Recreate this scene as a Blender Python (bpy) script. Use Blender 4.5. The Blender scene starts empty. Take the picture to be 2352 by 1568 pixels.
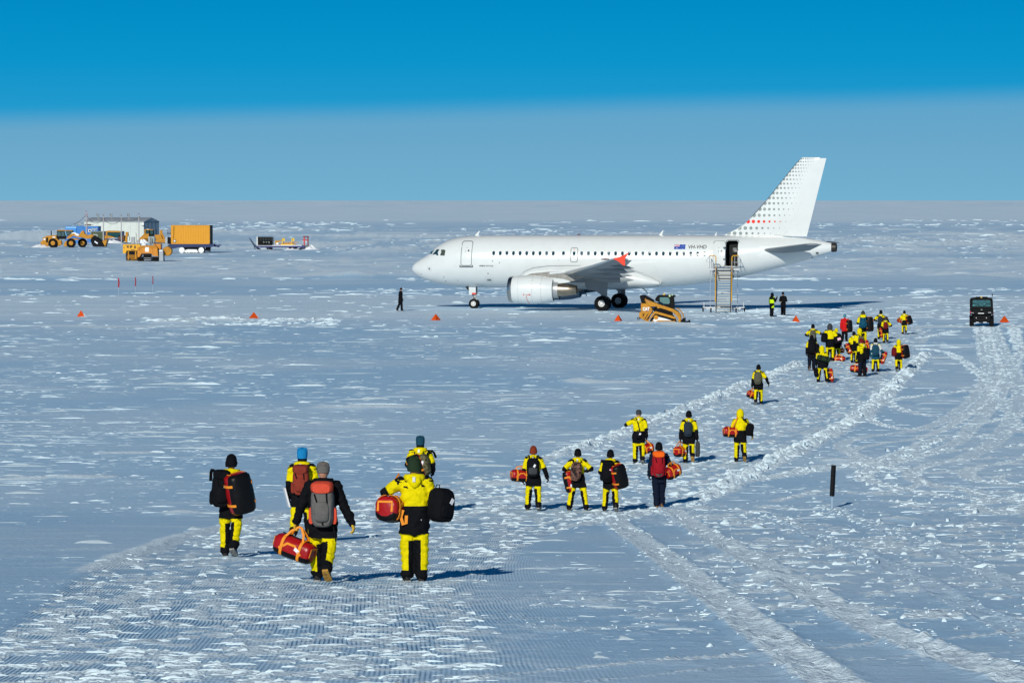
import bpy, bmesh, math, random
import numpy as np
from mathutils import Vector, Matrix, Euler

random.seed(7)
rng = np.random.default_rng(11)
PI = math.pi
S = bpy.context.scene
C = S.collection

# ------------------------------------------------------------------ camera
FD, CX, CY, HY, CAMH = 8000.0, 1176.0, 784.0, 461.0, 8.7      # focal length and centre in the units of my notes (picture 2352 wide)
PITCH = math.atan((CY - HY) / FD)
cam_data = bpy.data.cameras.new('camera')
cam_data.sensor_width = 36.0
cam_data.lens = 36.0 * FD / 2352.0
cam_data.clip_start, cam_data.clip_end = 1.0, 60000.0
cam = bpy.data.objects.new('camera', cam_data); C.objects.link(cam)
cam.location = (0, 0, CAMH)
cam.rotation_euler = (PI / 2 - PITCH, 0, 0)
S.camera = cam
S.view_settings.view_transform = 'Standard'
S.view_settings.look = 'None'
S.view_settings.exposure = 0.0
S.view_settings.gamma = 1.0
try: S.view_settings.use_curve_mapping = False
except Exception: pass

# ------------------------------------------------------------------ sun
SUN_DIR = Vector((-0.61, -2.05, 1.0)).normalized()             # towards the sun: behind the camera, a little to the left
sun_data = bpy.data.lights.new('sun', 'SUN')
sun_data.energy = 3.8
sun_data.angle = math.radians(0.5)
sun_data.color = (1.0, 0.98, 0.89)
sun = bpy.data.objects.new('sun', sun_data); C.objects.link(sun)
sun.rotation_euler = (-SUN_DIR).to_track_quat('-Z', 'Y').to_euler()
sun.location = (-20, -60, 60)

# ------------------------------------------------------------------ sky
def lin(r, g, b):
    f = lambda c: (c / 255 / 12.92) if c <= 10.3 else (((c / 255) + 0.055) / 1.055) ** 2.4
    return (f(r), f(g), f(b))

W = bpy.data.worlds.new('World'); S.world = W; W.use_nodes = True
nt = W.node_tree; nt.nodes.clear()
def wn(t, **k):
    n = nt.nodes.new(t)
    for a, b in k.items(): setattr(n, a, b)
    return n
def wl(a, b): nt.links.new(a, b)
def wmath(op, a, b=None, clamp=False):
    n = wn('ShaderNodeMath', operation=op, use_clamp=clamp)
    for i, v in enumerate((a, b)):
        if v is None: continue
        if isinstance(v, (int, float)): n.inputs[i].default_value = v
        else: wl(v, n.inputs[i])
    return n.outputs[0]
out = wn('ShaderNodeOutputWorld'); bg = wn('ShaderNodeBackground')
BGS = 0.1
bg.inputs['Strength'].default_value = BGS
sky = wn('ShaderNodeTexSky', sky_type='NISHITA')
sky.sun_disc = False
sky.sun_elevation = math.asin(SUN_DIR.z)
sky.sun_rotation = math.atan2(SUN_DIR.x, SUN_DIR.y)
sky.altitude = 800; sky.air_density = 1.0; sky.dust_density = 0.1; sky.ozone_density = 2.0
tc = wn('ShaderNodeTexCoord'); nrm = wn('ShaderNodeVectorMath', operation='NORMALIZE'); wl(tc.outputs['Generated'], nrm.inputs[0])
sp = wn('ShaderNodeSeparateXYZ'); wl(nrm.outputs[0], sp.inputs[0])
z = sp.outputs['Z']
tint = wn('ShaderNodeMix', data_type='RGBA', blend_type='MULTIPLY'); tint.inputs[0].default_value = 1.0
wl(sky.outputs[0], tint.inputs[6]); tint.inputs[7].default_value = (0.02, 0.23, 0.38, 1)
def ramp(fac, stops, scale):
    n = wn('ShaderNodeValToRGB'); cr = n.color_ramp
    while len(cr.elements) > 1: cr.elements.remove(cr.elements[-1])
    for i, (p, c) in enumerate(stops):
        e = cr.elements[0] if i == 0 else cr.elements.new(p)
        e.position = p; e.color = (c[0], c[1], c[2], 1)
    wl(fac, n.inputs[0])
    m = wn('ShaderNodeVectorMath', operation='SCALE'); wl(n.outputs[0], m.inputs[0]); m.inputs['Scale'].default_value = scale
    return m.outputs[0]
zr = wmath('MULTIPLY', z, 10.0, True)                            # 0..0.1 of sin(elevation) over the ramps
blue = ramp(zr, [(0.0, lin(75, 165, 208)), (0.26, lin(34, 154, 206)), (0.40, lin(10, 148, 203)), (0.60, lin(0, 138, 197)), (1.0, lin(0, 122, 186))], 1 / BGS)
veil = ramp(zr, [(0.0, lin(116, 177, 208)), (0.05, lin(113, 174, 206)), (0.16, lin(107, 168, 202)), (0.30, lin(94, 164, 204)), (1.0, lin(60, 150, 200))], 1 / BGS)
wv = wmath('MULTIPLY', wmath('SINE', wmath('MULTIPLY', sp.outputs['X'], 6.3)), 0.0042)
nz = wn('ShaderNodeTexNoise'); nz.inputs['Scale'].default_value = 9.0; nz.inputs['Detail'].default_value = 3
wl(nrm.outputs[0], nz.inputs['Vector'])
wv2 = wmath('MULTIPLY', wmath('SUBTRACT', nz.outputs[0], 0.5), 0.0022)
edge = wmath('ADD', wmath('ADD', wv, 0.0286), wv2)
mr = wn('ShaderNodeMapRange', interpolation_type='SMOOTHSTEP'); wl(wmath('SUBTRACT', z, edge), mr.inputs[0])
mr.inputs[1].default_value = -0.0062; mr.inputs[2].default_value = 0.0022; mr.inputs[3].default_value = 1.0; mr.inputs[4].default_value = 0.0
mx = wn('ShaderNodeMix', data_type='RGBA'); wl(mr.outputs[0], mx.inputs[0]); wl(blue, mx.inputs[6]); wl(veil, mx.inputs[7])
mr2 = wn('ShaderNodeMapRange', interpolation_type='SMOOTHSTEP'); wl(z, mr2.inputs[0])
mr2.inputs[1].default_value = 0.08; mr2.inputs[2].default_value = 0.42
mx2 = wn('ShaderNodeMix', data_type='RGBA'); wl(mr2.outputs[0], mx2.inputs[0]); wl(mx.outputs[2], mx2.inputs[6]); wl(tint.outputs[2], mx2.inputs[7])
wl(mx2.outputs[2], bg.inputs[0]); wl(bg.outputs[0], out.inputs[0])

# ------------------------------------------------------------------ terrain height and pixel helpers
def T(y):
    """height of the smooth snow plain: a bank falls away from the platform the photographer stands on, then level ice, far off a faint rise"""
    y = np.asarray(y, float)
    t = (96.0 - y) / 4.0
    z = 0.0655 * 4.0 * np.logaddexp(0, np.clip(t, -60, 60))
    f = np.clip((y - 1000.0) / 5500.0, 0, 1)
    return z + 8.9 * f ** 1.4
def Tz(y): return float(T(y))
_cp, _sp = math.cos(PITCH), math.sin(PITCH)
def ray(x, y):
    a, b = (x - CX) / FD, -(y - CY) / FD
    return Vector((a, _cp + b * _sp, -_sp + b * _cp))
def P(x, y, d):
    r = ray(x, y)
    return Vector((0, 0, CAMH)) + r * (d / r.y)
def G(x, y):
    r = ray(x, y); lo, hi = 15.0, 6000.0
    for _ in range(60):
        m = math.sqrt(lo * hi)
        p = CAMH + r.z / r.y * m
        if p > Tz(m): lo = m
        else: hi = m
    return P(x, y, lo)

# ------------------------------------------------------------------ materials
def new_mat(name, col, rough=0.6, metal=0.0, spec=0.4, noise=0.0, nscale=6.0, bump=0.0, bscale=30.0, coat=0.0, dirt=None, dirt_amt=0.0, transmission=0.0, emis=None):
    m = bpy.data.materials.new(name); m.use_nodes = True
    t = m.node_tree; b = t.nodes['Principled BSDF']
    b.inputs['Roughness'].default_value = rough; b.inputs['Metallic'].default_value = metal
    b.inputs['Specular IOR Level'].default_value = spec
    b.inputs['Coat Weight'].default_value = coat
    b.inputs['Base Color'].default_value = (*col, 1)
    tcn = t.nodes.new('ShaderNodeTexCoord')
    if noise > 0 or dirt is not None:
        n = t.nodes.new('ShaderNodeTexNoise'); n.inputs['Scale'].default_value = nscale; n.inputs['Detail'].default_value = 5
        t.links.new(tcn.outputs['Object'], n.inputs['Vector'])
        mixn = t.nodes.new('ShaderNodeMix'); mixn.data_type = 'RGBA'
        d = dirt if dirt is not None else tuple(c * (1 - noise) for c in col)
        mixn.inputs[6].default_value = (*col, 1); mixn.inputs[7].default_value = (*d, 1)
        r = t.nodes.new('ShaderNodeMapRange'); r.inputs[1].default_value = 0.42; r.inputs[2].default_value = 0.72
        r.inputs[4].default_value = dirt_amt if dirt is not None else 1.0
        t.links.new(n.outputs[0], r.inputs[0]); t.links.new(r.outputs[0], mixn.inputs[0]); t.links.new(mixn.outputs[2], b.inputs['Base Color'])
    if bump > 0:
        n2 = t.nodes.new('ShaderNodeTexNoise'); n2.inputs['Scale'].default_value = bscale; n2.inputs['Detail'].default_value = 4
        t.links.new(tcn.outputs['Object'], n2.inputs['Vector'])
        bn = t.nodes.new('ShaderNodeBump'); bn.inputs['Strength'].default_value = bump; bn.inputs['Distance'].default_value = 0.03
        t.links.new(n2.outputs[0], bn.inputs['Height']); t.links.new(bn.outputs[0], b.inputs['Normal'])
    return m
_mats = {}
def M(name, *a, **k):
    if name not in _mats: _mats[name] = new_mat(name, *a, **k)
    return _mats[name]

# ------------------------------------------------------------------ mesh builder
class MB:
    def __init__(s): s.v = []; s.f = []; s.m = []
    def add(s, vs, fs, mi=0, xf=None):
        o = len(s.v)
        s.v.extend([tuple(xf @ Vector(p)) for p in vs] if xf is not None else [tuple(p) for p in vs])
        s.f.extend([tuple(i + o for i in f) for f in fs])
        s.m.extend([mi] * len(fs)); return s
    def box(s, c, d, mi=0, rot=None, ch=0.0, taper=None):
        """box centred at c with sizes d, chamfer ch; rot = Euler tuple; taper=(tx,ty) scales the top"""
        hx, hy, hz = d[0] / 2, d[1] / 2, d[2] / 2
        x = Matrix.Translation(c) @ (Euler(rot).to_matrix().to_4x4() if rot else Matrix())
        tx, ty = taper or (1, 1)
        sc = lambda p: (p[0] * (tx if p[2] > 0 else 1), p[1] * (ty if p[2] > 0 else 1), p[2])
        if ch <= 0:
            vs = [(sx * hx, sy * hy, sz * hz) for sz in (-1, 1) for sy in (-1, 1) for sx in (-1, 1)]
            fs = [(0, 2, 3, 1), (4, 5, 7, 6), (0, 1, 5, 4), (2, 6, 7, 3), (0, 4, 6, 2), (1, 3, 7, 5)]
            return s.add([sc(p) for p in vs], fs, mi, x)
        ch = min(ch, 0.49 * min(d))
        idx = {}; vs = []
        for sx in (-1, 1):
            for sy in (-1, 1):
                for sz in (-1, 1):
                    for a in range(3):
                        p = [sx * (hx - ch), sy * (hy - ch), sz * (hz - ch)]
                        p[a] = (sx * hx, sy * hy, sz * hz)[a]
                        idx[(sx, sy, sz, a)] = len(vs); vs.append(sc(p))
        fs = []
        for a in range(3):
            b, c2 = (a + 1) % 3, (a + 2) % 3
            for sg in (-1, 1):
                q = []
                for u, w in ((-1, -1), (1, -1), (1, 1), (-1, 1)):
                    k = [0, 0, 0]; k[a] = sg; k[b] = u; k[c2] = w
                    q.append(idx[(*k, a)])
                fs.append(tuple(q) if sg > 0 else tuple(q[::-1]))
            for u in (-1, 1):
                for w in (-1, 1):                                   # edge along a
                    k0 = [0, 0, 0]; k0[a] = -1; k0[b] = u; k0[c2] = w
                    k1 = list(k0); k1[a] = 1
                    q = (idx[(*k0, b)], idx[(*k1, b)], idx[(*k1, c2)], idx[(*k0, c2)])
                    fs.append(q if u * w < 0 else q[::-1])
        for sx in (-1, 1):
            for sy in (-1, 1):
                for sz in (-1, 1):
                    q = tuple(idx[(sx, sy, sz, a)] for a in range(3))
                    fs.append(q if sx * sy * sz > 0 else q[::-1])
        return s.add(vs, fs, mi, x)
    def loft(s, rings, mi=0, cap=True, closed=True):
        n = len(rings[0]); o = len(s.v)
        for r in rings: s.v.extend([tuple(p) for p in r])
        k = n if closed else n - 1
        for i in range(len(rings) - 1):
            for j in range(k):
                a, b = o + i * n + j, o + i * n + (j + 1) % n
                s.f.append((a, b, b + n, a + n)); s.m.append(mi)
        if cap and closed:
            s.f.append(tuple(o + j for j in range(n))[::-1]); s.m.append(mi)
            e = o + (len(rings) - 1) * n
            s.f.append(tuple(e + j for j in range(n))); s.m.append(mi)
        return s
    def tube(s, pts, r, n=8, mi=0, cap=True, sx=1.0, up=None):
        """round bar along pts; r one radius or one per point; sx widens the ring sideways"""
        pts = [Vector(p) for p in pts]; rs = r if isinstance(r, (list, tuple)) else [r] * len(pts)
        rings = []; pu = None
        for i, p in enumerate(pts):
            if i == 0: t = pts[1] - p
            elif i == len(pts) - 1: t = p - pts[i - 1]
            else: t = (pts[i + 1] - p).normalized() + (p - pts[i - 1]).normalized()
            t.normalize()
            if pu is None:
                ref = Vector(up) if up else (Vector((0, 0, 1)) if abs(t.z) < 0.9 else Vector((0, 1, 0)))
            else: ref = pu
            u = (ref - t * ref.dot(t)); u.normalize(); w = t.cross(u); pu = u
            rings.append([p + (u * math.cos(2 * PI * j / n) + w * math.sin(2 * PI * j / n) * sx) * rs[i] for j in range(n)])
        return s.loft(rings, mi, cap)
    def strap(s, pts, w, th, nrm_, mi=0):
        """flat band along pts, w wide, th thick; nrm_ = normal(s)"""
        pts = [Vector(p) for p in pts]; rings = []
        for i, p in enumerate(pts):
            t = (pts[min(i + 1, len(pts) - 1)] - pts[max(i - 1, 0)]).normalized()
            nn = Vector(nrm_[i] if isinstance(nrm_, list) else nrm_).normalized()
            side = t.cross(nn).normalized(); nn = side.cross(t).normalized()
            rings.append([p + side * a * w / 2 + nn * b * th / 2 for a, b in ((-1, -1), (1, -1), (1, 1), (-1, 1))])
        return s.loft(rings, mi)
    def cyl(s, a, b, r, n=16, mi=0, r2=None):
        return s.tube([a, b], [r, r if r2 is None else r2], n, mi)
    def ell(s, c, r, nu=12, nv=8, mi=0, xf=None, zmin=-1.0):
        vs = []; fs = []
        for i in range(nv + 1):
            th = -PI / 2 + PI * i / nv
            zz = max(math.sin(th), zmin)
            cr = math.cos(th) if math.sin(th) >= zmin else math.sqrt(max(0, 1 - zmin * zmin)) * (i / max(1, nv)) 
            for j in range(nu):
                ph = 2 * PI * j / nu
                vs.append((c[0] + r[0] * cr * math.cos(ph), c[1] + r[1] * cr * math.sin(ph), c[2] + r[2] * zz))
        for i in range(nv):
            for j in range(nu):
                a, b = i * nu + j, i * nu + (j + 1) % nu
                fs.append((a, b, b + nu, a + nu))
        return s.add(vs, fs, mi, xf)
    def lathe(s, prof, axis='y', c=(0, 0, 0), n=24, mi=0, cap=True):
        """prof = [(radius, along)]; axis x|y|z"""
        rings = []
        for r, h in prof:
            ring = []
            for j in range(n):
                a = 2 * PI * j / n; u, w = r * math.cos(a), r * math.sin(a)
                p = {'x': (h, u, w), 'y': (w, h, u), 'z': (u, w, h)}[axis]
                ring.append((p[0] + c[0], p[1] + c[1], p[2] + c[2]))
            rings.append(ring)
        return s.loft(rings, mi, cap)
    def prism(s, poly, y0, y1, mi=0, ch=0.0, plane='xz'):
        """outline poly (in plane) extruded from y0 to y1; ch insets the two ends a little"""
        f = {'xz': lambda a, b, t: (a, t, b), 'xy': lambda a, b, t: (a, b, t), 'yz': lambda a, b, t: (t, a, b)}[plane]
        if ch > 0:
            cx = sum(p[0] for p in poly) / len(poly); cz = sum(p[1] for p in poly) / len(poly)
            R = max(math.hypot(p[0] - cx, p[1] - cz) for p in poly); k = 1 - ch / max(R, 1e-6)
            ins = [(cx + (p[0] - cx) * k, cz + (p[1] - cz) * k) for p in poly]
            sg = 1 if y1 > y0 else -1
            rings = [[f(a, b, y0) for a, b in ins], [f(a, b, y0 + sg * ch) for a, b in poly], [f(a, b, y1 - sg * ch) for a, b in poly], [f(a, b, y1) for a, b in ins]]
        else:
            rings = [[f(a, b, y0) for a, b in poly], [f(a, b, y1) for a, b in poly]]
        return s.loft(rings, mi)
    def mesh(s, name, mats, smooth=35.0):
        me = bpy.data.meshes.new(name)
        me.from_pydata(s.v, [], s.f)
        for m in (mats if isinstance(mats, (list, tuple)) else [mats]): me.materials.append(m)
        if any(s.m): me.polygons.foreach_set('material_index', s.m)
        bm = bmesh.new(); bm.from_mesh(me)
        bmesh.ops.recalc_face_normals(bm, faces=bm.faces); bm.to_mesh(me); bm.free()
        if smooth:
            me.shade_smooth(); me.set_sharp_from_angle(angle=math.radians(smooth))
        me.update(); return me
def link(name, me, parent=None):
    o = bpy.data.objects.new(name, me); C.objects.link(o)
    if parent is not None: o.parent = parent
    return o
def part(name, mb, mats, parent=None, smooth=35.0, label=None):
    o = link(name, mb.mesh(name, mats, smooth), parent)
    if label: o['label'] = label
    return o
def tag(o, label, cat, group=None):
    o['label'] = label; o['category'] = cat
    if group: o['group'] = group
    return o
def thing(name, label, cat, loc=(0, 0, 0), rotz=0.0, group=None, rot=None, scale=None):
    o = bpy.data.objects.new(name, None); C.objects.link(o)
    o.empty_display_size = 0.3
    o.location = loc; o.rotation_euler = rot or (0, 0, rotz)
    if scale: o.scale = (scale,) * 3
    return tag(o, label, cat, group)
def copy_thing(root, loc, rotz, label, group=None):
    r = root.copy(); C.objects.link(r); r.location = loc; r.rotation_euler = (0, 0, rotz); r['label'] = label
    if group: r['group'] = group
    for ch in list(root.children):
        c = ch.copy(); C.objects.link(c); c.parent = r
        for g in list(ch.children):
            d = g.copy(); C.objects.link(d); d.parent = c
    return r
def text_mesh(body, size, depth=0.0, bold=0.0, shear=0.0):
    """flat lettering as vertex / face lists, left aligned on the base line, in x-z"""
    cu = bpy.data.curves.new('lettering', 'FONT'); cu.body = body; cu.size = size; cu.offset = bold; cu.shear = shear; cu.resolution_u = 3
    o = bpy.data.objects.new('lettering', cu); C.objects.link(o)
    bpy.context.view_layer.update()
    me = o.evaluated_get(bpy.context.evaluated_depsgraph_get()).to_mesh()
    vs = [(v.co.x, 0.0, v.co.y) for v in me.vertices]; fs = [tuple(p.vertices) for p in me.polygons]
    bpy.data.objects.remove(o); bpy.data.curves.remove(cu)
    return vs, fs
# ------------------------------------------------------------------ snow ground
def _hash(ix, iy, seed):
    h = (ix.astype(np.int64) * 374761393 + iy.astype(np.int64) * 668265263 + seed * 974711) & 0xFFFFFFFF
    h = ((h ^ (h >> 13)) * 1274126177) & 0xFFFFFFFF
    return ((h ^ (h >> 16)) & 0xFFFF).astype(np.float32) / 65535.0
def vnoise(x, y, seed=0):
    ix, iy = np.floor(x), np.floor(y); fx, fy = x - ix, y - iy
    ix = ix.astype(np.int64); iy = iy.astype(np.int64)
    fx = fx * fx * fx * (fx * (fx * 6 - 15) + 10); fy = fy * fy * fy * (fy * (fy * 6 - 15) + 10)
    a, b = _hash(ix, iy, seed), _hash(ix + 1, iy, seed); c, d = _hash(ix, iy + 1, seed), _hash(ix + 1, iy + 1, seed)
    return (a * (1 - fx) + b * fx) * (1 - fy) + (c * (1 - fx) + d * fx) * fy
def fbm(x, y, seed=0, oct=4):
    s, a, t = 0, 1.0, 0
    for k in range(oct):
        s = s + a * vnoise(x * 2 ** k + 13.7 * k, y * 2 ** k + 7.1 * k, seed + k); t += a; a *= 0.5
    return s / t
def sstep(a, b, x):
    t = np.clip((x - a) / (b - a), 0, 1); return t * t * (3 - 2 * t)

# rows follow the depth (finer near the camera), columns fan out
ys = [y for y in np.arange(466.0, 1668.0, 1.72)]
rowY = sorted(set([round(G(CX, float(y)).y, 3) for y in ys]))
rowY = [-900, -300, -120, -60, -30, -10, 4, 12, 18, 22, 25] + [y for y in rowY if y > 26] 
rowY = [y for i, y in enumerate(rowY) if y < 3200] + [3600, 4200, 5000, 6000, 6500, 8000, 12000, 20000]
rowY = np.array(rowY, float)
ucol = np.concatenate([[-14, -6, -2.5, -1.0, -0.5, -0.3, -0.22, -0.19], np.linspace(-0.165, 0.165, 920), [0.19, 0.22, 0.3, 0.5, 1.0, 2.5, 6, 14]])
UU, YY = np.meshgrid(ucol, rowY)
XX = UU * np.maximum(YY, 24.0)
inner = (np.abs(UU) <= 0.166) & (YY > 25) & (YY < 3200)

def catmull(pts, n=10):
    pts = [np.array(p, float) for p in pts]; out = []
    for i in range(len(pts) - 1):
        p0, p1, p2, p3 = pts[max(i - 1, 0)], pts[i], pts[i + 1], pts[min(i + 2, len(pts) - 1)]
        for k in range(n):
            t = k / n
            out.append(0.5 * ((2 * p1) + (-p0 + p2) * t + (2 * p0 - 5 * p1 + 4 * p2 - p3) * t * t + (-p0 + 3 * p1 - 3 * p2 + p3) * t ** 3))
    out.append(pts[-1]); return np.array(out)
def world_curve(px, n=8):
    return catmull([tuple(G(x, y))[:2] for x, y in px], n)
def curve_dist(cv, reach, XX=None, YY=None):
    """signed distance (+ to the right of the direction of travel) and running length; beyond reach of the curve: 1e3"""
    XX = globals()['XX'] if XX is None else XX; YY = globals()['YY'] if YY is None else YY
    D = np.full(XX.shape, 1e3, np.float32); L = np.zeros(XX.shape, np.float32)
    best = np.full(XX.shape, 1e6, np.float32); run = 0.0
    for a, b in zip(cv[:-1], cv[1:]):
        d = b - a; l = math.hypot(*d)
        if l < 1e-6: continue
        r0 = np.searchsorted(rowY, min(a[1], b[1]) - reach) if XX.ndim == 2 and XX.shape[0] == len(rowY) else 0
        r1 = np.searchsorted(rowY, max(a[1], b[1]) + reach) if XX.ndim == 2 and XX.shape[0] == len(rowY) else XX.shape[0]
        if r1 > r0:
            X, Y = XX[r0:r1] - a[0], YY[r0:r1] - a[1]
            t = np.clip((X * d[0] + Y * d[1]) / (l * l), 0, 1)
            ex, ey = X - t * d[0], Y - t * d[1]
            q = ex * ex + ey * ey
            w = q < best[r0:r1]
            sg = np.where(X * d[1] - Y * d[0] >= 0, 1.0, -1.0)
            dd = np.sqrt(q) * sg
            best[r0:r1] = np.where(w, q, best[r0:r1]); D[r0:r1] = np.where(w, dd, D[r0:r1]); L[r0:r1] = np.where(w, run + t * l, L[r0:r1])
        run += l
    return D, L

EDGE_L = [(-420, 1660), (-120, 1530), (40, 1432), (190, 1325), (340, 1266), (480, 1218), (700, 1166), (1000, 1108), (1200, 1070), (1372, 1022), (1450, 992), (1600, 935), (1740, 880), (1850, 828), (1930, 765), (1962, 728)]
EDGE_R = [(1420, 1760), (1200, 1600), (1160, 1470), (1130, 1350), (1190, 1268), (1300, 1215), (1420, 1190), (1560, 1160), (1680, 1100), (1800, 1040), (1950, 960), (2040, 885), (2110, 815), (2138, 765), (2142, 735)]
cvL, cvR = world_curve(EDGE_L), world_curve(EDGE_R)
dL, sL = curve_dist(cvL, 12.0); dR, sR = curve_dist(cvR, 12.0)
softR = 0.15 + 1.5 * sstep(75, 45, YY)
inside = sstep(-0.15, 0.15, dL) * sstep(-1, 1, -dR / softR + .3 * (vnoise(XX * 1.3, YY * 1.3, 77) - .5) * (softR > .3)) * (np.abs(dL) < 14) * (np.abs(dR) < 14)
near_ground = (YY > 25) & (YY < 240)
inside = inside * near_ground

n_small = fbm(XX * 1.1, YY * 1.1, 3, 4)                       # metre sized drifts
n_mid = fbm(XX * 0.22, YY * 0.22, 21, 4)
n_big = fbm(XX * 0.045, YY * 0.045, 33, 3)
n_fine = fbm(XX * 5.0, YY * 5.0, 51, 3)
n_lump = fbm(XX * 2.6, YY * 2.6, 71, 3)
wind = fbm(XX * 0.35 + 0.1 * YY, YY * 1.0, 91, 4)             # drifts drawn out across the view

_sel = inner & (YY < 600)
def qstep(f, a, b, sel=None):
    """0..1 ramp between two quantiles of a field, so that the share of ground it covers is known"""
    v = f[_sel if sel is None else sel][::7]
    return sstep(np.quantile(v, a), np.quantile(v, b), f)
h = np.zeros_like(XX); fresh = np.zeros_like(XX)
drift = qstep(wind * 0.6 + n_small * 0.25 + n_mid * 0.28, 0.86, 0.985)
h += 0.02 * drift + 0.03 * (n_mid - 0.5) + 0.012 * (n_small - 0.5)
fresh = np.maximum(fresh, 0.45 * drift)
# sastrugi: wind-cut steps, steep on the side towards the sun and trailing off behind
dens = sstep(0.36, 0.66, n_mid * 0.75 + n_big * 0.30)
w2 = fbm(XX * 1.05, YY * 1.9, 131, 5) * 0.75 + fbm(XX * 0.30, YY * 1.1, 141, 3) * 0.35
amp = qstep(w2 + 0.13 * (dens - 0.5), 0.925, 0.985) * 0.0 * sstep(420, 300, YY)
step = np.zeros_like(amp)
for r_ in range(1, len(rowY)):
    dy = rowY[r_] - rowY[r_ - 1]
    step[r_] = np.maximum(amp[r_], step[r_ - 1] * math.exp(-dy / 0.30))
rise = np.zeros_like(step); rise[1:] = step[1:] - step[:-1]
face = np.clip(rise / 0.020, 0, 1); face[:-1] = np.maximum(face[:-1], 0.8 * face[1:])
sast_h, sast_f = step, np.maximum(0.95 * face, 0.45 * np.clip(step / 0.09, 0, 1))
h += sast_h
fresh = np.maximum(fresh, sast_f)

# the groomed and trodden path
h += inside * (-0.03 - 0.02 * drift)
fresh *= (1 - inside)
tread = qstep(vnoise(XX * 2.9, YY * 2.6, 5) * 0.55 + vnoise(XX * 6.1, YY * 5.5, 6) * 0.3 + n_mid * 0.15, 0.42, 0.60) * inside
h += tread * (0.008 + (n_fine - 0.4) * 0.06)
fresh = np.maximum(fresh, np.maximum(tread * (0.70 + 0.5 * n_fine), .20 * inside))
groom = inside * (1 - 0.7 * tread) * sstep(118, 70, YY) * (0.35 + 0.65 * sstep(.35, .6, fbm(XX * .8, YY * .5, 611, 3)))

def berm(d, s, off, width, height, s0, s1, seed):
    """rough ridge of thrown-up snow along a curve"""
    k = np.exp(-((d - off - 0.25 * (vnoise(s * 0.4, s * 0, seed) - 0.5)) / width) ** 2) * sstep(s0, s0 + 6, s) * sstep(s1, s1 - 6, s)
    lump = 0.12 + 1.5 * np.clip(fbm(XX * 4.2, YY * 2.6, seed, 3) - .18, 0, 1) * (0.6 + 0.8 * vnoise(s * 1.7, d * 2.0, seed + 9))
    return k * height * lump, k
def run_at(cv, px):
    g = np.array(tuple(G(*px))[:2]); i = int(np.argmin(((cv - g) ** 2).sum(1)))
    return float(np.sqrt(((cv[1:i + 1] - cv[:i]) ** 2).sum(1)).sum())
for d, s, cv, off, a, b, hh, ww, sd in ((dL, sL, cvL, -0.2, (1200, 1070), (1855, 826), 0.22, 0.36, 201), (dL, sL, cvL, -0.15, (190, 1325), (700, 1166), 0.05, 0.3, 202),
                                    (dR, sR, cvR, 0.35, (1540, 1166), (2118, 806), 0.24, 0.42, 203), (dR, sR, cvR, 0.1, (1300, 1215), (1560, 1160), 0.12, 0.35, 204)):
    dz, k = berm(d, s, off, ww, hh, run_at(cv, a), run_at(cv, b), sd)
    h += dz; fresh = np.maximum(fresh, np.clip(k * 1.8, 0, 1) * (0.80 + 0.3 * n_fine))

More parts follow.
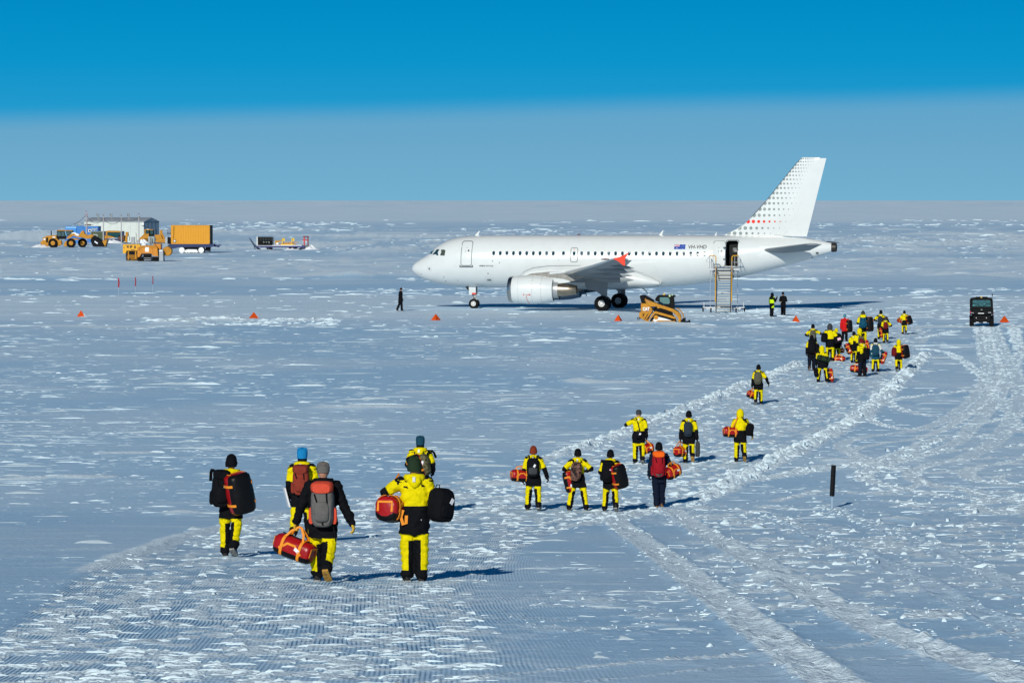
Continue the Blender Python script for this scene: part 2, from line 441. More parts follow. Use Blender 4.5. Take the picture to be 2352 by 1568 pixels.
# wheel tracks: (points, width, churn height, whiteness)
TRACKS = [
    ([(1400, 1178), (1432, 1215), (1500, 1262), (1600, 1340), (1700, 1415), (1800, 1490), (1900, 1560), (2040, 1660)], 0.30, 0.07, 0.85),
    ([(1545, 1172), (1600, 1213), (1700, 1272), (1780, 1318), (1880, 1378), (2000, 1438), (2120, 1488), (2250, 1530), (2460, 1600)], 0.30, 0.07, 0.85),
    ([(1905, 1165), (1990, 1200), (2080, 1232), (2200, 1288), (2370, 1365)], 0.26, 0.05, 0.5),
    ([(1740, 1185), (1850, 1225), (1960, 1268), (2100, 1330), (2230, 1400), (2400, 1480)], 0.26, 0.05, 0.45),
    ([(2250, 750), (2256, 800), (2268, 850), (2240, 910), (2180, 960), (2100, 990), (2000, 1002), (1935, 1020), (1962, 1045), (2060, 1058)], 0.32, 0.035, 0.7),
    ([(2284, 752), (2304, 800), (2322, 850), (2290, 920), (2230, 985), (2190, 1020), (2080, 1052), (1960, 1075)], 0.32, 0.035, 0.7),
    ([(2400, 890), (2280, 938), (2200, 958), (2110, 950), (2040, 930), (2010, 905)], 0.3, 0.035, 0.7),
    ([(2400, 985), (2250, 1002), (2150, 1010), (2080, 1040), (1980, 1066), (1850, 1085), (1690, 1112)], 0.35, 0.05, 0.75),
    ([(2420, 1068), (2300, 1066), (2236, 1078), (2222, 1092), (2262, 1108), (2420, 1122)], 0.3, 0.04, 0.75),
    ([(2420, 1046), (2220, 1056), (2120, 1074), (2094, 1096), (2150, 1118), (2280, 1130), (2420, 1138)], 0.3, 0.04, 0.75),
    ([(2420, 1020), (2200, 1034), (2050, 1064), (1985, 1092), (2040, 1118), (2200, 1142), (2420, 1160)], 0.3, 0.05, 0.75),
    ([(2400, 770), (2330, 830), (2345, 900), (2300, 1000), (2200, 1060)], 0.4, 0.03, 0.65),
    ([(2330, 752), (2345, 800), (2400, 840)], 0.35, 0.03, 0.65),
    ([(2268, 752), (2280, 800), (2296, 850), (2262, 920), (2200, 968), (2120, 1004), (2030, 1018), (1960, 1034), (1985, 1060), (2080, 1074)], 0.22, 0.02, 0.9),
    ([(2420, 935), (2300, 962), (2190, 984), (2090, 988), (2010, 970), (1985, 945), (2060, 918), (2200, 900), (2420, 880)], 0.24, 0.02, 0.85),
    ([(2420, 1096), (2330, 1090), (2290, 1098), (2330, 1112), (2420, 1118)], 0.22, 0.02, 0.9),
    ([(1640, 1120), (1760, 1098), (1880, 1070), (1990, 1066), (2110, 1086), (2240, 1076), (2420, 1040)], 0.24, 0.03, 0.85),
    ([(1780, 1150), (1900, 1128), (2020, 1134), (2150, 1112), (2300, 1150), (2420, 1166)], 0.24, 0.03, 0.8),
    ([(2110, 800), (2180, 812), (2240, 850), (2290, 900), (2340, 980), (2420, 1010)], 0.26, 0.02, 0.6),
    ([(2200, 760), (2150, 770), (2110, 776)], 0.3, 0.03, 0.5),
    ([(180, 744), (300, 757), (500, 775), (700, 790), (900, 800), (1050, 808), (1200, 822), (1300, 832), (1420, 842), (1560, 851), (1740, 858)], 0.16, 0.05, 1.0),
    ([(1000, 797), (1200, 805), (1350, 823), (1450, 838), (1560, 845), (1680, 850)], 0.16, 0.05, 1.0),
    ([(-200, 1556), (400, 1600), (700, 1590), (1200, 1545), (1500, 1520), (1800, 1496), (2100, 1470), (2420, 1448)], 0.10, 0.03, 0.8),
    ([(1100, 1580), (1400, 1560), (1700, 1530), (2000, 1512), (2420, 1490)], 0.06, 0.02, 0.6),
]
trk = np.zeros_like(h)
for px, wd, hh, wt in TRACKS:
    cv = world_curve(px, 6); d, s = curve_dist(cv, 2.0)
    k = sstep(wd * 1.25, wd * 0.75, np.abs(d)) * inner
    rim = np.exp(-((np.abs(d) - wd) / (0.4 * wd)) ** 2) * inner
    h += k * hh * (n_lump - 0.5) * 1.6 + k * hh * (n_fine - .5) * 1.2 + rim * hh * 0.9 * n_lump - k * sast_h * .8
    trk = np.maximum(trk, k)
    cleat = 0.5 + 0.5 * np.sin(s * 2 * PI / 0.16)
    h += k * 0.012 * cleat
    fresh = np.maximum(fresh, np.clip(k * (0.85 + 0.6 * (n_fine - 0.4)) + rim * n_lump * 0.4, 0, 1) * wt)

# churned, crusted snow to the right of the path
rz = sstep(2.5, 7.0, dR) * (dR < 900) + (dR >= 900) * (XX > 6) * 1.0
sx = CX + FD * XX / np.maximum(YY, 1)
syp = HY + FD * (CAMH - T(YY)) / np.maximum(YY, 1)
rough_zone = sstep(1380, 1650, sx - (syp - 1190) * 0.9) * sstep(1095, 1165, syp) * sstep(1480, 1420, syp + 20 * (n_mid - .5)) * inner
rough_zone = np.maximum(rough_zone, sstep(1700, 1900, sx) * sstep(1020, 1065, syp) * sstep(1190, 1120, syp) * inner * 0.35)
rough_zone = np.maximum(rough_zone, sstep(1080, 1250, sx) * sstep(1880, 1700, sx) * sstep(1330, 1380, syp) * sstep(1500, 1440, syp) * inner * 0.55)
crust = qstep(fbm(XX * 1.7, YY * 1.5, 301, 4) * 0.66 + n_mid * 0.36, 0.60, 0.80) * rough_zone * (1 - trk)
h += crust * (0.02 + 0.07 * (n_lump - 0.4) + .05 * (n_fine - .5)) + 0.05 * rough_zone * (n_small - 0.5)
fresh = np.maximum(fresh, np.maximum(crust * (0.74 + 0.4 * n_fine), .26 * rough_zone * (1 - trk)))
swirl = sstep(1990, 2150, sx - (syp - 760) * -0.25) * sstep(735, 790, syp) * sstep(1120, 1050, syp) * inner
fresh = np.maximum(fresh, swirl * (.04 + sstep(0.40, 0.62, fbm(XX * 0.35 + 0.2 * YY, YY * 0.12, 331, 4)) * 0.40))

flat_r = sstep(1472, 1486, syp - (sx - 2352) * .03 + 8 * (n_mid - .5)) * sstep(1300, 1700, sx + 200 * (n_mid - .5)) * inner
fresh = np.maximum(fresh, .30 * flat_r)
# single wind drifts: (centre px, half width px, half depth m, height m)
for px, py, hw, hd, hh in ((840, 937, 130, 1.0, 0.16), (1400, 880, 100, 1.3, 0.16), (1330, 876, 40, 1.0, 0.2), (1140, 1108, 105, 0.9, 0.10), (180, 1097, 85, 0.7, 0.1), (420, 1180, 60, 0.6, 0.13),
                           (60, 1100, 60, .6, .08), (1060, 1055, 70, .6, .08), (520, 1090, 60, .5, .07), (300, 1040, 80, .7, .06), (1230, 940, 60, .8, .1), (1500, 905, 70, .8, .09), (700, 1000, 70, .7, .07), (980, 900, 60, .9, .09),
                           (1700, 890, 40, .8, .12), (1780, 1330, 60, .4, .14), (2060, 1195, 60, .5, .14), (1940, 1060, 60, .5, .12), (1470, 745, 60, 2.0, .28), (1560, 747, 50, 1.5, .25), (480, 740, 140, 2.2, .42), (700, 738, 70, 2.0, .22), (400, 744, 60, 1.4, .3),
                           (1610, 752, 60, 1.2, .2), (740, 567, 75, 9.0, 1.1), (200, 668, 200, 5.0, .16), (330, 661, 60, 3.0, .35), (800, 640, 60, 5.0, 1.0), (1900, 627, 70, 5, .6), (2170, 634, 30, 3, .6),
                           (120, 553, 70, 22, 2.2), (60, 550, 80, 40, 2.5), (230, 561, 70, 8, 1.3), (465, 532, 60, 16, 1.2)):
    g = G(px, py); w = hw * g.y / FD
    k = np.exp(-((XX - g.x) / w) ** 2 - ((YY - g.y) / hd) ** 2)
    if k.max() <= 0: continue
    kk = k * (0.55 + 0.75 * fbm(XX * (1.2 if g.y < 300 else 0.2), YY * (1.2 if g.y < 300 else 0.2), 401, 3))
    h += hh * kk; fresh = np.maximum(fresh, np.clip(sstep(0.15, 0.5, kk), 0, 1) * 0.9)

# the far strip: apron, blue runway, ploughed bank, old snow beyond
far = inner * sstep(200, 235, YY)
apron = far * sstep(240, 262, YY + 14 * (n_big - .5)) * sstep(335, 318, YY + 10 * (n_big - .5))
fresh = np.maximum(fresh, apron * (0.38 + 0.35 * fbm(XX * 0.06, YY * 0.5, 411, 3)))
stripe = far * np.exp(-((YY - 240 - 3 * vnoise(XX * .05, YY * 0, 9)) / 3.0) ** 2)
fresh = np.maximum(fresh, stripe * sstep(.35, .6, fbm(XX * .12, YY * .5, 415, 3)) * 0.9)
runway = far * sstep(318, 326, YY) * sstep(392, 386, YY)
fresh *= (1 - 0.9 * runway); h *= (1 - 0.8 * runway)
wob = 391 + 5 * fbm(XX * 0.03, YY * 0, 421, 3)
bank = far * np.exp(-((YY - wob) / 2.6) ** 2)
h += bank * 0.7 * fbm(XX * 0.12, YY * 0.2, 431, 3) ** 2 * 1.6
fresh = np.maximum(fresh, np.clip(bank * 1.2, 0, 1) * .8 * sstep(.42, .66, fbm(XX * 0.08, YY * 0, 433, 3)))
old = far * sstep(wob - 2, wob + 3, YY) * sstep(560, 520, YY)
h += old * (0.08 * fbm(XX * 0.5, YY * 0.35, 441, 4) + 0.5 * sstep(0, 1, (YY - wob) / 40) * 0)
fresh = np.maximum(fresh, old * (0.46 + 0.45 * sstep(.45, .7, fbm(XX * 0.35, YY * 0.25, 451, 4))))
beyond = inner * sstep(520, 600, YY)
d_far = sstep(0.52, 0.66, fbm(XX * 0.06, YY * 0.025, 461, 5))
h += beyond * sstep(1100, 800, YY) * (0.45 * d_far + 0.3 * fbm(XX * 0.2, YY * 0.08, 463, 3))
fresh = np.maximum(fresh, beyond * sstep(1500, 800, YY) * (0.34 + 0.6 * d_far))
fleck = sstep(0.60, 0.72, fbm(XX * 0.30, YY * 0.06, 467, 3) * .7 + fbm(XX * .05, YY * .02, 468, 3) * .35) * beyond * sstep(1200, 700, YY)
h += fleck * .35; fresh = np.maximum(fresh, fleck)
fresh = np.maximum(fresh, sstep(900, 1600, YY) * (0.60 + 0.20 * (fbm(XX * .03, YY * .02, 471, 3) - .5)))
h *= sstep(4000, 1800, YY) * (1 - .8 * sstep(430, 470, YY) * sstep(800, 740, YY) * sstep(-20, -45, XX) * sstep(-180, -150, XX))
h = np.where(inner, h, 0)

ZZ = T(YY) + h
nR, nC = XX.shape
co = np.stack([XX, YY, ZZ], -1).reshape(-1, 3).astype(np.float32)
ii = np.arange(nR * nC).reshape(nR, nC)
quads = np.stack([ii[:-1, :-1], ii[:-1, 1:], ii[1:, 1:], ii[1:, :-1]], -1).reshape(-1, 4)
gme = bpy.data.meshes.new('snow_ground')
gme.vertices.add(len(co)); gme.vertices.foreach_set('co', co.ravel())
gme.loops.add(quads.size); gme.loops.foreach_set('vertex_index', quads.ravel().astype(np.int32))
gme.polygons.add(len(quads)); gme.polygons.foreach_set('loop_start', np.arange(0, quads.size, 4, dtype=np.int32))
gme.polygons.foreach_set('loop_total', np.full(len(quads), 4, np.int32))
gme.update(calc_edges=True)
gme.shade_smooth()
for nm, arr in (('fresh', np.clip(fresh, 0, 1)), ('groom', groom), ('rib', np.where(inside > 0, (dL + dR) / 2 + .02 * (fbm(XX * 1.3, YY * .7, 612, 3) - .5) * 1.6, 0)), ('far', sstep(240, 420, YY))):
    a = gme.attributes.new(nm, 'FLOAT', 'POINT'); a.data.foreach_set('value', arr.reshape(-1).astype(np.float32))
ground = link('snow_ground', gme); ground['kind'] = 'structure'
ground['label'] = 'wind packed snow plain with white drifts, trodden path and vehicle tracks'

def ground_z(x, y):
    """height of the finished surface at a point inside the dense part"""
    r = int(np.clip(np.searchsorted(rowY, y), 1, nR - 1)); u = x / max(y, 24.0)
    c = int(np.clip(np.searchsorted(ucol, u), 1, nC - 1))
    return float(np.mean(ZZ[r - 1:r + 1, c - 1:c + 1]))

# snow material: hard blue-grey wind crust, white loose snow where it lies on top
sm = bpy.data.materials.new('snow'); sm.use_nodes = True
t = sm.node_tree; B = t.nodes['Principled BSDF']
def sn(ty, **k):
    n = t.nodes.new(ty)
    for a, b in k.items(): setattr(n, a, b)
    return n
def sl(a, b): t.links.new(a, b)
def sm_math(op, a, b=None, c=None, clamp=False):
    n = sn('ShaderNodeMath', operation=op, use_clamp=clamp)
    for i, v in enumerate((a, b, c)):
        if v is None: continue
        if isinstance(v, (int, float)): n.inputs[i].default_value = v
        else: sl(v, n.inputs[i])
    return n.outputs[0]
def s_noise(vec, scale, detail=4, rough=0.55, dist=0.0):
    n = sn('ShaderNodeTexNoise'); n.inputs['Scale'].default_value = scale; n.inputs['Detail'].default_value = detail
    n.inputs['Roughness'].default_value = rough; n.inputs['Distortion'].default_value = dist; sl(vec, n.inputs['Vector']); return n.outputs[0]
def s_map(v, a, b, c=0.0, d=1.0):
    n = sn('ShaderNodeMapRange', interpolation_type='SMOOTHSTEP'); sl(v, n.inputs[0])
    for i, q in enumerate((a, b, c, d)): n.inputs[i + 1].default_value = q
    return n.outputs[0]
def s_attr(nm):
    n = sn('ShaderNodeAttribute', attribute_name=nm); return n.outputs['Fac']
tcn = sn('ShaderNodeTexCoord'); pos = tcn.outputs['Object']
def s_scale(v, sc):
    n = sn('ShaderNodeMapping'); n.inputs['Scale'].default_value = sc; sl(v, n.inputs['Vector']); return n.outputs[0]
a_fresh, a_groom, a_rib, a_far = s_attr('fresh'), s_attr('groom'), s_attr('rib'), s_attr('far')
pw = s_scale(pos, (0.34, 1.25, 1.0))
streak = s_noise(pw, 0.85, 7, 0.66, 0.3)
broad = s_noise(pos, 0.05, 3, 0.5)
st = s_map(sm_math('ADD', streak, sm_math('MULTIPLY', broad, 0.35)), 0.74, 0.86)
st = sm_math('MULTIPLY', sm_math('MULTIPLY', st, sm_math('SUBTRACT', 1.0, sm_math('MULTIPLY', a_groom, 1.0))), sm_math('SUBTRACT', 1.0, sm_math('MULTIPLY', a_far, 0.55)))
farst = s_map(s_noise(s_scale(pos, (0.02, 0.11, 1)), 1.0, 6, 0.65), 0.50, 0.68)
st2 = sm_math('MULTIPLY', sm_math('MULTIPLY', farst, a_far), 0.45)
fine = s_noise(pos, 7.0, 5, 0.65)
grain = s_noise(pos, 38.0, 4, 0.7)
loose = sm_math('ADD', a_fresh, sm_math('MULTIPLY', sm_math('SUBTRACT', fine, 0.5), 0.5))
loose = s_map(loose, 0.12, 0.85)
tot = sm_math('MAXIMUM', sm_math('MAXIMUM', loose, sm_math('MULTIPLY', st, 0.62)), st2, clamp=True)
hard = sn('ShaderNodeMix', data_type='RGBA'); sl(s_map(broad, 0.35, 0.65), hard.inputs[0])
hard.inputs[6].default_value = (0.390, 0.600, 0.800, 1); hard.inputs[7].default_value = (0.490, 0.665, 0.825, 1)
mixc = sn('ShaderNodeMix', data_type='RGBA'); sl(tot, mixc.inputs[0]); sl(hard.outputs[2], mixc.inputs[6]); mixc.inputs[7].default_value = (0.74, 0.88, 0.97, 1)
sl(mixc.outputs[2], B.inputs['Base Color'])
B.inputs['Roughness'].default_value = 0.62; B.inputs['Specular IOR Level'].default_value = 0.25
rib = sm_math('MULTIPLY', sm_math('SINE', sm_math('MULTIPLY', a_rib, 2 * PI / 0.052)), sm_math('MULTIPLY', a_groom, 0.0075))
hgt = sm_math('ADD', sm_math('MULTIPLY', streak, 0.055), sm_math('ADD', sm_math('MULTIPLY', fine, 0.022), sm_math('MULTIPLY', grain, 0.006)))
hgt = sm_math('ADD', hgt, sm_math('MULTIPLY', sm_math('MULTIPLY', sm_math('SUBTRACT', fine, 0.5), tot), 0.06))
hgt = sm_math('ADD', hgt, rib)
bp = sn('ShaderNodeBump'); bp.inputs['Strength'].default_value = 1.0; bp.inputs['Distance'].default_value = 1.0
sl(hgt, bp.inputs['Height']); sl(bp.outputs[0], B.inputs['Normal'])
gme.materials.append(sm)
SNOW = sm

snow_plain = M('loose_snow', (0.82, 0.85, 0.88), 0.7, spec=0.2, noise=0.12, nscale=8, bump=0.7, bscale=9)
# ------------------------------------------------------------------ the airliner
PA = math.radians(11.5); PS = 1.02
_g = G(1404, 710)
PLANE_LOC = Vector((_g.x - 16.1 * PS * math.cos(PA), _g.y + 16.1 * PS * math.sin(PA), 0.0))
white = M('aircraft_white', (0.66, 0.685, 0.68), 0.28, spec=0.5, noise=0.04, nscale=1.5, coat=0.25)
white2 = M('aircraft_white_panel', (0.60, 0.63, 0.63), 0.35, spec=0.5, noise=0.05, nscale=2)
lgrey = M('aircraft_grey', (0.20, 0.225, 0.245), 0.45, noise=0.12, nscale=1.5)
mgrey = M('door_seam_grey', (0.20, 0.22, 0.23), 0.5)
dark = M('dark_gap', (0.006, 0.007, 0.008), 0.6, spec=.2)
glass = M('dark_window_glass', (0.012, 0.045, 0.065), 0.06, spec=0.8)
glass2 = M('pale_window_glass', (0.05, 0.10, 0.13), 0.10, spec=0.8)
blind = M('window_blind', (0.55, 0.58, 0.60), 0.6)
steel = M('bare_metal', (0.50, 0.49, 0.47), 0.30, metal=1.0, noise=0.15, nscale=4)
hotmetal = M('exhaust_metal', (0.40, 0.33, 0.25), 0.30, metal=1.0, noise=0.25, nscale=3)
tyre = M('tyre_rubber', (0.007, 0.007, 0.008), 0.9, spec=.15, noise=0.3, nscale=12, bump=0.3, bscale=40)
hubm = M('wheel_hub_white', (0.62, 0.62, 0.60), 0.45)
redm = M('red_paint', (0.62, 0.025, 0.015), 0.4)
orange_red = M('wingtip_red', (0.78, 0.045, 0.012), 0.35)
blackm = M('black_lettering', (0.015, 0.015, 0.018), 0.5)
greydot = M('grey_dot_print', (0.22, 0.26, 0.26), 0.4)

def pchip(xs, yv):
    xs = np.array(xs, float); yv = np.array(yv, float); hh = np.diff(xs); dl = np.diff(yv) / hh
    d = np.zeros_like(xs)
    for i in range(1, len(xs) - 1):
        if dl[i - 1] * dl[i] > 0:
            w1, w2 = 2 * hh[i] + hh[i - 1], hh[i] + 2 * hh[i - 1]
            d[i] = (w1 + w2) / (w1 / dl[i - 1] + w2 / dl[i])
    d[0], d[-1] = dl[0], dl[-1]
    def f(x):
        i = int(np.clip(np.searchsorted(xs, x) - 1, 0, len(xs) - 2)); tt = (x - xs[i]) / hh[i]
        return float((1 + 2 * tt) * (1 - tt) ** 2 * yv[i] + tt * (1 - tt) ** 2 * hh[i] * d[i] + tt * tt * (3 - 2 * tt) * yv[i + 1] + tt * tt * (tt - 1) * hh[i] * d[i + 1])
    return f
z_ = lambda v: v / PS
f_top = pchip([0, .06, .2, .45, .85, 1.33, 1.97, 2.56, 3.38, 4.26, 5.2, 6.2, 10, 22, 27, 30.1, 31.5, 32.7, 33.5, 33.84],
              [z_(v) for v in [3.19, 3.42, 3.60, 3.80, 4.06, 4.36, 4.95, 5.32, 5.64, 5.81, 5.89, 5.92, 5.93, 5.96, 5.93, 5.82, 5.72, 5.52, 5.34, 5.26]])
f_bot = pchip([0, .06, .2, .45, .9, 1.35, 2.2, 3.4, 4.6, 6, 10, 18, 19.9, 21.75, 24.1, 26.6, 29.75, 31.87, 33.5, 33.84],
              [z_(v) for v in [3.19, 2.98, 2.82, 2.62, 2.38, 2.20, 1.98, 1.81, 1.75, 1.727, 1.725, 1.75, 1.80, 1.95, 2.24, 2.71, 3.50, 4.12, 4.64, 4.74]])
f_wid = pchip([0, .06, .2, .45, .9, 1.5, 2.2, 3.0, 4.2, 5.4, 6.2, 10, 21, 23.5, 26, 28, 30, 32, 33.5, 33.84],
              [0, .24, .42, .62, .90, 1.18, 1.45, 1.68, 1.88, 1.955, 1.975, 1.975, 1.975, 1.93, 1.72, 1.44, 1.06, .64, .33, .27])
def side_y(s, zz):
    zt, zb = f_top(s), f_bot(s); q = (zz - (zt + zb) / 2) / max((zt - zb) / 2, 1e-3)
    return f_wid(s) * math.sqrt(max(0.0, 1 - q * q))
def side_pt(s, zz, off=0.006, sg=-1):
    y = side_y(s, zz); zt, zb = f_top(s), f_bot(s); hh = (zt - zb) / 2; zc = (zt + zb) / 2
    n = Vector((0, y / max(f_wid(s), 1e-3) ** 2, (zz - zc) / max(hh, 1e-3) ** 2)); n.normalize()
    return Vector((s, sg * (y + n.y * off), zz + n.z * off))
def patch(mb, poly, mi=0, off=0.006, sg=-1, thick=0.012):
    """sheet following the hull: poly in (s, z), fanned from its centre with two rings so it keeps the curve"""
    cx = sum(p[0] for p in poly) / len(poly); cz = sum(p[1] for p in poly) / len(poly)
    n = len(poly); vs = [side_pt(cx, cz, off, sg)]; fs = []
    for k in (0.34, 0.67, 1.0):
        vs += [side_pt(cx + (a - cx) * k, cz + (b - cz) * k, off, sg) for a, b in poly]
    vs += [side_pt(a, b, off - thick, sg) for a, b in poly]
    for j in range(n):
        j2 = (j + 1) % n
        fs.append((0, 1 + j, 1 + j2))
        for r in range(3): fs.append((1 + r * n + j, 1 + (r + 1) * n + j, 1 + (r + 1) * n + j2, 1 + r * n + j2))
    return mb.add(vs, fs, mi)
def rrect(cx, cz, w, hgt, r, n=4):
    out = []
    for qx, qz, a0 in ((1, 1, 0), (-1, 1, 90), (-1, -1, 180), (1, -1, 270)):
        for k in range(n + 1):
            a = math.radians(a0 + 90 * k / n); out.append((cx + qx * (w / 2 - r) + r * math.cos(a), cz + qz * (hgt / 2 - r) + r * math.sin(a)))
    return out
def outline(mb, poly, wd, mi=0, off=0.008, sg=-1, seg=3):
    """thin raised seam along a closed (s, z) outline on the hull"""
    pts = []
    for a, b in zip(poly, poly[1:] + poly[:1]):
        for k in range(seg): pts.append((a[0] + (b[0] - a[0]) * k / seg, a[1] + (b[1] - a[1]) * k / seg))
    n = len(pts); cx = sum(p[0] for p in pts) / n; cz = sum(p[1] for p in pts) / n
    vs = []
    for i, (a, b) in enumerate(pts):
        p0, p1 = pts[i - 1], pts[(i + 1) % n]; tx, tz = p1[0] - p0[0], p1[1] - p0[1]; l = math.hypot(tx, tz) or 1
        nx, nz_ = tz / l, -tx / l
        vs += [side_pt(a + nx * wd / 2, b + nz_ * wd / 2, off, sg), side_pt(a - nx * wd / 2, b - nz_ * wd / 2, off, sg), side_pt(a + nx * wd / 2, b + nz_ * wd / 2, off - .02, sg), side_pt(a - nx * wd / 2, b - nz_ * wd / 2, off - .02, sg)]
    fs = []
    for i in range(n):
        j = (i + 1) % n; fs += [(4 * i, 4 * i + 1, 4 * j + 1, 4 * j), (4 * i, 4 * j, 4 * j + 2, 4 * i + 2), (4 * i + 1, 4 * i + 3, 4 * j + 3, 4 * j + 1)]
    return mb.add(vs, fs, mi)

plane = thing('passenger_jet', 'white twin engine passenger jet with dotted tail fin, red wingtip and open rear door', 'airplane', PLANE_LOC, -PA, scale=PS)
# hull
mb = MB(); NR = 56
ss = [0.004, .03, .06, .12, .2, .3, .45, .65, .9, 1.2, 1.5, 1.8, 2.1, 2.4, 2.8, 3.2, 3.7, 4.2, 4.8, 5.5, 6.2] + list(np.arange(7, 21, 1.0)) + list(np.arange(21, 33.4, 0.6)) + [33.5]
rings = []
for s_ in ss:
    zt, zb, w = f_top(s_), f_bot(s_), f_wid(s_); zc, hh = (zt + zb) / 2, (zt - zb) / 2
    rings.append([(s_, w * math.cos(2 * PI * j / NR), zc + hh * math.sin(2 * PI * j / NR)) for j in range(NR)])
mb.loft(rings)
hull_me = mb.mesh('fuselage', [white, dark])
hull = link('fuselage', hull_me, plane)
# the real opening of the rear door
D0, D1, DZ0, DZ1 = 25.42, 26.34, 3.40, 5.42
cut_mb = MB().box(((D0 + D1) / 2, -1.6, (DZ0 + DZ1) / 2), (D1 - D0, 2.2, DZ1 - DZ0), 0, ch=0.12)
cut = link('door_cut', cut_mb.mesh('door_cut', [dark], None))
cut.parent = plane
bo = hull.modifiers.new('door', 'BOOLEAN'); bo.operation = 'DIFFERENCE'; bo.object = cut; bo.solver = 'EXACT'
try: bo.material_mode = 'TRANSFER'
except Exception: pass
bpy.context.view_layer.update()
new_me = bpy.data.meshes.new_from_object(hull.evaluated_get(bpy.context.evaluated_depsgraph_get()))
hull.modifiers.clear(); hull.data = new_me; new_me.name = 'fuselage'
bpy.data.objects.remove(cut)
new_me.shade_smooth(); new_me.set_sharp_from_angle(angle=math.radians(40))
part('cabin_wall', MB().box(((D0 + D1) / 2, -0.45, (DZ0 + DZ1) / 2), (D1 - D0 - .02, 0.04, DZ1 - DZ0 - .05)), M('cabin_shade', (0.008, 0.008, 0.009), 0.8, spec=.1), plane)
part('interior_window', MB().prism(rrect((D0 + D1) / 2 + 0.08, 4.70, 0.30, 0.34, .08), -0.50, -0.475), blind, plane)
mb = MB(); outline(mb, rrect((D0 + D1) / 2, (DZ0 + DZ1) / 2, D1 - D0 + .08, DZ1 - DZ0 + .08, .14), .06); part('door_surround', mb, mgrey, plane)
part('door_sill', MB().box(((D0 + D1) / 2, -1.86, DZ0 + .03), (D1 - D0 - .04, 0.28, .05)), steel, plane)
# opened rear door, swung forward beside its opening
rd = MB()
rngs = []
for zz in np.linspace(DZ0 - .02, DZ1 + .02, 12):
    y = -side_y(25.0, zz) - 0.26
    rngs.append([(24.44, y, zz), (24.50, y - .04, zz), (25.36, y - .02, zz), (25.42, y + .03, zz), (25.36, y + .10, zz), (24.50, y + .10, zz)])
rd.loft(rngs); rear_door = part('cabin_door', rd, white, plane, label='opened rear cabin door swung forward')
mb = MB()
q = rrect(24.93, (DZ0 + DZ1) / 2, .92, DZ1 - DZ0 - .02, .16)
pts = [(a, -side_y(25.0, b) - 0.315, b) for a, b in q]; mb.tube(pts + [pts[0]], .020, 5); part('door_seam', mb, mgrey, rear_door)
mb = MB().box((25.13, -side_y(25, 4.62) - .31, 4.62), (.12, .02, .12)).box((24.88, -side_y(25, 4.58) - .305, 4.58), (.03, .02, .24)).box((24.90, -side_y(25, 4.9) - .305, 4.9), (.12, .02, .03)); part('door_handle', mb, M('handle_grey', (.22, .23, .24), .5), rear_door)['kind'] = 'stuff'
part('door_hinge', MB().tube([(25.30, -2.2, 4.0), (25.46, -2.02, 4.0)], .05, 6), steel, rear_door); part('door_hinge', MB().tube([(25.30, -2.15, 4.9), (25.46, -1.95, 4.9)], .05, 6), steel, rear_door)
# front door and overwing exit
for sg in (-1, 1):
    d = MB(); q = rrect(4.83, 4.38, .86, 1.90, .16); patch(d, q, 0, .004, sg)
    fd = part('cabin_door', d, white, plane); s2 = MB(); outline(s2, q, .055, 0, .022, sg); part('door_seam', s2, mgrey, fd)
    k = MB(); patch(k, rrect(4.99, 4.60, .13, .15, .06), 0, .012, sg); part('door_porthole', k, blackm, fd)
    k = MB(); patch(k, rrect(4.82, 4.83, .09, .03, .01), 0, .012, sg); patch(k, rrect(4.74, 4.55, .02, .18, .008), 0, .012, sg); part('door_handle', k, mgrey, fd)['kind'] = 'stuff'
    k = MB(); patch(k, rrect(4.83, 3.33, 1.10, .10, .045), 0, .016, sg); patch(k, rrect(4.32, 3.38, .10, .18, .045), 0, .017, sg); patch(k, rrect(5.33, 3.38, .10, .18, .045), 0, .017, sg); part('scuff_plate', k, M('scuff_grey', (.13, .15, .16), .4), fd)
    d = MB(); q = rrect(13.47, 4.29, .54, 1.10, .13); patch(d, q, 0, .004, sg)
    ed = part('exit_hatch', d, white, plane); s2 = MB(); outline(s2, q, .05, 0, .020, sg); part('door_seam', s2, mgrey, ed)
    k = MB(); patch(k, rrect(13.47, 4.40, .21, .31, .10), 0, .012, sg); part('window_pane', k, glass, ed)
    k = MB(); patch(k, rrect(13.47, 4.72, .10, .05, .01), 0, .012, sg); patch(k, rrect(13.45, 4.08, .12, .03, .01), 0, .012, sg); part('exit_marking', k, redm, ed)['kind'] = 'stuff'
# cabin windows
wx = [1204.6 + 16.2 * i for i in range(10)] + [1375.2] + [1419.5 + 16.46 * i for i in range(19)]
r_w = random.Random(3)
for sg in (-1, 1):
    for i, x in enumerate(wx):
        s_ = (x - 1001.8) / 30.53 + 0.39
        k = MB(); patch(k, rrect(s_, 4.40, .255, .36, .12), 0, .014, sg)
        w = part('cabin_window', k, M('window_frame_grey', (.42, .45, .46), .4), plane)
        k = MB(); patch(k, rrect(s_, 4.40, .205, .31, .10), 0, .021, sg); part('window_pane', k, glass if r_w.random() < .7 or i < 8 else glass2, w)
        if r_w.random() < .4:
            hh_ = r_w.uniform(.04, .10); k = MB(); patch(k, rrect(s_ + r_w.uniform(-.02, .03), 4.40 + (-.15 + hh_ / 2 if r_w.random() < .75 else .15 - hh_ / 2) * .9, .13, hh_, .03), 0, .026, sg); part('window_blind', k, blind, w)
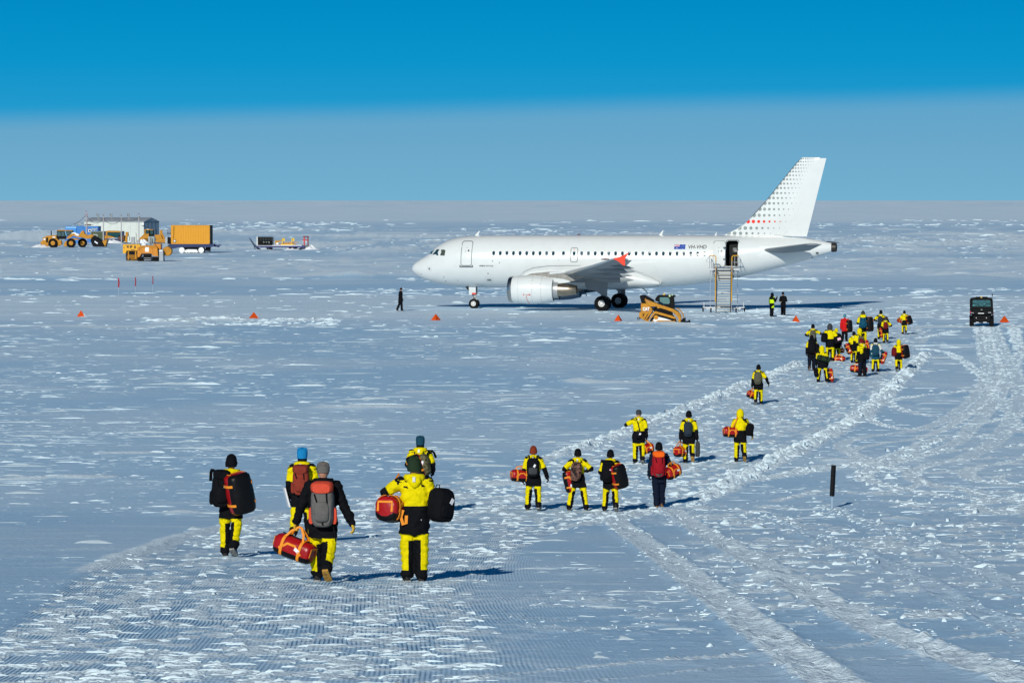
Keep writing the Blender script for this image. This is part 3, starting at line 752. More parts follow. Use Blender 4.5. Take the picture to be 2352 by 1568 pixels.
# cockpit glazing
def px_patch(px, off=.008):
    out = []
    for X, Y in px:
        xf, yf = 980 + X / 5.6, 540 + Y / 5.6; zz = (756 - yf) / 30.5 / PS; s_ = (xf - 1001.8) / 30.53
        for _ in range(6):
            s2 = (xf - 1001.8) / 30.53 + .2 * (side_y(s_, min(zz, f_top(s_) - .01)))
            s_ = .5 * (s_ + s2)
        out.append((s_, min(zz, f_top(s_) - .012)))
    return out
for sg in (-1, 1):
    for nm, px, mt in (('windscreen', [(348, 472), (400, 407), (452, 391), (400, 467)], M('blue_windscreen', (.015, .10, .16), .05, spec=.8)), ('cockpit_window', [(407, 469), (472, 391), (512, 389), (497, 483)], glass), ('cockpit_window', [(520, 481), (534, 394), (584, 393), (599, 412), (586, 483)], M('cockpit_glass_pale', (.06, .075, .06), .1, spec=.8))):
        q = px_patch(px); k = MB(); patch(k, q, 0, .010, sg); w = part(nm, k, mt, plane); s2 = MB(); outline(s2, q, .05, 0, .014, sg); part('window_frame', s2, white2, w)
# small marks: sensor plates, probes, vents
mk = MB()
for X, Y, w_, h_ in ((355, 662, 26, 34), (1190, 812, 62, 26), (1255, 553, 16, 16), (1350, 573, 16, 16), (1186, 722, 18, 18), (558, 775, 14, 12), (575, 833, 14, 12), (750, 820, 24, 4), (2158, 535, 8, 8), (228, 735, 20, 5)):
    s_ = (980 + X / 5.6 - 1001.8) / 30.53 + .33; zz = (756.5 - (540 + Y / 5.6)) / 30.55 / PS
    patch(mk, rrect(s_, zz, w_ / 171, h_ / 171, min(w_, h_) / 171 * .45), 0, .012)
part('sensor_plate', mk, mgrey, plane)['kind'] = 'stuff'
mk = MB()
for X, Y, w_, h_ in ((355, 664, 62, 70), (1190, 810, 100, 66)):
    s_ = (980 + X / 5.6 - 1001.8) / 30.53 + .33; zz = (756.5 - (540 + Y / 5.6)) / 30.55 / PS
    outline(mk, rrect(s_, zz, w_ / 171, h_ / 171, .04), .012)
part('panel_seam', mk, M('seam_pale', (.42, .42, .44), .5), plane)['kind'] = 'stuff'
# lettering and flag
def letter_on_hull(name, body, s0, z0, size, mat, bold=0.0, shear=0.0, squeeze=1.0):
    vs, fs = text_mesh(body, size, bold=bold, shear=shear)
    k = MB(); k.add([side_pt(s0 + v[0] * squeeze, z0 + v[2], .014) for v in vs], fs); return part(name, k, mat, plane, None)
letter_on_hull('registration_lettering', 'VH-VHD', 22.44, 4.80, .40, blackm, .004, .12, .98)
letter_on_hull('type_lettering', 'AIRBUS A319 ACJ', 5.88, 3.36, .155, blackm, .003, .1, .95)
fl = MB(); F0, F1, FZ0, FZ1 = 21.36, 22.24, 4.76, 5.12
def fr(a, b, c, d, mi, off=.010):
    patch(fl, [(F0 + a * (F1 - F0), FZ0 + c * (FZ1 - FZ0)), (F0 + b * (F1 - F0), FZ0 + c * (FZ1 - FZ0)), (F0 + b * (F1 - F0), FZ0 + d * (FZ1 - FZ0)), (F0 + a * (F1 - F0), FZ0 + d * (FZ1 - FZ0))], mi, off)
fr(0, 1, 0, 1, 0)
fr(0, .5, .67, .83, 1, .014); fr(.2, .3, .5, 1, 1, .015)
fr(0, .5, .71, .79, 2, .018); fr(.225, .275, .5, 1, 2, .019)
for a, b, c, d in ((0, .5, .08, 0), (0, 1, .08, 0), ):
    pass
def diag(x0, z0, x1, z1, w, mi, off):
    dx, dz = x1 - x0, z1 - z0; l = math.hypot(dx, dz); nx, nz_ = -dz / l * w, dx / l * w
    patch(fl, [(F0 + (x0 + nx) * (F1 - F0), FZ0 + (z0 + nz_) * (FZ1 - FZ0)), (F0 + (x0 - nx) * (F1 - F0), FZ0 + (z0 - nz_) * (FZ1 - FZ0)), (F0 + (x1 - nx) * (F1 - F0), FZ0 + (z1 - nz_) * (FZ1 - FZ0)), (F0 + (x1 + nx) * (F1 - F0), FZ0 + (z1 + nz_) * (FZ1 - FZ0))], mi, off)
diag(.02, .54, .48, .96, .04, 1, .012); diag(.02, .96, .48, .54, .04, 1, .0125); diag(.02, .54, .48, .96, .015, 2, .013); diag(.02, .96, .48, .54, .015, 2, .0135)
def star(cx, cz, r, n=7):
    pl = []
    for k in range(2 * n):
        a = PI / 2 + k * PI / n; rr = r if k % 2 == 0 else r * .5; pl.append((F0 + cx * (F1 - F0) + rr * math.cos(a), FZ0 + cz * (FZ1 - FZ0) + rr * math.sin(a)))
    patch(fl, pl, 1, .016)
star(.25, .22, .05); star(.75, .83, .026); star(.63, .52, .026); star(.86, .60, .026); star(.75, .16, .026); star(.80, .42, .014, 5)
part('national_flag', fl, [M('flag_blue', (.012, .06, .33), .4), M('flag_white', (.8, .8, .8), .4), M('flag_red', (.6, .03, .03), .4)], plane, None)
# fin, with rudder, and its print of dots
FLE = pchip([5.55, 5.87, 6.5, 7.21, 11.85, 12.0], [24.6, 25.1, 26.35, 27.16, 31.1, 31.25]); FTE = lambda zz: 31.5 + (zz - 5.65) * (33.05 - 31.5) / (11.9 - 5.65)
def foil(u):                                                       # half thickness of a section of unit chord
    return 5 * (0.2969 * math.sqrt(max(u, 0)) - 0.126 * u - 0.3516 * u * u + 0.2843 * u ** 3 - 0.1036 * u ** 4)
def fin_half(zz, s_):
    a, b = FLE(zz), FTE(zz); c = b - a; tk = 0.085 if zz > 7.2 else 0.085 * max(.25, (zz - 5.5) / 1.7)
    return foil(min(max((s_ - a) / c, 0), 1)) * tk * min(c, 5.0)
def fin_ring(zz, u0, u1, n=14):
    a, b = FLE(zz), FTE(zz); us = [u0 + (u1 - u0) * (1 - math.cos(PI * k / n)) / 2 for k in range(n + 1)]
    return [(a + u * (b - a), fin_half(zz, a + u * (b - a)) + .012, zz) for u in us] + [(a + u * (b - a), -fin_half(zz, a + u * (b - a)) - .012, zz) for u in us[::-1]]
fz = [5.5, 5.75, 6.0, 6.3, 6.6, 6.9, 7.2, 7.6, 8.2, 9, 10, 11, 11.6, 11.82]
fin = part('tail_fin', MB().loft([fin_ring(zz, 0, .72) for zz in fz] + [[(p[0] + .1, p[1] * .3, p[2] + .07) for p in fin_ring(11.82, 0, .72)]]), white, plane)
rud = part('rudder', MB().loft([fin_ring(zz,   .7205, 1.0, 8) for zz in [5.75] + fz[3:]]), white, fin)
part('fin_leading_edge', MB().tube([(FLE(zz) - .005, 0, zz) for zz in (7.25, 8.5, 10, 11, 11.7)], .028, 6), M('dark_edge', (.03, .035, .05), .4), fin)
dots = MB(); reds = MB()
rows = [112, 137, 167, 195, 226, 260, 296, 334, 373, 419, 463, 511, 564, 619, 675, 734, 782]
for Y in rows:
    f_ = (Y - 112) / 670; spc = 20 + 33.5 * f_; r0 = 8.3 + 11.2 * f_; n_d = 8 if Y > 500 else 7
    zz = (755 - (360 + Y / 3.733)) / 30.4 / PS
    sle = FLE(min(zz, 11.95)); s0 = sle + r0 * .55 / 3.733 / 30.53
    for k in range(n_d + 1):
        rr = r0 * (1 - k / (n_d + 1.0)) ** 1.05 / 3.733 / 30.53; s_ = s0 + k * spc / 3.733 / 30.53
        if rr < .012: continue
        for sg in (-1, 1):
            tgt = reds if (Y == 675 and k < 7) else dots
            vs = [(s_, sg * (fin_half(zz, s_) + .020), zz)]
            for j in range(14):
                a = 2 * PI * j / 14; ps, pz = s_ + rr * math.cos(a), zz + rr * math.sin(a)
                pz = max(pz, 5.86); ps = max(ps, FLE(min(max(pz, 5.6), 11.95)) + .012)
                vs.append((ps, sg * (fin_half(min(pz, 11.8), ps) + .020), pz))
            tgt.add(vs, [(0, 1 + j, 1 + (j + 1) % 14) for j in range(14)])
for o_ in (part('dot_pattern', dots, greydot, fin, None), part('red_dot_row', reds, M('red_dot_print', (.75, .02, .012), .4), fin, None)): o_['kind'] = 'stuff'
# tailplane
for sg in (-1, 1):
    def tp_ring(t_, u0=0, u1=1, n=10):
        y = sg * (0.55 + t_ * 5.7); le = 27.75 + 4.45 * t_; ch = 3.95 - 2.7 * t_; zz = 4.62 + .62 * t_
        us = [u0 + (u1 - u0) * (1 - math.cos(PI * k / n)) / 2 for k in range(n + 1)]
        return [(le + u * ch, y, zz + foil(u) * .10 * ch + .008) for u in us] + [(le + u * ch, y, zz - foil(u) * .10 * ch - .008) for u in us[::-1]]
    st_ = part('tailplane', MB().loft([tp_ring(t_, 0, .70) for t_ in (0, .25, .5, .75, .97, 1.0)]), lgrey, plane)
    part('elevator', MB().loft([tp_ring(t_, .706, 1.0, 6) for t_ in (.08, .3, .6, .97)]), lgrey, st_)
    k = MB(); patch(k, rrect(29.1, 4.55, 2.3, .92, .2), 0, .012, sg); part('hinge_plate', k, M('hinge_plate_grey', (.66, .69, .69), .4), plane)
# exhaust of the small tail engine
part('tail_exhaust', MB().lathe([(.36, 33.46), (.345, 33.80), (.29, 33.86), (.24, 33.80), (.20, 33.5)], 'x', (0, 0, 4.90), 20), [M('exhaust_dark', (.05, .045, .04), .5, metal=.6)], plane)
# wings
WZ = lambda y: 2.50 + (abs(y) - 1.9) * .108 + max(0, abs(y) - 9) ** 2 * .0022
WLE = lambda y: 11.35 + (abs(y) - 1.9) * .520
def WCH(y):
    a = abs(y)
    return (6.35 - (a - 1.9) * .56) if a < 6.4 else (3.83 - (a - 6.4) * .222)
def w_ring(y, u0, u1, n=10, tc=.115):
    ch = WCH(y); us = [u0 + (u1 - u0) * (1 - math.cos(PI * k / n)) / 2 for k in range(n + 1)]; t_ = tc * (1.15 - .25 * abs(y) / 17)
    top = [(WLE(y) + u * ch, y, WZ(y) + foil(u) * t_ * ch * 1.1 + .006 - .03 * u * ch) for u in us]
    bt = [(WLE(y) + u * ch, y, WZ(y) - foil(u) * t_ * ch * .8 - .006 - .03 * u * ch) for u in us[::-1]]
    return top + bt
def prism3(mb, tri, w):
    """upright blade: tri = [(s, z)...] at span y, width w"""
    pass
for sg in (-1, 1):
    yy = [sg * v for v in (1.2, 1.9, 3, 4.5, 6.4, 8, 10, 12, 14, 16, 16.85)]
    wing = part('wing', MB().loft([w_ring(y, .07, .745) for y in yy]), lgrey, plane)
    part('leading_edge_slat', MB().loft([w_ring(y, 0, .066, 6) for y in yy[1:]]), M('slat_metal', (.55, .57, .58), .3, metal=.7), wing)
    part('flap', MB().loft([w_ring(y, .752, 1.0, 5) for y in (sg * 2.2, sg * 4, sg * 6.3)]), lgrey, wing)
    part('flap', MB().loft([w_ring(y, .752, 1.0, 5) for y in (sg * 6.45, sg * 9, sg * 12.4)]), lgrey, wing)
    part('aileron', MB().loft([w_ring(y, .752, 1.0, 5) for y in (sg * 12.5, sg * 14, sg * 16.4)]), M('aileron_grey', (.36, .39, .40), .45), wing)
    for y0, ln, rr in ((4.6, 3.6, .25), (8.1, 3.7, .24), (11.2, 3.2, .21), (13.6, 1.9, .12)):
        y = sg * y0; te = WLE(y) + WCH(y); zz = WZ(y) - .03 * WCH(y) - .20
        prof = [(0, .02), (.12, .45), (.3, .85), (.5, 1.0), (.7, .8), (.88, .42), (1.0, .04)]
        rg = []
        for u, q in prof:
            s_ = te - ln * .70 + u * ln
            rg.append([(s_, y + rr * .62 * q * math.cos(2 * PI * j / 10), zz + (-.10 * u) + .10 + rr * 1.25 * q * math.sin(2 * PI * j / 10) - .10 * (u - .5)) for j in range(10)])
        part('flap_fairing', MB().loft(rg), lgrey, wing)
    # arrow shaped wingtip fence
    y = sg * 16.93; l0 = WLE(16.9); zz = WZ(16.9)
    tri = [(l0 + .0, zz + .0), (l0 + .50, zz + .13), (l0 + 1.14, zz + .42), (l0 + 1.19, zz + .41), (l0 + .93, zz + .04), (l0 + .93, zz - .52), (l0 + .80, zz - .51), (l0 + .40, zz - .19)]
    part('wingtip_fence', MB().prism(tri, y - .03, y + .03, 0, .015), orange_red, wing)
    part('navigation_light', MB().tube([(l0 - .95, sg * 16.45, zz - .06), (l0 - .60, sg * 16.55, zz - .05), (l0 - .3, sg * 16.7, zz - .05)], [.03, .06, .03], 6), M('nav_dark_red', (.10, .02, .03), .3), wing)
# belly fairing
bf = []
for s_, zt, zb, w in ((9.0, 2.5, 2.1, 1.70), (9.4, 3.0, 1.80, 1.93), (10.2, 3.32, 1.62, 2.05), (11.5, 3.44, 1.56, 2.10), (14, 3.46, 1.55, 2.12), (16.5, 3.40, 1.56, 2.12), (17.8, 3.25, 1.60, 2.10), (19.0, 2.85, 1.70, 2.02), (19.8, 2.50, 1.80, 1.90), (20.3, 2.20, 1.95, 1.72)):
    zc, hh = (zt + zb) / 2, (zt - zb) / 2; rg = []
    for j in range(32):
        a = 2 * PI * j / 32; ca, sa = math.cos(a), math.sin(a); e = .62
        rg.append((s_, w * math.copysign(abs(ca) ** e, ca), zc + hh * math.copysign(abs(sa) ** .8, sa)))
    bf.append(rg)
belly = part('belly_fairing', MB().loft(bf), white, plane)
sk = MB(); sk.tube([(s_, -w - .0, z2) for s_, w, z2 in ((9.05, 1.85, 2.55), (9.5, 1.985, 3.02), (10.2, 1.99, 3.28), (11.4, 1.985, 3.42), (13.0, 1.985, 3.46), (14, 1.985, 3.47))], .012, 5); part('fairing_seam', sk, mgrey, belly)
sk = MB(); sk.tube([(s_, -w, z2) for s_, w, z2 in ((17.0, 2.02, 3.36), (18.0, 2.02, 3.20), (19.0, 2.02, 2.86), (19.8, 1.97, 2.50), (20.26, 1.90, 2.22), (20.2, 1.84, 2.02), (19.8, 1.80, 1.86))], .014, 5); part('fairing_seam', sk, mgrey, belly)
# engines
for sg in (-1, 1):
    c = (0, sg * 5.75, 1.66)
    eng = part('engine', MB().lathe([(.93, 9.22), (1.02, 9.40), (1.09, 9.9), (1.125, 10.6), (1.12, 11.2), (1.05, 11.9), (.90, 12.58), (.86, 12.60), (.88, 12.2), (.88, 9.5)], 'x', c, 40, cap=False), white, plane)
    part('inlet_lip', MB().lathe([(.90, 9.50), (.87, 9.30), (.885, 9.14), (.945, 9.08), (1.0, 9.16), (1.035, 9.40)], 'x', c, 40, cap=False), steel, eng)
    part('fan_face', MB().lathe([(.02, 9.75), (.14, 9.85), (.26, 10.1), (.90, 10.15)], 'x', c, 28), M('fan_dark', (.06, .06, .065), .4, metal=.7), eng)
    fb = MB()
    for j in range(18):
        a = 2 * PI * j / 18; fb.add([(10.0, c[1] + .25 * math.cos(a), c[2] + .25 * math.sin(a)), (10.08, c[1] + .88 * math.cos(a), c[2] + .88 * math.sin(a)), (9.98, c[1] + .88 * math.cos(a + .22), c[2] + .88 * math.sin(a + .22)), (9.94, c[1] + .25 * math.cos(a + .25), c[2] + .25 * math.sin(a + .25))], [(0, 1, 2, 3)])
    part('fan_blade', fb, M('blade_metal', (.25, .25, .26), .35, metal=.9), eng)
    part('fan_duct', MB().lathe([(.84, 12.1), (.80, 12.3), (.66, 12.66), (.64, 12.98), (.55, 12.98)], 'x', c, 32), M('duct_grey', (.42, .43, .43), .4, metal=.5), eng)
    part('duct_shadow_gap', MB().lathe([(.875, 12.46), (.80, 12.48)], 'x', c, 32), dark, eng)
    part('core_nozzle', MB().lathe([(.545, 12.96), (.53, 13.15), (.455, 13.7), (.345, 14.36), (.32, 14.40), (.33, 14.1)], 'x', c, 32, cap=False), hotmetal, eng)
    part('exhaust_plug', MB().lathe([(.32, 14.0), (.22, 14.3), (.09, 14.5), (.05, 14.75), (.02, 14.78)], 'x', c, 16), M('plug_dark', (.05, .045, .04), .5, metal=.7), eng)
    part('nacelle_strake', MB().prism([(10.35, 2.32), (11.15, 2.40), (11.1, 2.46), (10.6, 2.44)], c[1] - .90, c[1] - .88), white2, eng)
    mk = MB()
    for s_ in (9.92, 11.05, 11.75):
        r = {9.92: 1.093, 11.05: 1.125, 11.75: 1.08}[s_]
        mk.tube([(s_, c[1] + r * math.cos(a), c[2] + r * math.sin(a)) for a in np.linspace(0, 2 * PI, 49)], .008, 4)
    part('panel_seam', mk, M('seam_pale', (.42, .42, .44), .5), eng)['kind'] = 'stuff'
    mk = MB(); mk.tube([(10.62 + .004 * k * k * .6, c[1] + sg * 1.135 * math.cos(a), c[2] + 1.135 * math.sin(a)) for k, a in enumerate(np.linspace(-.30, -1.25, 9))], .016, 5)
    mk.box((10.82, c[1] + sg * 1.10, c[2] - .36), (.24, .02, .035)).box((10.92, c[1] + sg * 1.095, c[2] - .36), (.05, .02, .13)).box((10.42, c[1] + sg * 1.09, c[2] - .36), (.08, .02, .07))
    part('red_marking', mk, redm, eng)
    # pylon
    py = MB()
    poly = [(10.3, 2.66), (10.8, 2.90), (12.2, 3.05), (13.6, 3.05), (15.2, 2.72), (14.5, 2.40), (13.4, 2.22), (12.7, 2.16), (12.0, 2.42), (11.2, 2.62)]
    py.prism(poly, c[1] - .20, c[1] + .20, 0, .06); pyl = part('pylon', py, M('pylon_metal', (.26, .25, .23), .4, metal=.4, noise=.3, nscale=5), eng)
    part('pylon_panel', MB().prism([(12.3, 2.86), (13.5, 2.98), (13.55, 3.06), (12.3, 3.02)], c[1] - .235, c[1] + .235), white2, pyl)
    part('pylon_fairing', MB().prism([(11.6, 2.56), (12.4, 2.60), (13.4, 2.50), (13.9, 2.36), (13.95, 2.26), (13.5, 2.18), (12.8, 2.12), (12.2, 2.36)], c[1] - .25, c[1] + .25, 0, .08), white2, pyl)
    part('drain_mast', MB().tube([(13.02, c[1], 1.12), (13.08, c[1], .86)], .035, 6), dark, eng)
# landing gear
def wheel(parent, c, r, w, hub_r, hub_mat, name='wheel'):
    prof = [(hub_r, -w * .5), (r * .80, -w * .5), (r * .95, -w * .38), (r, -w * .18), (r, w * .18), (r * .95, w * .38), (r * .80, w * .5), (hub_r, w * .5)]
    wo = part(name, MB().lathe(prof, 'y', c, 32, cap=False), tyre, parent)
    hb = MB().lathe([(.03, -w * .52), (hub_r * .35, -w * .50), (hub_r * .38, -w * .42), (hub_r * .85, -w * .40), (hub_r * .92, -w * .505), (hub_r, -w * .49), (hub_r, w * .49), (hub_r * .92, w * .505), (hub_r * .4, w * .42), (.03, w * .5)], 'y', c, 24)
    rim = part('rim', hb, hub_mat, wo)
    hl = MB()
    for j in range(9):
        a = 2 * PI * j / 9; hl.cyl((c[0] + hub_r * .62 * math.cos(a), c[1] - w * .43, c[2] + hub_r * .62 * math.sin(a)), (c[0] + hub_r * .62 * math.cos(a), c[1] - w * .38, c[2] + hub_r * .62 * math.sin(a)), hub_r * .12, 6)
    o = part('rim_hole', hl, dark, wo); return wo
for y in (-.26, .26): wheel(plane, (5.07, y, .38), .385, .22, .20, hubm, 'nose_wheel')
ng = part('nose_gear', MB().tube([(5.07, 0, .38), (5.07, 0, 1.0), (4.97, 0, 1.9)], [.07, .085, .12], 10).tube([(5.07, -.26, .38), (5.07, .26, .38)], .05, 8), steel, plane)
part('drag_brace', MB().tube([(5.05, -.1, .95), (4.35, -.14, 1.80)], .04, 6).tube([(5.05, .1, .95), (4.35, .14, 1.80)], .04, 6), M('brace_dark', (.06, .06, .07), .5), ng)
part('taxi_light', MB().ell((4.95, 0, .85), (.07, .12, .07)).box((5.02, 0, .72), (.42, .34, .07), ch=.02).box((5.12, -.05, 1.0), (.22, .12, .2), ch=.03).tube([(5.15, 0, .95), (5.30, 0, .72), (5.16, 0, .50)], .03, 6), M('gear_pale', (.55, .54, .50), .4, metal=.3), ng)
part('gear_door', MB().box((4.98, -.32, 1.42), (.56, .03, .66), rot=(.12, 0, 0)), white2, ng); part('gear_door', MB().box((4.98, .32, 1.42), (.56, .03, .66), rot=(-.12, 0, 0)), white2, ng)
part('gear_door_edge', MB().box((5.30, -.30, 1.40), (.05, .05, .60)).box((4.62, -.30, 1.62), (.12, .05, .24), rot=(0, .6, 0)), dark, ng)
rp = part('warning_pennant', MB().box((5.12, -.35, 1.18), (.34, .02, .12)), redm, ng)
for sg in (-1, 1):
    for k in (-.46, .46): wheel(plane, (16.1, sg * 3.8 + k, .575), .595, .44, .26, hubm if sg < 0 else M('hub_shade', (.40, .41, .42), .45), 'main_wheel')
    mg = part('main_gear', MB().tube([(16.1, sg * 3.8, .57), (16.1, sg * 3.8, 1.3), (16.0, sg * 3.75, 2.6)], [.10, .13, .17], 10).tube([(16.1, sg * 3.34, .575), (16.1, sg * 4.26, .575)], .08, 8).tube([(16.1, sg * 3.8, 1.2), (16.0, sg * 2.2, 2.1)], .06, 6), M('gear_grey', (.30, .31, .32), .4, metal=.4), plane)
    part('torque_link', MB().tube([(16.25, sg * 3.8, 1.15), (16.55, sg * 3.8, .9), (16.25, sg * 3.8, .62)], .04, 6).tube([(16.0, sg * 3.85, .9), (15.92, sg * 3.85, 1.6)], .025, 5), steel, mg)
    poly = [(14.75, 2.62), (15.1, 2.52), (16.42, 2.75), (16.55, 2.30), (16.50, 1.02), (16.20, 1.02), (15.95, 1.30), (15.55, 1.55), (14.95, 1.62), (14.78, 1.95)]
    part('gear_door', MB().prism(poly, sg * 4.22, sg * 4.17, 0, .01), lgrey, mg)
# aerials, beacon, belly mast
for s_, hh, ln, lean in ((5.25, .36, .28, .22), (20.0, .38, .25, .22), (24.35, .22, .14, .10)):
    zt = f_top(s_) - .01
    part('blade_aerial', MB().loft([[(s_ - ln * .5, -.03, zt), (s_ + ln * .5, -.02, zt), (s_ + ln * .5, .02, zt), (s_ - ln * .5, .03, zt)], [(s_ + lean * .9, -.01, zt + hh), (s_ + ln * .5 + lean * .6, -.008, zt + hh), (s_ + ln * .5 + lean * .6, .008, zt + hh), (s_ + lean * .9, .01, zt + hh)]]), white, plane)
part('beacon', MB().ell((13.5, 0, f_top(13.5)), (.12, .08, .09)), M('beacon_red', (.10, .01, .015), .3), plane)
part('belly_mast', MB().tube([(18.6, -.4, 1.75), (18.95, -.4, 1.42), (19.2, -.4, 1.18)], [.07, .05, .045], 6), white2, plane)
part('tail_skid', MB().box((31.9, -.2, 4.12), (.26, .1, .05)).box((26.2, -.3, 2.60), (.3, .1, .05)).box((32.4, -.55, 4.48), (.2, .05, .09)), dark, plane)
part('fin_crease', MB().tube([(29.0, -.36, 5.86), (29.9, -.42, 5.80), (30.4, -.40, 5.74)], .012, 5), mgrey, plane)

# ------------------------------------------------------------------ passenger steps at the rear door
def pl(s_, y, zz=0.0): return plane_m @ Vector((s_, y, zz))
plane_m = Matrix.Translation(PLANE_LOC) @ Matrix.Rotation(-PA, 4, 'Z') @ Matrix.Scale(PS, 4)
top_pt = pl(25.88, -2.75, 0)
stairs = thing('boarding_stairs', 'wheeled boarding stairs with yellow handrails leading up to the open rear door', 'stairs', (top_pt.x - .46, top_pt.y, 0), math.radians(-4))
yel = M('rail_yellow', (.62, .31, .012), .45); alu = M('stair_aluminium', (.42, .42, .38), .45, noise=.15, nscale=6); alu2 = M('stair_frame_grey', (.46, .48, .50), .45, metal=.3); dk = M('stair_side_black', (.02, .022, .025), .6)
PH = 3.36; RUN = 3.9; n_st = 16; HW = .56
part('platform', MB().box((0, 0, PH - .05), (2.35, 1.3, .10), ch=.02).box((-1.0, -.66, PH - .06), (.40, .03, .16)).box((1.0, -.66, PH - .06), (.40, .03, .16)), alu2, stairs)
for i in range(n_st):
    zz = .16 + (PH - .22) * i / n_st; yy = -.62 - RUN * (1 - i / n_st)
    st = part('tread', MB().box((0, yy, zz), (2 * HW - .06, .20, .03), ch=.008), alu, stairs)
    part('tread_nosing', MB().box((0, yy - .106, zz), (2 * HW - .06, .012, .036)), M('nosing_cream', (.60, .56, .42), .5), st)
for sx_ in (-1, 1):
    part('stringer', MB().prism([(-.55, PH - .20), (-.55, PH), (-.75, PH), (-.62 - RUN - .1, .24), (-.62 - RUN - .1, .02), (-.62 - RUN + .15, .02)], sx_ * HW - .03, sx_ * HW + .03, plane='yz'), dk, stairs)
    rl = MB(); x = sx_ * (HW + .07)
    rl.tube([(sx_ * 1.12, -.58, PH + 1.02), (x + sx_ * .10, -.62, PH + 1.02), (x, -.70, PH + .92), (x, -.78, PH + .10), (x, -.62 - RUN * .55, PH * .45 + 1.0), (x, -.62 - RUN * .80, PH * .2 + .98), (x, -.62 - RUN * .84, PH * .16 + .25)], .042, 8)
    part('handrail', rl, yel, stairs)
    lp = MB()
    for k in range(0, 5): lp.tube([(x, -.9 - RUN * k * .18, PH * (1 - k * .2)), (x, -.9 - RUN * k * .18, PH * (1 - k * .2) + .62)], .022, 6)
    lp.tube([(x, -.62 - RUN * .80, .95), (x, -.62 - RUN, .40), (x, -.62 - RUN, .05)], .03, 6)
    part('baluster', lp, alu2, stairs)
    gr = MB()
    for yq in (-.58, .52): gr.tube([(sx_ * 1.13, yq, PH), (sx_ * 1.13, yq, PH + 1.02)], .026, 6)
    gr.tube([(sx_ * 1.13, -.58, PH + .5), (sx_ * .75, -.6, PH + .5)], .02, 6).tube([(sx_ * .85, -.6, PH), (sx_ * .85, -.6, PH + 1.0)], .022, 6).tube([(sx_ * 1.13, .52, PH + 1.02), (sx_ * 1.13, -.58, PH + 1.02)], .026, 6)
    gr.tube([(sx_ * 1.13, -.5, PH + 1.0), (sx_ * 1.38, -.3, PH + .62), (sx_ * 1.34, -.3, PH + .5), (sx_ * 1.13, -.4, PH + .48)], .02, 6)
    part('platform_rail', gr, alu2, stairs)
    part('support_leg', MB().tube([(sx_ * 1.08, .3, PH - .1), (sx_ * 1.08, .3, .30)], .022, 6).tube([(sx_ * .9, -.5, PH - .1), (sx_ * .62, -1.5, PH * .66)], .03, 6), alu2, stairs)
    part('outrigger', MB().box((sx_ * 1.05, -1.6, .34), (1.2, .10, .10)).box((sx_ * .95, -3.4, .30), (.8, .10, .10)).box((sx_ * 1.55, -1.6, .5), (.05, .05, .5)).box((sx_ * 1.25, -1.6, .22), (.04, .04, .3)), alu2, stairs)
    for x_, y_ in ((sx_ * 1.62, -1.6), (sx_ * .98, -3.5)):
        w = part('wheel', MB().lathe([(.08, -.05), (.15, -.055), (.17, -.03), (.17, .03), (.15, .055), (.08, .05)], 'x', (x_, y_, .17), 16), tyre, stairs)
        part('rim', MB().lathe([(.085, -.05), (.03, -.06), (.03, .06), (.085, .05)], 'x', (x_, y_, .17), 12), hubm, w)
part('underframe', MB().box((0, -1.6, .36), (1.3, .1, .1)).box((0, -2.6, .34), (.1, 2.2, .08)).box((0, -.1, PH * .42), (1.1, .05, .05)).tube([(.9, .3, .3), (-.9, -3.2, .3)], .025, 6), alu2, stairs)
part('platform_skirt', MB().prism([(-.9, PH - .12), (.9, PH - .12), (.62, PH - .95), (-.62, PH - .95)], -.35, -.32), M('skirt_grey', (.36, .38, .41), .6), stairs)
# ------------------------------------------------------------------ vehicles and gear
class Tr:
    """converts readings taken off an enlarged view into metres on an object's own upright plane"""
    def __init__(s, zoom, ox, oy, X0, Y0, yaw=0.0, ppm=None):
        fx, fy = ox + X0 / zoom, oy + Y0 / zoom
        s.loc = G(fx * .9408, fy * .9408); s.k = zoom * (ppm or 8500.0 / s.loc.y); s.X0, s.Y0 = X0, Y0
        s.loc.z = Tz(s.loc.y)
    def __call__(s, X, Y): return ((X - s.X0) / s.k, (s.Y0 - Y) / s.k)
    def poly(s, *pts): return [s(*p) for p in pts]
caty = M('machine_yellow', (.50, .215, .006), .5, spec=.3, noise=.18, nscale=3, dirt=(.26, .12, .012), dirt_amt=.6)
oran = M('machine_orange_yellow', (.58, .21, .004), .45, noise=.15, nscale=3)
blk = M('machine_black', (.005, .005, .006), .55, spec=.10)
blk2 = M('black_plastic', (.006, .0065, .008), .6, spec=.10)
rub = tyre
cabglass = M('cab_glass', (.02, .07, .08), .06, spec=.8)
tealglass = M('teal_glass', (.16, .36, .36), .10, spec=.7)
psnow = M('packed_snow', (.80, .83, .87), .7, noise=.15, nscale=9, bump=.5, bscale=14)
greym = M('machine_grey', (.34, .37, .40), .5, noise=.2, nscale=4)
wmark = M('white_mark', (.78, .78, .76), .5)
lamp = M('lamp_lens', (.75, .78, .35), .3)
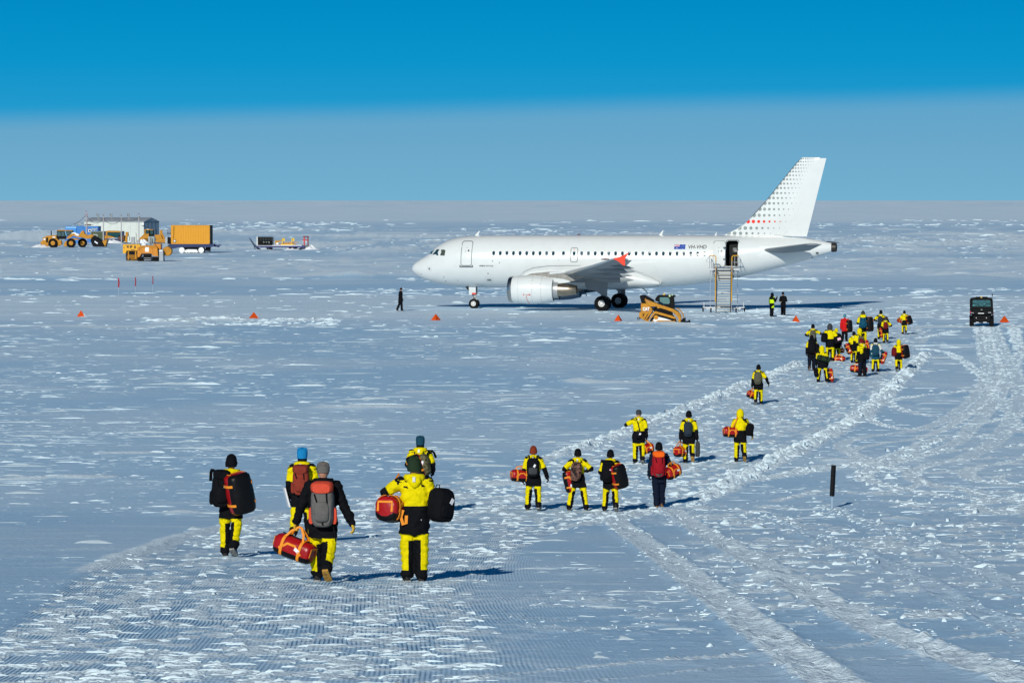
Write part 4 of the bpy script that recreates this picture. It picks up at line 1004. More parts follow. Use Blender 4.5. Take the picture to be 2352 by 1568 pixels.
def snow_mound(name, loc, w, d, h, parent, seed=1, nu=22, nv=10):
    m = MB(); r_ = random.Random(seed); vs = [(0, 0, h * r_.uniform(.8, 1))]; fs = []
    ph = [r_.uniform(0, 6) for _ in range(6)]
    for i in range(1, nv + 1):
        q = i / nv
        for j in range(nu):
            a = 2 * PI * j / nu; wob = 1 + .12 * math.sin(3 * a + ph[0]) + .08 * math.sin(7 * a + ph[1])
            vs.append((w * q * math.cos(a) * wob, d * q * math.sin(a) * wob, h * (1 - q * q) ** 1.2 * (1 + .25 * math.sin(5 * a + 6 * q + ph[2])) + r_.uniform(-.03, .03) * h - .06 * q))
    for j in range(nu): fs.append((0, 1 + j, 1 + (j + 1) % nu))
    for i in range(nv - 1):
        for j in range(nu): fs.append((1 + i * nu + j, 1 + (i + 1) * nu + j, 1 + (i + 1) * nu + (j + 1) % nu, 1 + i * nu + (j + 1) % nu))
    m.add([(x + loc[0], y + loc[1], z2 + loc[2]) for x, y, z2 in vs], fs)
    return part(name, m, psnow, parent, 80)

# ---- compact track loader in front of the steps
q = Tr(14.7, 1540, 700, 1200, 1338)
sk = thing('track_loader', 'yellow compact track loader with black cab half buried in snow beside the airplane', 'loader', q.loc, math.radians(-4))
yA, yB = -.92, -.70
part('rear_body', MB().prism(q.poly((375, 565), (640, 565), (792, 800), (780, 862), (600, 1242), (480, 1180), (312, 1080), (312, 910), (375, 905)), -.80, .80, 0, .02), caty, sk)
for y0, y1 in ((yA, yB), (.70, .92)):
    a = part('loader_arm', MB().prism(q.poly((480, 402), (620, 452), (900, 572), (1540, 782), (1700, 880), (1790, 1000), (1812, 1120), (1790, 1290), (1728, 1280), (1722, 1120), (1630, 985), (1480, 872), (1060, 738), (1000, 762), (955, 745), (955, 690), (710, 692), (560, 565), (490, 480)), y0, y1, 0, .015), caty, sk)
    part('arm_tower', MB().prism(q.poly((330, 325), (360, 305), (470, 300), (520, 410), (560, 562), (395, 562)), y0, y1, 0, .01), blk, a)
    part('lift_cylinder', MB().tube([(q(800, 810)[0], (y0 + y1) / 2, q(800, 810)[1]), (q(960, 690)[0], (y0 + y1) / 2, q(960, 690)[1])], .05, 8), blk, a)
part('tower_link', MB().prism(q.poly((470, 290), (535, 305), (840, 480), (830, 530), (560, 430)), -.55, .55), blk, sk)
cab_ = part('cab', MB().prism(q.poly((872, 490), (900, 385), (960, 315), (1010, 298), (1602, 298), (1602, 350), (1550, 372), (1585, 742), (1490, 742)), -.52, .52, 0, .02), blk, sk)
part('side_window', MB().prism(q.poly((1050, 372), (1340, 372), (1395, 430), (1400, 570), (1370, 600), (1180, 592), (1055, 520)), -.54, -.527), tealglass, cab_)
gb = MB()
for X in range(1070, 1390, 24): gb.box((q(X, 0)[0], -.548, q(0, 480)[1]), (.018, .008, .40))
part('window_guard', gb, blk, cab_)['kind'] = 'stuff'
part('front_window', MB().prism(q.poly((1512, 335), (1548, 375), (1575, 720), (1530, 660)), -.50, .50), cabglass, cab_)
for X, Y, w, h_ in ((1400, 315, 70, 95), (1490, 285, 60, 50)):
    a, b = q(X, Y); part('work_light', MB().box((a, -.5, b), (w / q.k, .12, h_ / q.k), ch=.02), M('light_housing', (.30, .42, .12), .4), cab_); part('lamp_lens', MB().box((a + .01, -.57, b), (w / q.k * .5, .015, h_ / q.k * .45)), wmark, cab_)
a, b = q(1195, 268); part('beacon', MB().lathe([(.09, b - .05), (.085, b + .02), (.045, b + .08), (.01, b + .09)], 'z', (a, -.1, 0), 12), M('amber', (.65, .42, .08), .3), cab_)
part('grille', MB().prism(q.poly((800, 832), (960, 745), (1060, 752), (1490, 880), (1505, 1012), (930, 872), (860, 862)), -.86, .86, 0, .01), blk, sk)
gv = MB()
for k in range(12): X = 1090 + k * 30; gv.box((q(X, 0)[0], -.87, q(0, 820 + k * 9)[1]), (.02, .02, .18), rot=(0, .15, 0))
part('grille_bar', gv, blk2, sk)['kind'] = 'stuff'
for y0, y1 in ((-.98, -.62), (.62, .98)):
    f_ = part('fender', MB().prism(q.poly((600, 1242), (830, 885), (905, 862), (1480, 1020), (1622, 1085), (1612, 1142), (1330, 1060), (930, 948), (872, 950), (640, 1218)), y0, y1, 0, .012), caty, sk)
    part('rubber_track', MB().prism(q.poly((690, 1240), (720, 1150), (850, 985), (930, 958), (1400, 1090), (1610, 1175), (1668, 1230), (1660, 1310), (1600, 1345), (800, 1345)), y0 + .02, y1 - .02, 0, .01), blk2, f_)
    tr_ = part('track_frame', MB().prism(q.poly((880, 1242), (985, 1180), (1450, 1192), (1570, 1232), (1555, 1305), (1490, 1330), (900, 1272)), y0 - .01, y1, 0, .012), caty, f_)
    for X, Y, r in ((920, 1080, 84), (1560, 1262, 70), (810, 1238, 48), (1420, 1300, 42), (1180, 1302, 34)):
        a, b = q(X, Y); r = r / q.k; yy = y0 if y0 < 0 else y1; sg = -1 if y0 < 0 else 1
        w = part('track_wheel', MB().lathe([(r * .3, sg * .0), (r * .3, sg * .03), (r * .85, sg * .03), (r, sg * .01), (r, -sg * .2)], 'y', (a, yy + sg * .002, b), 18), caty, f_)
        part('hub', MB().cyl((a, yy, b), (a, yy + sg * .05, b), r * .36, 10), oran, w)
part('packed_snow', MB().prism(q.poly((770, 1225), (850, 1130), (1000, 1060), (1250, 1120), (1480, 1190), (985, 1182), (880, 1244)), -.985, -.90, 0, .02), psnow, sk)
cp = part('coupler', MB().prism(q.poly((1815, 1190), (1870, 1130), (1965, 1112), (1965, 1200), (1925, 1225), (2062, 1240), (2062, 1335), (1862, 1338), (1815, 1285)), -.75, .75, 0, .02), blk, sk)
for y in (-.6, .6): part('coupler_hook', MB().tube([(q(2050, 1240)[0], y, q(2050, 1240)[1]), (q(2105, 1215)[0], y, q(2105, 1215)[1]), (q(2085, 1185)[0], y, q(2085, 1185)[1])], .035, 6).tube([(q(2090, 1230)[0], y, q(2090, 1230)[1]), (q(2140, 1262)[0], y, q(2140, 1262)[1])], .035, 6), blk, cp)
a, b = q(272, 1132); part('tow_ring', MB().tube([(a + .075 * math.cos(t), -.05, b + .075 * math.sin(t)) for t in np.linspace(0, 2 * PI, 15)], .025, 6).cyl((a + .07, -.05, b), (a + .2, -.05, b), .03, 8), blk, sk)
part('arm_hose', MB().tube([(q(1650, 750)[0], -.5, q(1650, 750)[1]), (q(1760, 810)[0], -.5, q(1760, 810)[1]), (q(1880, 960)[0], -.5, q(1880, 960)[1]), (q(1900, 1090)[0], -.5, q(1900, 1090)[1])], .04, 6), caty, sk)
part('tilt_cylinder', MB().tube([(q(1540, 950)[0], -.75, q(1540, 950)[1]), (q(1640, 1110)[0], -.75, q(1640, 1110)[1]), (q(1700, 1260)[0], -.75, q(1700, 1260)[1])], .06, 8), greym, sk)
vs, fs = text_mesh('CAT', .31, bold=.018); k = MB(); a, b = q(440, 838); k.add([(a + v[0] * .78, -.812, b + v[2]) for v in vs], fs); part('lettering', k, wmark, sk, None)
part('emblem', MB().prism(q.poly((560, 870), (540, 850), (615, 840), (610, 740), (655, 740), (682, 790), (640, 878)), -.808, -.80), M('emblem_dark_red', (.16, .012, .012), .5), sk)
part('side_stripe', MB().prism(q.poly((490, 1160), (630, 945), (650, 950), (520, 1165)), -.806, -.80).prism(q.poly((545, 1195), (790, 870), (800, 900), (600, 1180)), -.806, -.80), blk, sk)['kind'] = 'stuff'
part('service_mark', MB().prism(q.poly((405, 960), (510, 960), (460, 1060), (430, 1055), (465, 975), (405, 972)), -.806, -.80), blk, sk)
part('model_plate', MB().prism(q.poly((560, 455), (690, 500), (680, 535), (560, 490)), -.926, -.92), M('plate_brown', (.35, .16, .08), .5), sk)
snow_mound('snow_heap', (q(1200, 0)[0], -1.05, -.02), 1.75, .75, .20, sk, 4)

# ---- side by side utility vehicle seen from behind
q = Tr(15.68, 2340, 710, 890, 1372)
uv = thing('utility_vehicle', 'black side by side utility vehicle with a roof light bar seen from behind', 'utility vehicle', q.loc, math.radians(-7.2))
bl = M('vehicle_black', (.004, .0045, .005), .5, spec=.10)
part('cargo_bed', MB().prism(q.poly((440, 905), (440, 712), (1330, 712), (1335, 905)), -.02, 1.15, 0, .02), bl, uv)
tg = part('tailgate', MB().box((0, -.045, q(0, 835)[1]), (1.52, .05, .24), ch=.015), blk2, uv)
part('tailgate_mark', MB().box((q(860, 0)[0], -.075, q(0, 857)[1]), (.40, .008, .05)).box((q(530, 0)[0], -.075, q(0, 838)[1]), (.20, .008, .02)).box((q(1188, 0)[0], -.075, q(0, 825)[1]), (.20, .008, .025)).box((q(880, 0)[0], -.075, q(0, 716)[1]), (.12, .02, .02)), wmark, tg)['kind'] = 'stuff'
part('tail_light', MB().box((q(462, 0)[0], -.05, q(0, 820)[1]), (.07, .05, .17), ch=.01), M('tail_light_red', (.45, .01, .05), .3), uv)
part('tail_light', MB().box((q(1322, 0)[0], -.05, q(0, 820)[1]), (.05, .05, .17), ch=.01), M('tail_light_dull', (.08, .01, .015), .3), uv)
cb = part('cab_frame', MB().prism(q.poly((440, 720), (440, 370), (480, 310), (600, 290), (1200, 290), (1280, 312), (1310, 360), (1330, 720), (1250, 720), (1235, 390), (1180, 372), (580, 372), (545, 392), (520, 720)), 1.12, 1.20, 0, .015)
    .prism(q.poly((440, 720), (440, 370), (480, 310), (600, 290), (1200, 290), (1280, 312), (1310, 360), (1330, 720), (1250, 720), (1235, 390), (1180, 372), (580, 372), (545, 392), (520, 720)), 2.45, 2.52, 0, .015), bl, uv)
part('roof', MB().prism(q.poly((452, 372), (480, 308), (600, 286), (1200, 286), (1280, 308), (1305, 372)), 1.05, 2.60, 0, .02), bl, cb)
part('door_panel', MB().box((q(455, 0)[0], 1.8, .72), (.04, 1.3, .65)), bl, cb); part('door_panel', MB().box((q(1318, 0)[0], 1.8, .72), (.04, 1.3, .65)), bl, cb)
clear_t = M('tinted_rear_glass', (.30, .55, .55), .03, spec=.6); clear_t.node_tree.nodes['Principled BSDF'].inputs['Transmission Weight'].default_value = .92
clear_t.node_tree.nodes['Principled BSDF'].inputs['IOR'].default_value = 1.02
part('rear_window', MB().box((q(890, 0)[0], 1.14, q(0, 545)[1]), (1.26, .012, .58)), clear_t, cb); part('windscreen', MB().box((q(890, 0)[0], 2.48, q(0, 545)[1]), (1.26, .012, .58)), clear_t, cb)
part('seat', MB().box((-.33, 1.35, .92), (.52, .14, .75), ch=.05).box((-.33, 1.62, .62), (.52, .5, .16), ch=.05), blk2, uv); part('seat', MB().box((.36, 1.35, .92), (.52, .14, .75), ch=.05).box((.36, 1.62, .62), (.52, .5, .16), ch=.05), blk2, uv)
for sx_ in (-1, 1): part('roll_bar', MB().tube([(sx_ * .62, 1.22, .9 + .43), (sx_ * .25, 1.22, 1.32), (sx_ * .05, 1.22, 1.28)], .03, 6).tube([(sx_ * .62, 1.22, 1.55), (sx_ * .33, 1.22, 1.54), (sx_ * .05, 1.22, 1.30)], .03, 6), blk2, cb)
part('lower_window_trim', MB().box((0, 1.16, q(0, 668)[1]), (1.5, .06, .18)), bl, cb)
part('dashboard', MB().box((0, 2.35, 1.02), (1.3, .25, .3), ch=.05).tube([(-.36 + .17 * math.cos(t), 2.12, 1.22 + .17 * math.sin(t)) for t in np.linspace(0, 2 * PI, 13)], .02, 6), blk2, uv)
part('light_bar', MB().box((0, 1.5, q(0, 268)[1]), (.82, .14, .07), ch=.02), blk, cb)
a, b = q(880, 262); part('beacon', MB().lathe([(.07, b - .04), (.06, b + .02), (.02, b + .07)], 'z', (a, 1.35, 0), 10), M('amber', (.65, .42, .08), .3), cb)
a, b = q(1292, 300); part('aerial', MB().tube([(a, 1.3, b - .05), (a, 1.3, b + .18)], .012, 5).box((a, 1.3, b + .24), (.07, .03, .15)), blk2, cb)
part('hood', MB().box((0, 3.0, .82), (1.35, .95, .42), ch=.08), bl, uv)
part('chassis', MB().box((0, 1.4, .48), (1.15, 2.9, .28), ch=.04).box((0, .05, .62), (1.25, .12, .36), ch=.03), blk, uv)
part('rear_axle', MB().tube([(-.6, .35, .33), (.6, .35, .33)], .06, 8).ell((0, .3, .36), (.16, .16, .13)).tube([(-.22, .1, .7), (-.5, .3, .3)], .04, 6).tube([(.22, .1, .7), (.5, .3, .3)], .04, 6), M('axle_dark', (.05, .05, .055), .5), uv)
part('reflector', MB().ell((-.38, -.03, .60), (.035, .02, .035)).ell((.32, -.03, .61), (.035, .02, .035)), wmark, uv)['kind'] = 'stuff'
part('bumper_ice', MB().box((-.3, .02, .30), (.2, .05, .05), ch=.02).box((.22, .02, .31), (.25, .05, .06), ch=.02).box((-.02, .02, .42), (.12, .05, .06), ch=.02), psnow, uv)['kind'] = 'stuff'
for sx_ in (-1, 1):
    for y in (.35, 2.75):
        w = part('wheel', MB().lathe([(.16, -.14), (.29, -.15), (.33, -.11), (.33, .11), (.29, .15), (.16, .14)], 'x', (sx_ * .68, y, .325), 20), rub, uv)
        lg = MB()
        for k in range(14):
            a = 2 * PI * k / 14
            for hh in (-1, 1): lg.box((sx_ * .68 + hh * .07, y + .335 * math.cos(a + hh * .12), .325 + .335 * math.sin(a + hh * .12)), (.11, .05, .03), rot=(a + hh * .12 - PI / 2, 0, 0))
        part('tread_lug', lg, rub, w)['kind'] = 'stuff'
        part('rim', MB().lathe([(.16, -.12), (.05, -.10), (.05, .10), (.16, .12)], 'x', (sx_ * .68, y, .325), 14), blk2, w)
    part('mud_guard', MB().box((sx_ * .72, .35, .74), (.26, .9, .06), ch=.02), blk2, uv)

# ---- orange pyramid markers
cone_orange = M('marker_orange', (.58, .066, .005), .7, spec=.15, noise=.12, nscale=5)
CONES = [((186, 727), 'orange pyramid marker on the snow, nearest the three red flags'), ((583, 731), 'orange pyramid marker beside the low snow mound in the middle of the apron'), ((1001, 735), 'orange pyramid marker in front of the nose wheel'),
         ((1420, 737), 'orange pyramid marker beside the yellow track loader'), ((1828, 739), 'orange pyramid marker next to the two people by the stairs'), ((2307, 740), 'orange pyramid marker just past the black utility vehicle')]
first = None
for i, (p, lb) in enumerate(CONES):
    g = G(*p); g.z = ground_z(g.x, g.y) - .02
    if first is None:
        first = thing('marker_cone', lb, 'marker', g, .1, 'orange markers along the apron edge')
        w, hh = .31, .47; base = [(-w, -w * .8, 0), (w, -w * .8, 0), (w * 1.0, w * .8, 0), (-w, w * .8, 0)]
        part('cover', MB().loft([base, [(x * .55, y * .55, hh * .48) for x, y, _ in base], [(x * .06, y * .06, hh) for x, y, _ in base]]), cone_orange, first, 10)
        part('white_tab', MB().box((.235, -.14, .12), (.09, .012, .20), rot=(-.3, -.5, .3)), wmark, first)
    else: copy_thing(first, g, .1 + .4 * i, lb)

# ---- three flag wands and a black marker post
flag_red = M('flag_cloth_red', (.42, .012, .03), .7, noise=.3, nscale=12)
thin = M('bamboo_pale', (.45, .52, .58), .6)
for i, (x, yt, yb, yg, lb) in enumerate(((272, 679, 701, 722, 'red sleeve flag on a thin cane, the thickest of the three wands'), (311, 676, 698, 719, 'red sleeve flag on a thin cane, middle wand of three'), (351, 673, 693, 716, 'red sleeve flag on a thin cane, the slimmest wand and nearest the airplane'))):
    pass
FL = [(272.5, 639, 659.5, 679, 'red sleeve flag on a thin cane, widest of the three wands', .135), (311, 637, 657, 676, 'red sleeve flag on a thin cane, middle wand of the three', .10), (350.8, 634, 652.5, 672, 'red sleeve flag on a thin cane, slimmest of the three wands', .085)]
for x, yt, yb, yg, lb, w in FL:
    g = G(x, yg); k = g.y / FD; z1, z0 = (yg - yt) * k, (yg - yb) * k
    f_ = thing('flag_wand', lb, 'flag', (g.x, g.y, 0), 0, 'red flag wands at the runway edge')
    part('cane', MB().tube([(0, 0, -.1), (0, 0, z0 + .1)], .012, 5), thin, f_)
    part('flag_sleeve', MB().loft([[(-w / 2, 0, z0), (0, -.05, z0 - .02), (w / 2, 0, z0 + .02), (0, .05, z0)], [(-w / 2 + .03, 0, (z0 + z1) / 2), (.02, -.06, (z0 + z1) / 2), (w / 2 + .03, 0, (z0 + z1) / 2), (.02, .05, (z0 + z1) / 2)], [(-w / 2, 0, z1), (0, -.05, z1 + .02), (w / 2, 0, z1 - .03), (0, .05, z1)]]), flag_red, f_, 20)
g = G(1911, 1167); k = g.y / FD
mp = thing('marker_post', 'black sleeved marker post on a clear thin rod standing in the tracked snow', 'post', (g.x, g.y, ground_z(g.x, g.y) - .02), 0)
part('rod', MB().tube([(0, 0, 0), (.002, 0, .4)], .013, 8), M('rod_clear', (.42, .55, .66), .2), mp)
lean = (1914.5 - 1911) * k
part('sleeve', MB().tube([(.0, 0, (1167 - 1136) * k), (lean, 0, (1167 - 1065) * k)], .070, 10).tube([(-.03, -.03, (1167 - 1134) * k), (lean - .03, -.03, (1167 - 1068) * k)], .03, 8), M('sleeve_black', (.006, .0065, .008), .55, spec=.12), mp)

# ------------------------------------------------------------------ the camp far behind, at the left
# wheel loader
q = Tr(11.76, 90, 500, 900, 1228)
wl_ = thing('wheel_loader', 'yellow wheel loader with black bucket lowered, parked before the blue hut', 'loader', q.loc, 0)
part('rear_body', MB().prism(q.poly((120, 1075), (185, 1020), (190, 940), (330, 885), (580, 870), (585, 960), (640, 1010), (700, 1010), (720, 1120), (640, 1190), (560, 1010), (440, 1000), (370, 1080), (330, 1190), (250, 1170), (125, 1120)), -.95, .95, 0, .04), caty, wl_)
c_ = part('cab', MB().prism(q.poly((590, 985), (590, 745), (610, 725), (1030, 735), (1050, 800), (980, 880), (840, 900), (830, 985)), -.7, .7, 0, .04), blk, wl_)
part('cab_roof', MB().prism(q.poly((585, 745), (600, 722), (1040, 728), (1045, 750)), -.8, .8, 0, .02), caty, c_)
for pl_ in (((605, 770), (700, 770), (700, 900), (605, 900)), ((720, 770), (800, 770), (815, 900), (720, 900)), ((870, 765), (960, 765), (960, 860), (890, 870)), ((975, 765), (1030, 770), (1030, 800), (975, 850))):
    part('cab_window', MB().prism(q.poly(*pl_), -.715, -.70), cabglass, c_)
part('cab_pillar', MB().prism(q.poly((815, 750), (850, 750), (880, 890), (845, 890)), -.72, -.70), M('pillar_blue_grey', (.12, .30, .45), .3), c_)
part('exhaust_stack', MB().tube([(*[q(415, 880)[0]], 0, q(415, 880)[1]), (q(415, 0)[0], 0, q(0, 745)[1])], .10, 8), blk, wl_)
part('boom', MB().prism(q.poly((860, 980), (900, 910), (1000, 830), (1060, 800), (1230, 860), (1310, 740), (1350, 745), (1380, 830), (1460, 880), (1590, 845), (1640, 900), (1560, 970), (1420, 970), (1340, 935), (1180, 930), (1060, 880), (960, 960)), -.75, -.35, 0, .04).prism(q.poly((860, 980), (1000, 830), (1060, 800), (1230, 860), (1310, 740), (1350, 745), (1380, 830), (1460, 880), (1590, 845), (1640, 900), (1560, 970), (1420, 970), (1180, 930), (1060, 880)), .35, .75, 0, .04), caty, wl_)
part('boom_snow', MB().prism(q.poly((1000, 835), (1040, 790), (1100, 790), (1230, 850), (1225, 890), (1160, 890), (1080, 815)), -.80, -.2, 0, .05), psnow, wl_)
part('front_frame', MB().prism(q.poly((790, 1190), (800, 1100), (850, 1040), (1000, 960), (1150, 960), (1250, 1000), (1000, 1010), (880, 1100), (870, 1195)), -.95, .95, 0, .03), caty, wl_)
bk = part('bucket', MB().prism(q.poly((1560, 1010), (1660, 900), (1720, 920), (1900, 1040), (1985, 1200), (1650, 1195), (1600, 1120)), -1.45, 1.45, 0, .04), blk, wl_)
part('bucket_edge', MB().prism(q.poly((1900, 1040), (1985, 1000), (2045, 1000), (1985, 1200)), -1.5, 1.5, 0, .03), caty, bk)
part('bucket_snow', MB().box((q(1730, 0)[0], -1.46, q(0, 1080)[1]), (.7, .05, .25), rot=(0, .6, 0), ch=.02), psnow, bk)
part('ladder', MB().prism(q.poly((655, 1010), (725, 1010), (725, 1070), (655, 1070)), -1.05, -.9).prism(q.poly((655, 1090), (725, 1090), (725, 1160), (655, 1160)), -1.05, -.9), caty, wl_)
part('white_panel', MB().box((q(240, 0)[0], -.965, q(0, 985)[1]), (.32, .02, .32)).box((q(510, 0)[0], -.965, q(0, 930)[1]), (.48, .02, .22)), wmark, wl_)['kind'] = 'stuff'
part('engine_grille', MB().prism(q.poly((285, 950), (345, 930), (340, 1080), (285, 1080)), -.97, -.95), blk, wl_)
for X, yy in ((485, -1.0), (1005, -1.0), (485, 1.0), (1290, 1.1)):
    a, b = q(X, 1096); r = .86
    w = part('wheel', MB().lathe([(.35, -.3), (r * .85, -.32), (r, -.22), (r, .22), (r * .85, .32), (.35, .3)], 'y', (a, yy, b), 20), rub, wl_)
    part('rim', MB().lathe([(.40, -.31), (.36, -.30), (.20, -.25), (.18, -.33), (.05, -.33)], 'y', (a, yy, b), 18), caty, w)
snow_mound('snow_heap', (q(150, 0)[0], -.6, -.05), 2.6, 1.6, .55, wl_, 8)

# blue hut
q = Tr(11.76, 90, 500, 1000, 1150)
q.loc.y += 18; q.k *= q.loc.y and 1.0
hutb = M('hut_blue', (.018, .16, .46), .5, noise=.15, nscale=2); hutd = M('hut_blue_shade', (.012, .10, .30), .5)
hut = thing('blue_hut', 'bright blue field hut with white framed window behind the wheel loader', 'hut', (q.loc.x, q.loc.y, Tz(q.loc.y)), math.radians(-6))
part('wall', MB().box((q(1010, 0)[0], 0, q(0, 890)[1]), ((1500 - 515) / q.k, 2.6, (1150 - 635) / q.k), ch=.03), hutb, hut)
part('annex', MB().box((q(690, 0)[0], -1.40, q(0, 800)[1]), (330 / q.k, .2, 290 / q.k), ch=.02), M('annex_pale_blue', (.03, .22, .55), .5), hut)
part('annex_trim', MB().box((q(700, 0)[0], -1.52, q(0, 668)[1]), (320 / q.k, .05, 20 / q.k)), M('trim_ice_blue', (.45, .70, .85), .5), hut)
w = part('window', MB().box((q(1255, 0)[0], -1.32, q(0, 762)[1]), (90 / q.k, .06, 80 / q.k)), wmark, hut); part('window_pane', MB().box((q(1255, 0)[0], -1.36, q(0, 762)[1]), (54 / q.k, .03, 46 / q.k)), blk, w)
part('roof_vent', MB().tube([(q(900, 0)[0], 0, q(0, 640)[1]), (q(900, 0)[0], 0, q(0, 560)[1])], .13, 8).box((q(890, 0)[0], 0, q(0, 556)[1]), (100 / q.k, .3, 22 / q.k)).box((q(845, 0)[0], 0, q(0, 560)[1]), (.07, .3, .4)).box((q(945, 0)[0], 0, q(0, 560)[1]), (.07, .3, .4)), M('vent_grey', (.35, .36, .37), .5), hut)
part('roof_tank', MB().box((q(1145, 0)[0], 0, q(0, 594)[1]), (170 / q.k, .6, 44 / q.k), ch=.03).box((q(1270, 0)[0], 0, q(0, 590)[1]), (90 / q.k, .2, .1)).box((q(1100, 0)[0], 0, q(0, 625)[1]), (.1, .3, .12)), M('tank_dark', (.07, .065, .06), .5), hut)
part('skid', MB().box((q(1010, 0)[0], -1.1, -.05), ((1500 - 515) / q.k, .2, .3)), M('skid_rust', (.18, .06, .06), .6), hut)
part('wall_sign', MB().box((q(1330, 0)[0], -1.32, q(0, 697)[1]), (40 / q.k, .04, .2)), M('sign_teal', (.15, .45, .55), .5), hut)

# pale metal shed with a pitched roof
q = Tr(5.88, 80, 480, 1250, 650)
d_s = 727.0; sc = d_s / 8500 ; 
def shed_pt(X, Y): return P((80 + X / 5.88) * .9408, (480 + Y / 5.88) * .9408, d_s)
L0, L1 = shed_pt(690, 300).x, shed_pt(1592, 300).x; base = Tz(d_s); eave = shed_pt(0, 362).z; ridge = shed_pt(0, 310).z
shed = thing('metal_shed', 'long pale metal shed with grey pitched roof and three flues behind the machines', 'shed', (L1, d_s, base), math.radians(-24))
Ls = (L1 - L0) / math.cos(math.radians(24)); Wd = 6.2; he, hr = eave - base, ridge - base
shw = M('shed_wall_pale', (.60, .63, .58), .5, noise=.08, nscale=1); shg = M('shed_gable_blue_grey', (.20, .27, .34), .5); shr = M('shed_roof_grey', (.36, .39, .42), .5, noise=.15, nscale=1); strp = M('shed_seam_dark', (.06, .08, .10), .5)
sb = part('wall', MB().box((-Ls / 2, Wd / 2, he / 2), (Ls, Wd, he)), shw, shed)
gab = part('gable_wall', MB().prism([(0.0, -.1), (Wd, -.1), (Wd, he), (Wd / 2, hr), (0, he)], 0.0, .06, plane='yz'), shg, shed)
for y in (0.06, Wd * .25, Wd * .5, Wd * .75, Wd - .06): part('gable_seam', MB().box((.09, y, (he if y in (0.06, Wd - .06) else he + .2) / 2), (.06, .10, he if y in (0.06, Wd - .06) else he + .2)), strp, gab)
part('gable_seam', MB().box((.09, Wd / 2, he - .05), (.05, Wd, .10)), strp, gab)
rf = part('roof', MB().prism([(-.15, he - .06), (Wd / 2, hr), (Wd + .15, he - .06), (Wd + .15, he + .08), (Wd / 2, hr + .14), (-.15, he + .08)], -Ls - .1, .15, plane='yz'), shr, shed)
for k, X in enumerate((865, 1068, 1330)):
    xx = (shed_pt(X, 300).x - L1) / math.cos(math.radians(24)) - 1.2
    part('flue', MB().tube([(xx, Wd / 2, hr - .1), (xx, Wd / 2, hr + .95)], .14, 8).tube([(xx - .35, Wd / 2, hr + .4), (xx - .35, Wd / 2, hr + .95)], .09, 6), M('flue_metal', (.30, .31, .31), .4, metal=.6), rf)
for k in range(1, 9): part('wall_seam', MB().box((-Ls * k / 9, -.01, he / 2), (.05, .03, he - .05)), M('shed_seam_pale', (.48, .51, .48), .5), sb)
part('satellite_dish', MB().lathe([(.02, -.12), (.28, -.02), (.34, .05)], 'y', (-.1, -.35, he - .5), 14), wmark, shed)
# telegraph poles with sagging cables
pd = 668.0; polm = M('pole_grey', (.42, .42, .42), .6); cabm = M('cable_dark', (.04, .04, .05), .6)
tops = []; base = Tz(pd)
PL = ((768, 203, 'slim grey utility pole with reddish stay, furthest from the gable'), (1013, 258, 'slim grey utility pole next to the green container'), (1270, 262, 'slim grey utility pole in front of the shed wall'), (1522, 240, 'slim grey utility pole with dark fittings close to the gable end'))
for i, (X, Y, lb) in enumerate(PL):
    w0 = P((80 + X / 5.88) * .9408, (480 + Y / 5.88) * .9408, pd); hgt_ = w0.z - base
    po = thing('utility_pole', lb, 'pole', (w0.x, pd, base), 0, 'utility poles along the shed')
    part('mast', MB().tube([(0, 0, -.2), (0, 0, hgt_ * .72), (0, 0, hgt_)], [.11, .10, .05], 8), polm, po)
    part('insulator', MB().box((.05, 0, hgt_ - .75), (.35, .08, .3)).box((0, 0, hgt_ - 1.2), (.22, .12, .2)).box((0, -.05, hgt_ - .1), (.14, .1, .25)), (M('insulator_dark', (.08, .07, .08), .5) if i else M('insulator_red', (.28, .08, .12), .5)), po)
    if i == 0: part('stay', MB().tube([(.05, 0, hgt_ - .9), (.32, -.2, hgt_ * .45), (.35, -.2, 0)], .045, 5), M('stay_rust', (.30, .16, .16), .6), po)
    tops.append(Vector((w0.x, pd, w0.z - .8)))
def cable(a, b, sag, lb):
    pts = [a.lerp(b, t_) - Vector((0, 0, sag * 4 * t_ * (1 - t_))) for t_ in np.linspace(0, 1, 13)]
    return tag(part('power_cable', MB().tube(pts, .04, 5), cabm), lb, 'cable', 'cables strung between the poles')
cable(tops[0], tops[1], 1.2, 'dark cable sagging between the reddish pole and the next pole'); cable(tops[1], tops[2], 1.0, 'dark cable sagging between the two middle poles'); cable(tops[2], tops[3], .5, 'dark cable between the middle pole and the pole by the gable')
cable(tops[0], tops[0] + Vector((-3.6, 8, -1.9)), .25, 'dark cable running down from the reddish pole to the shed corner')
# green and dark blue containers
def container(name, lb, X0, X1, Y0, Y1, zoom, ox, oy, d, depth, mat, yaw, nrib=10, dk_=None, cat='container'):
    a, b = P((ox + X0 / zoom) * .9408, (oy + Y0 / zoom) * .9408, d), P((ox + X1 / zoom) * .9408, (oy + Y1 / zoom) * .9408, d)
    w, hh = b.x - a.x, a.z - b.z
    c = thing(name, lb, cat, ((a.x + b.x) / 2, d, b.z), yaw)
    part('shell', MB().box((0, depth / 2, hh / 2), (w, depth, hh), ch=.03), mat, c)
    for k in range(nrib): part('wall_rib', MB().box((-w / 2 + w * (k + .5) / nrib, -.02, hh / 2), (w / nrib * .55, .05, hh - .16), ch=.015), mat, c)
    fr_ = part('frame', MB().box((0, -.03, hh - .06), (w + .04, .10, .12)).box((0, -.03, .06), (w + .04, .10, .12)).box((-w / 2 + .05, -.03, hh / 2), (.12, .10, hh)).box((w / 2 - .05, -.03, hh / 2), (.12, .10, hh)), dk_ or mat, c)
    return c, w, hh
olive = M('container_olive', (.055, .075, .035), .6, noise=.15, nscale=2)
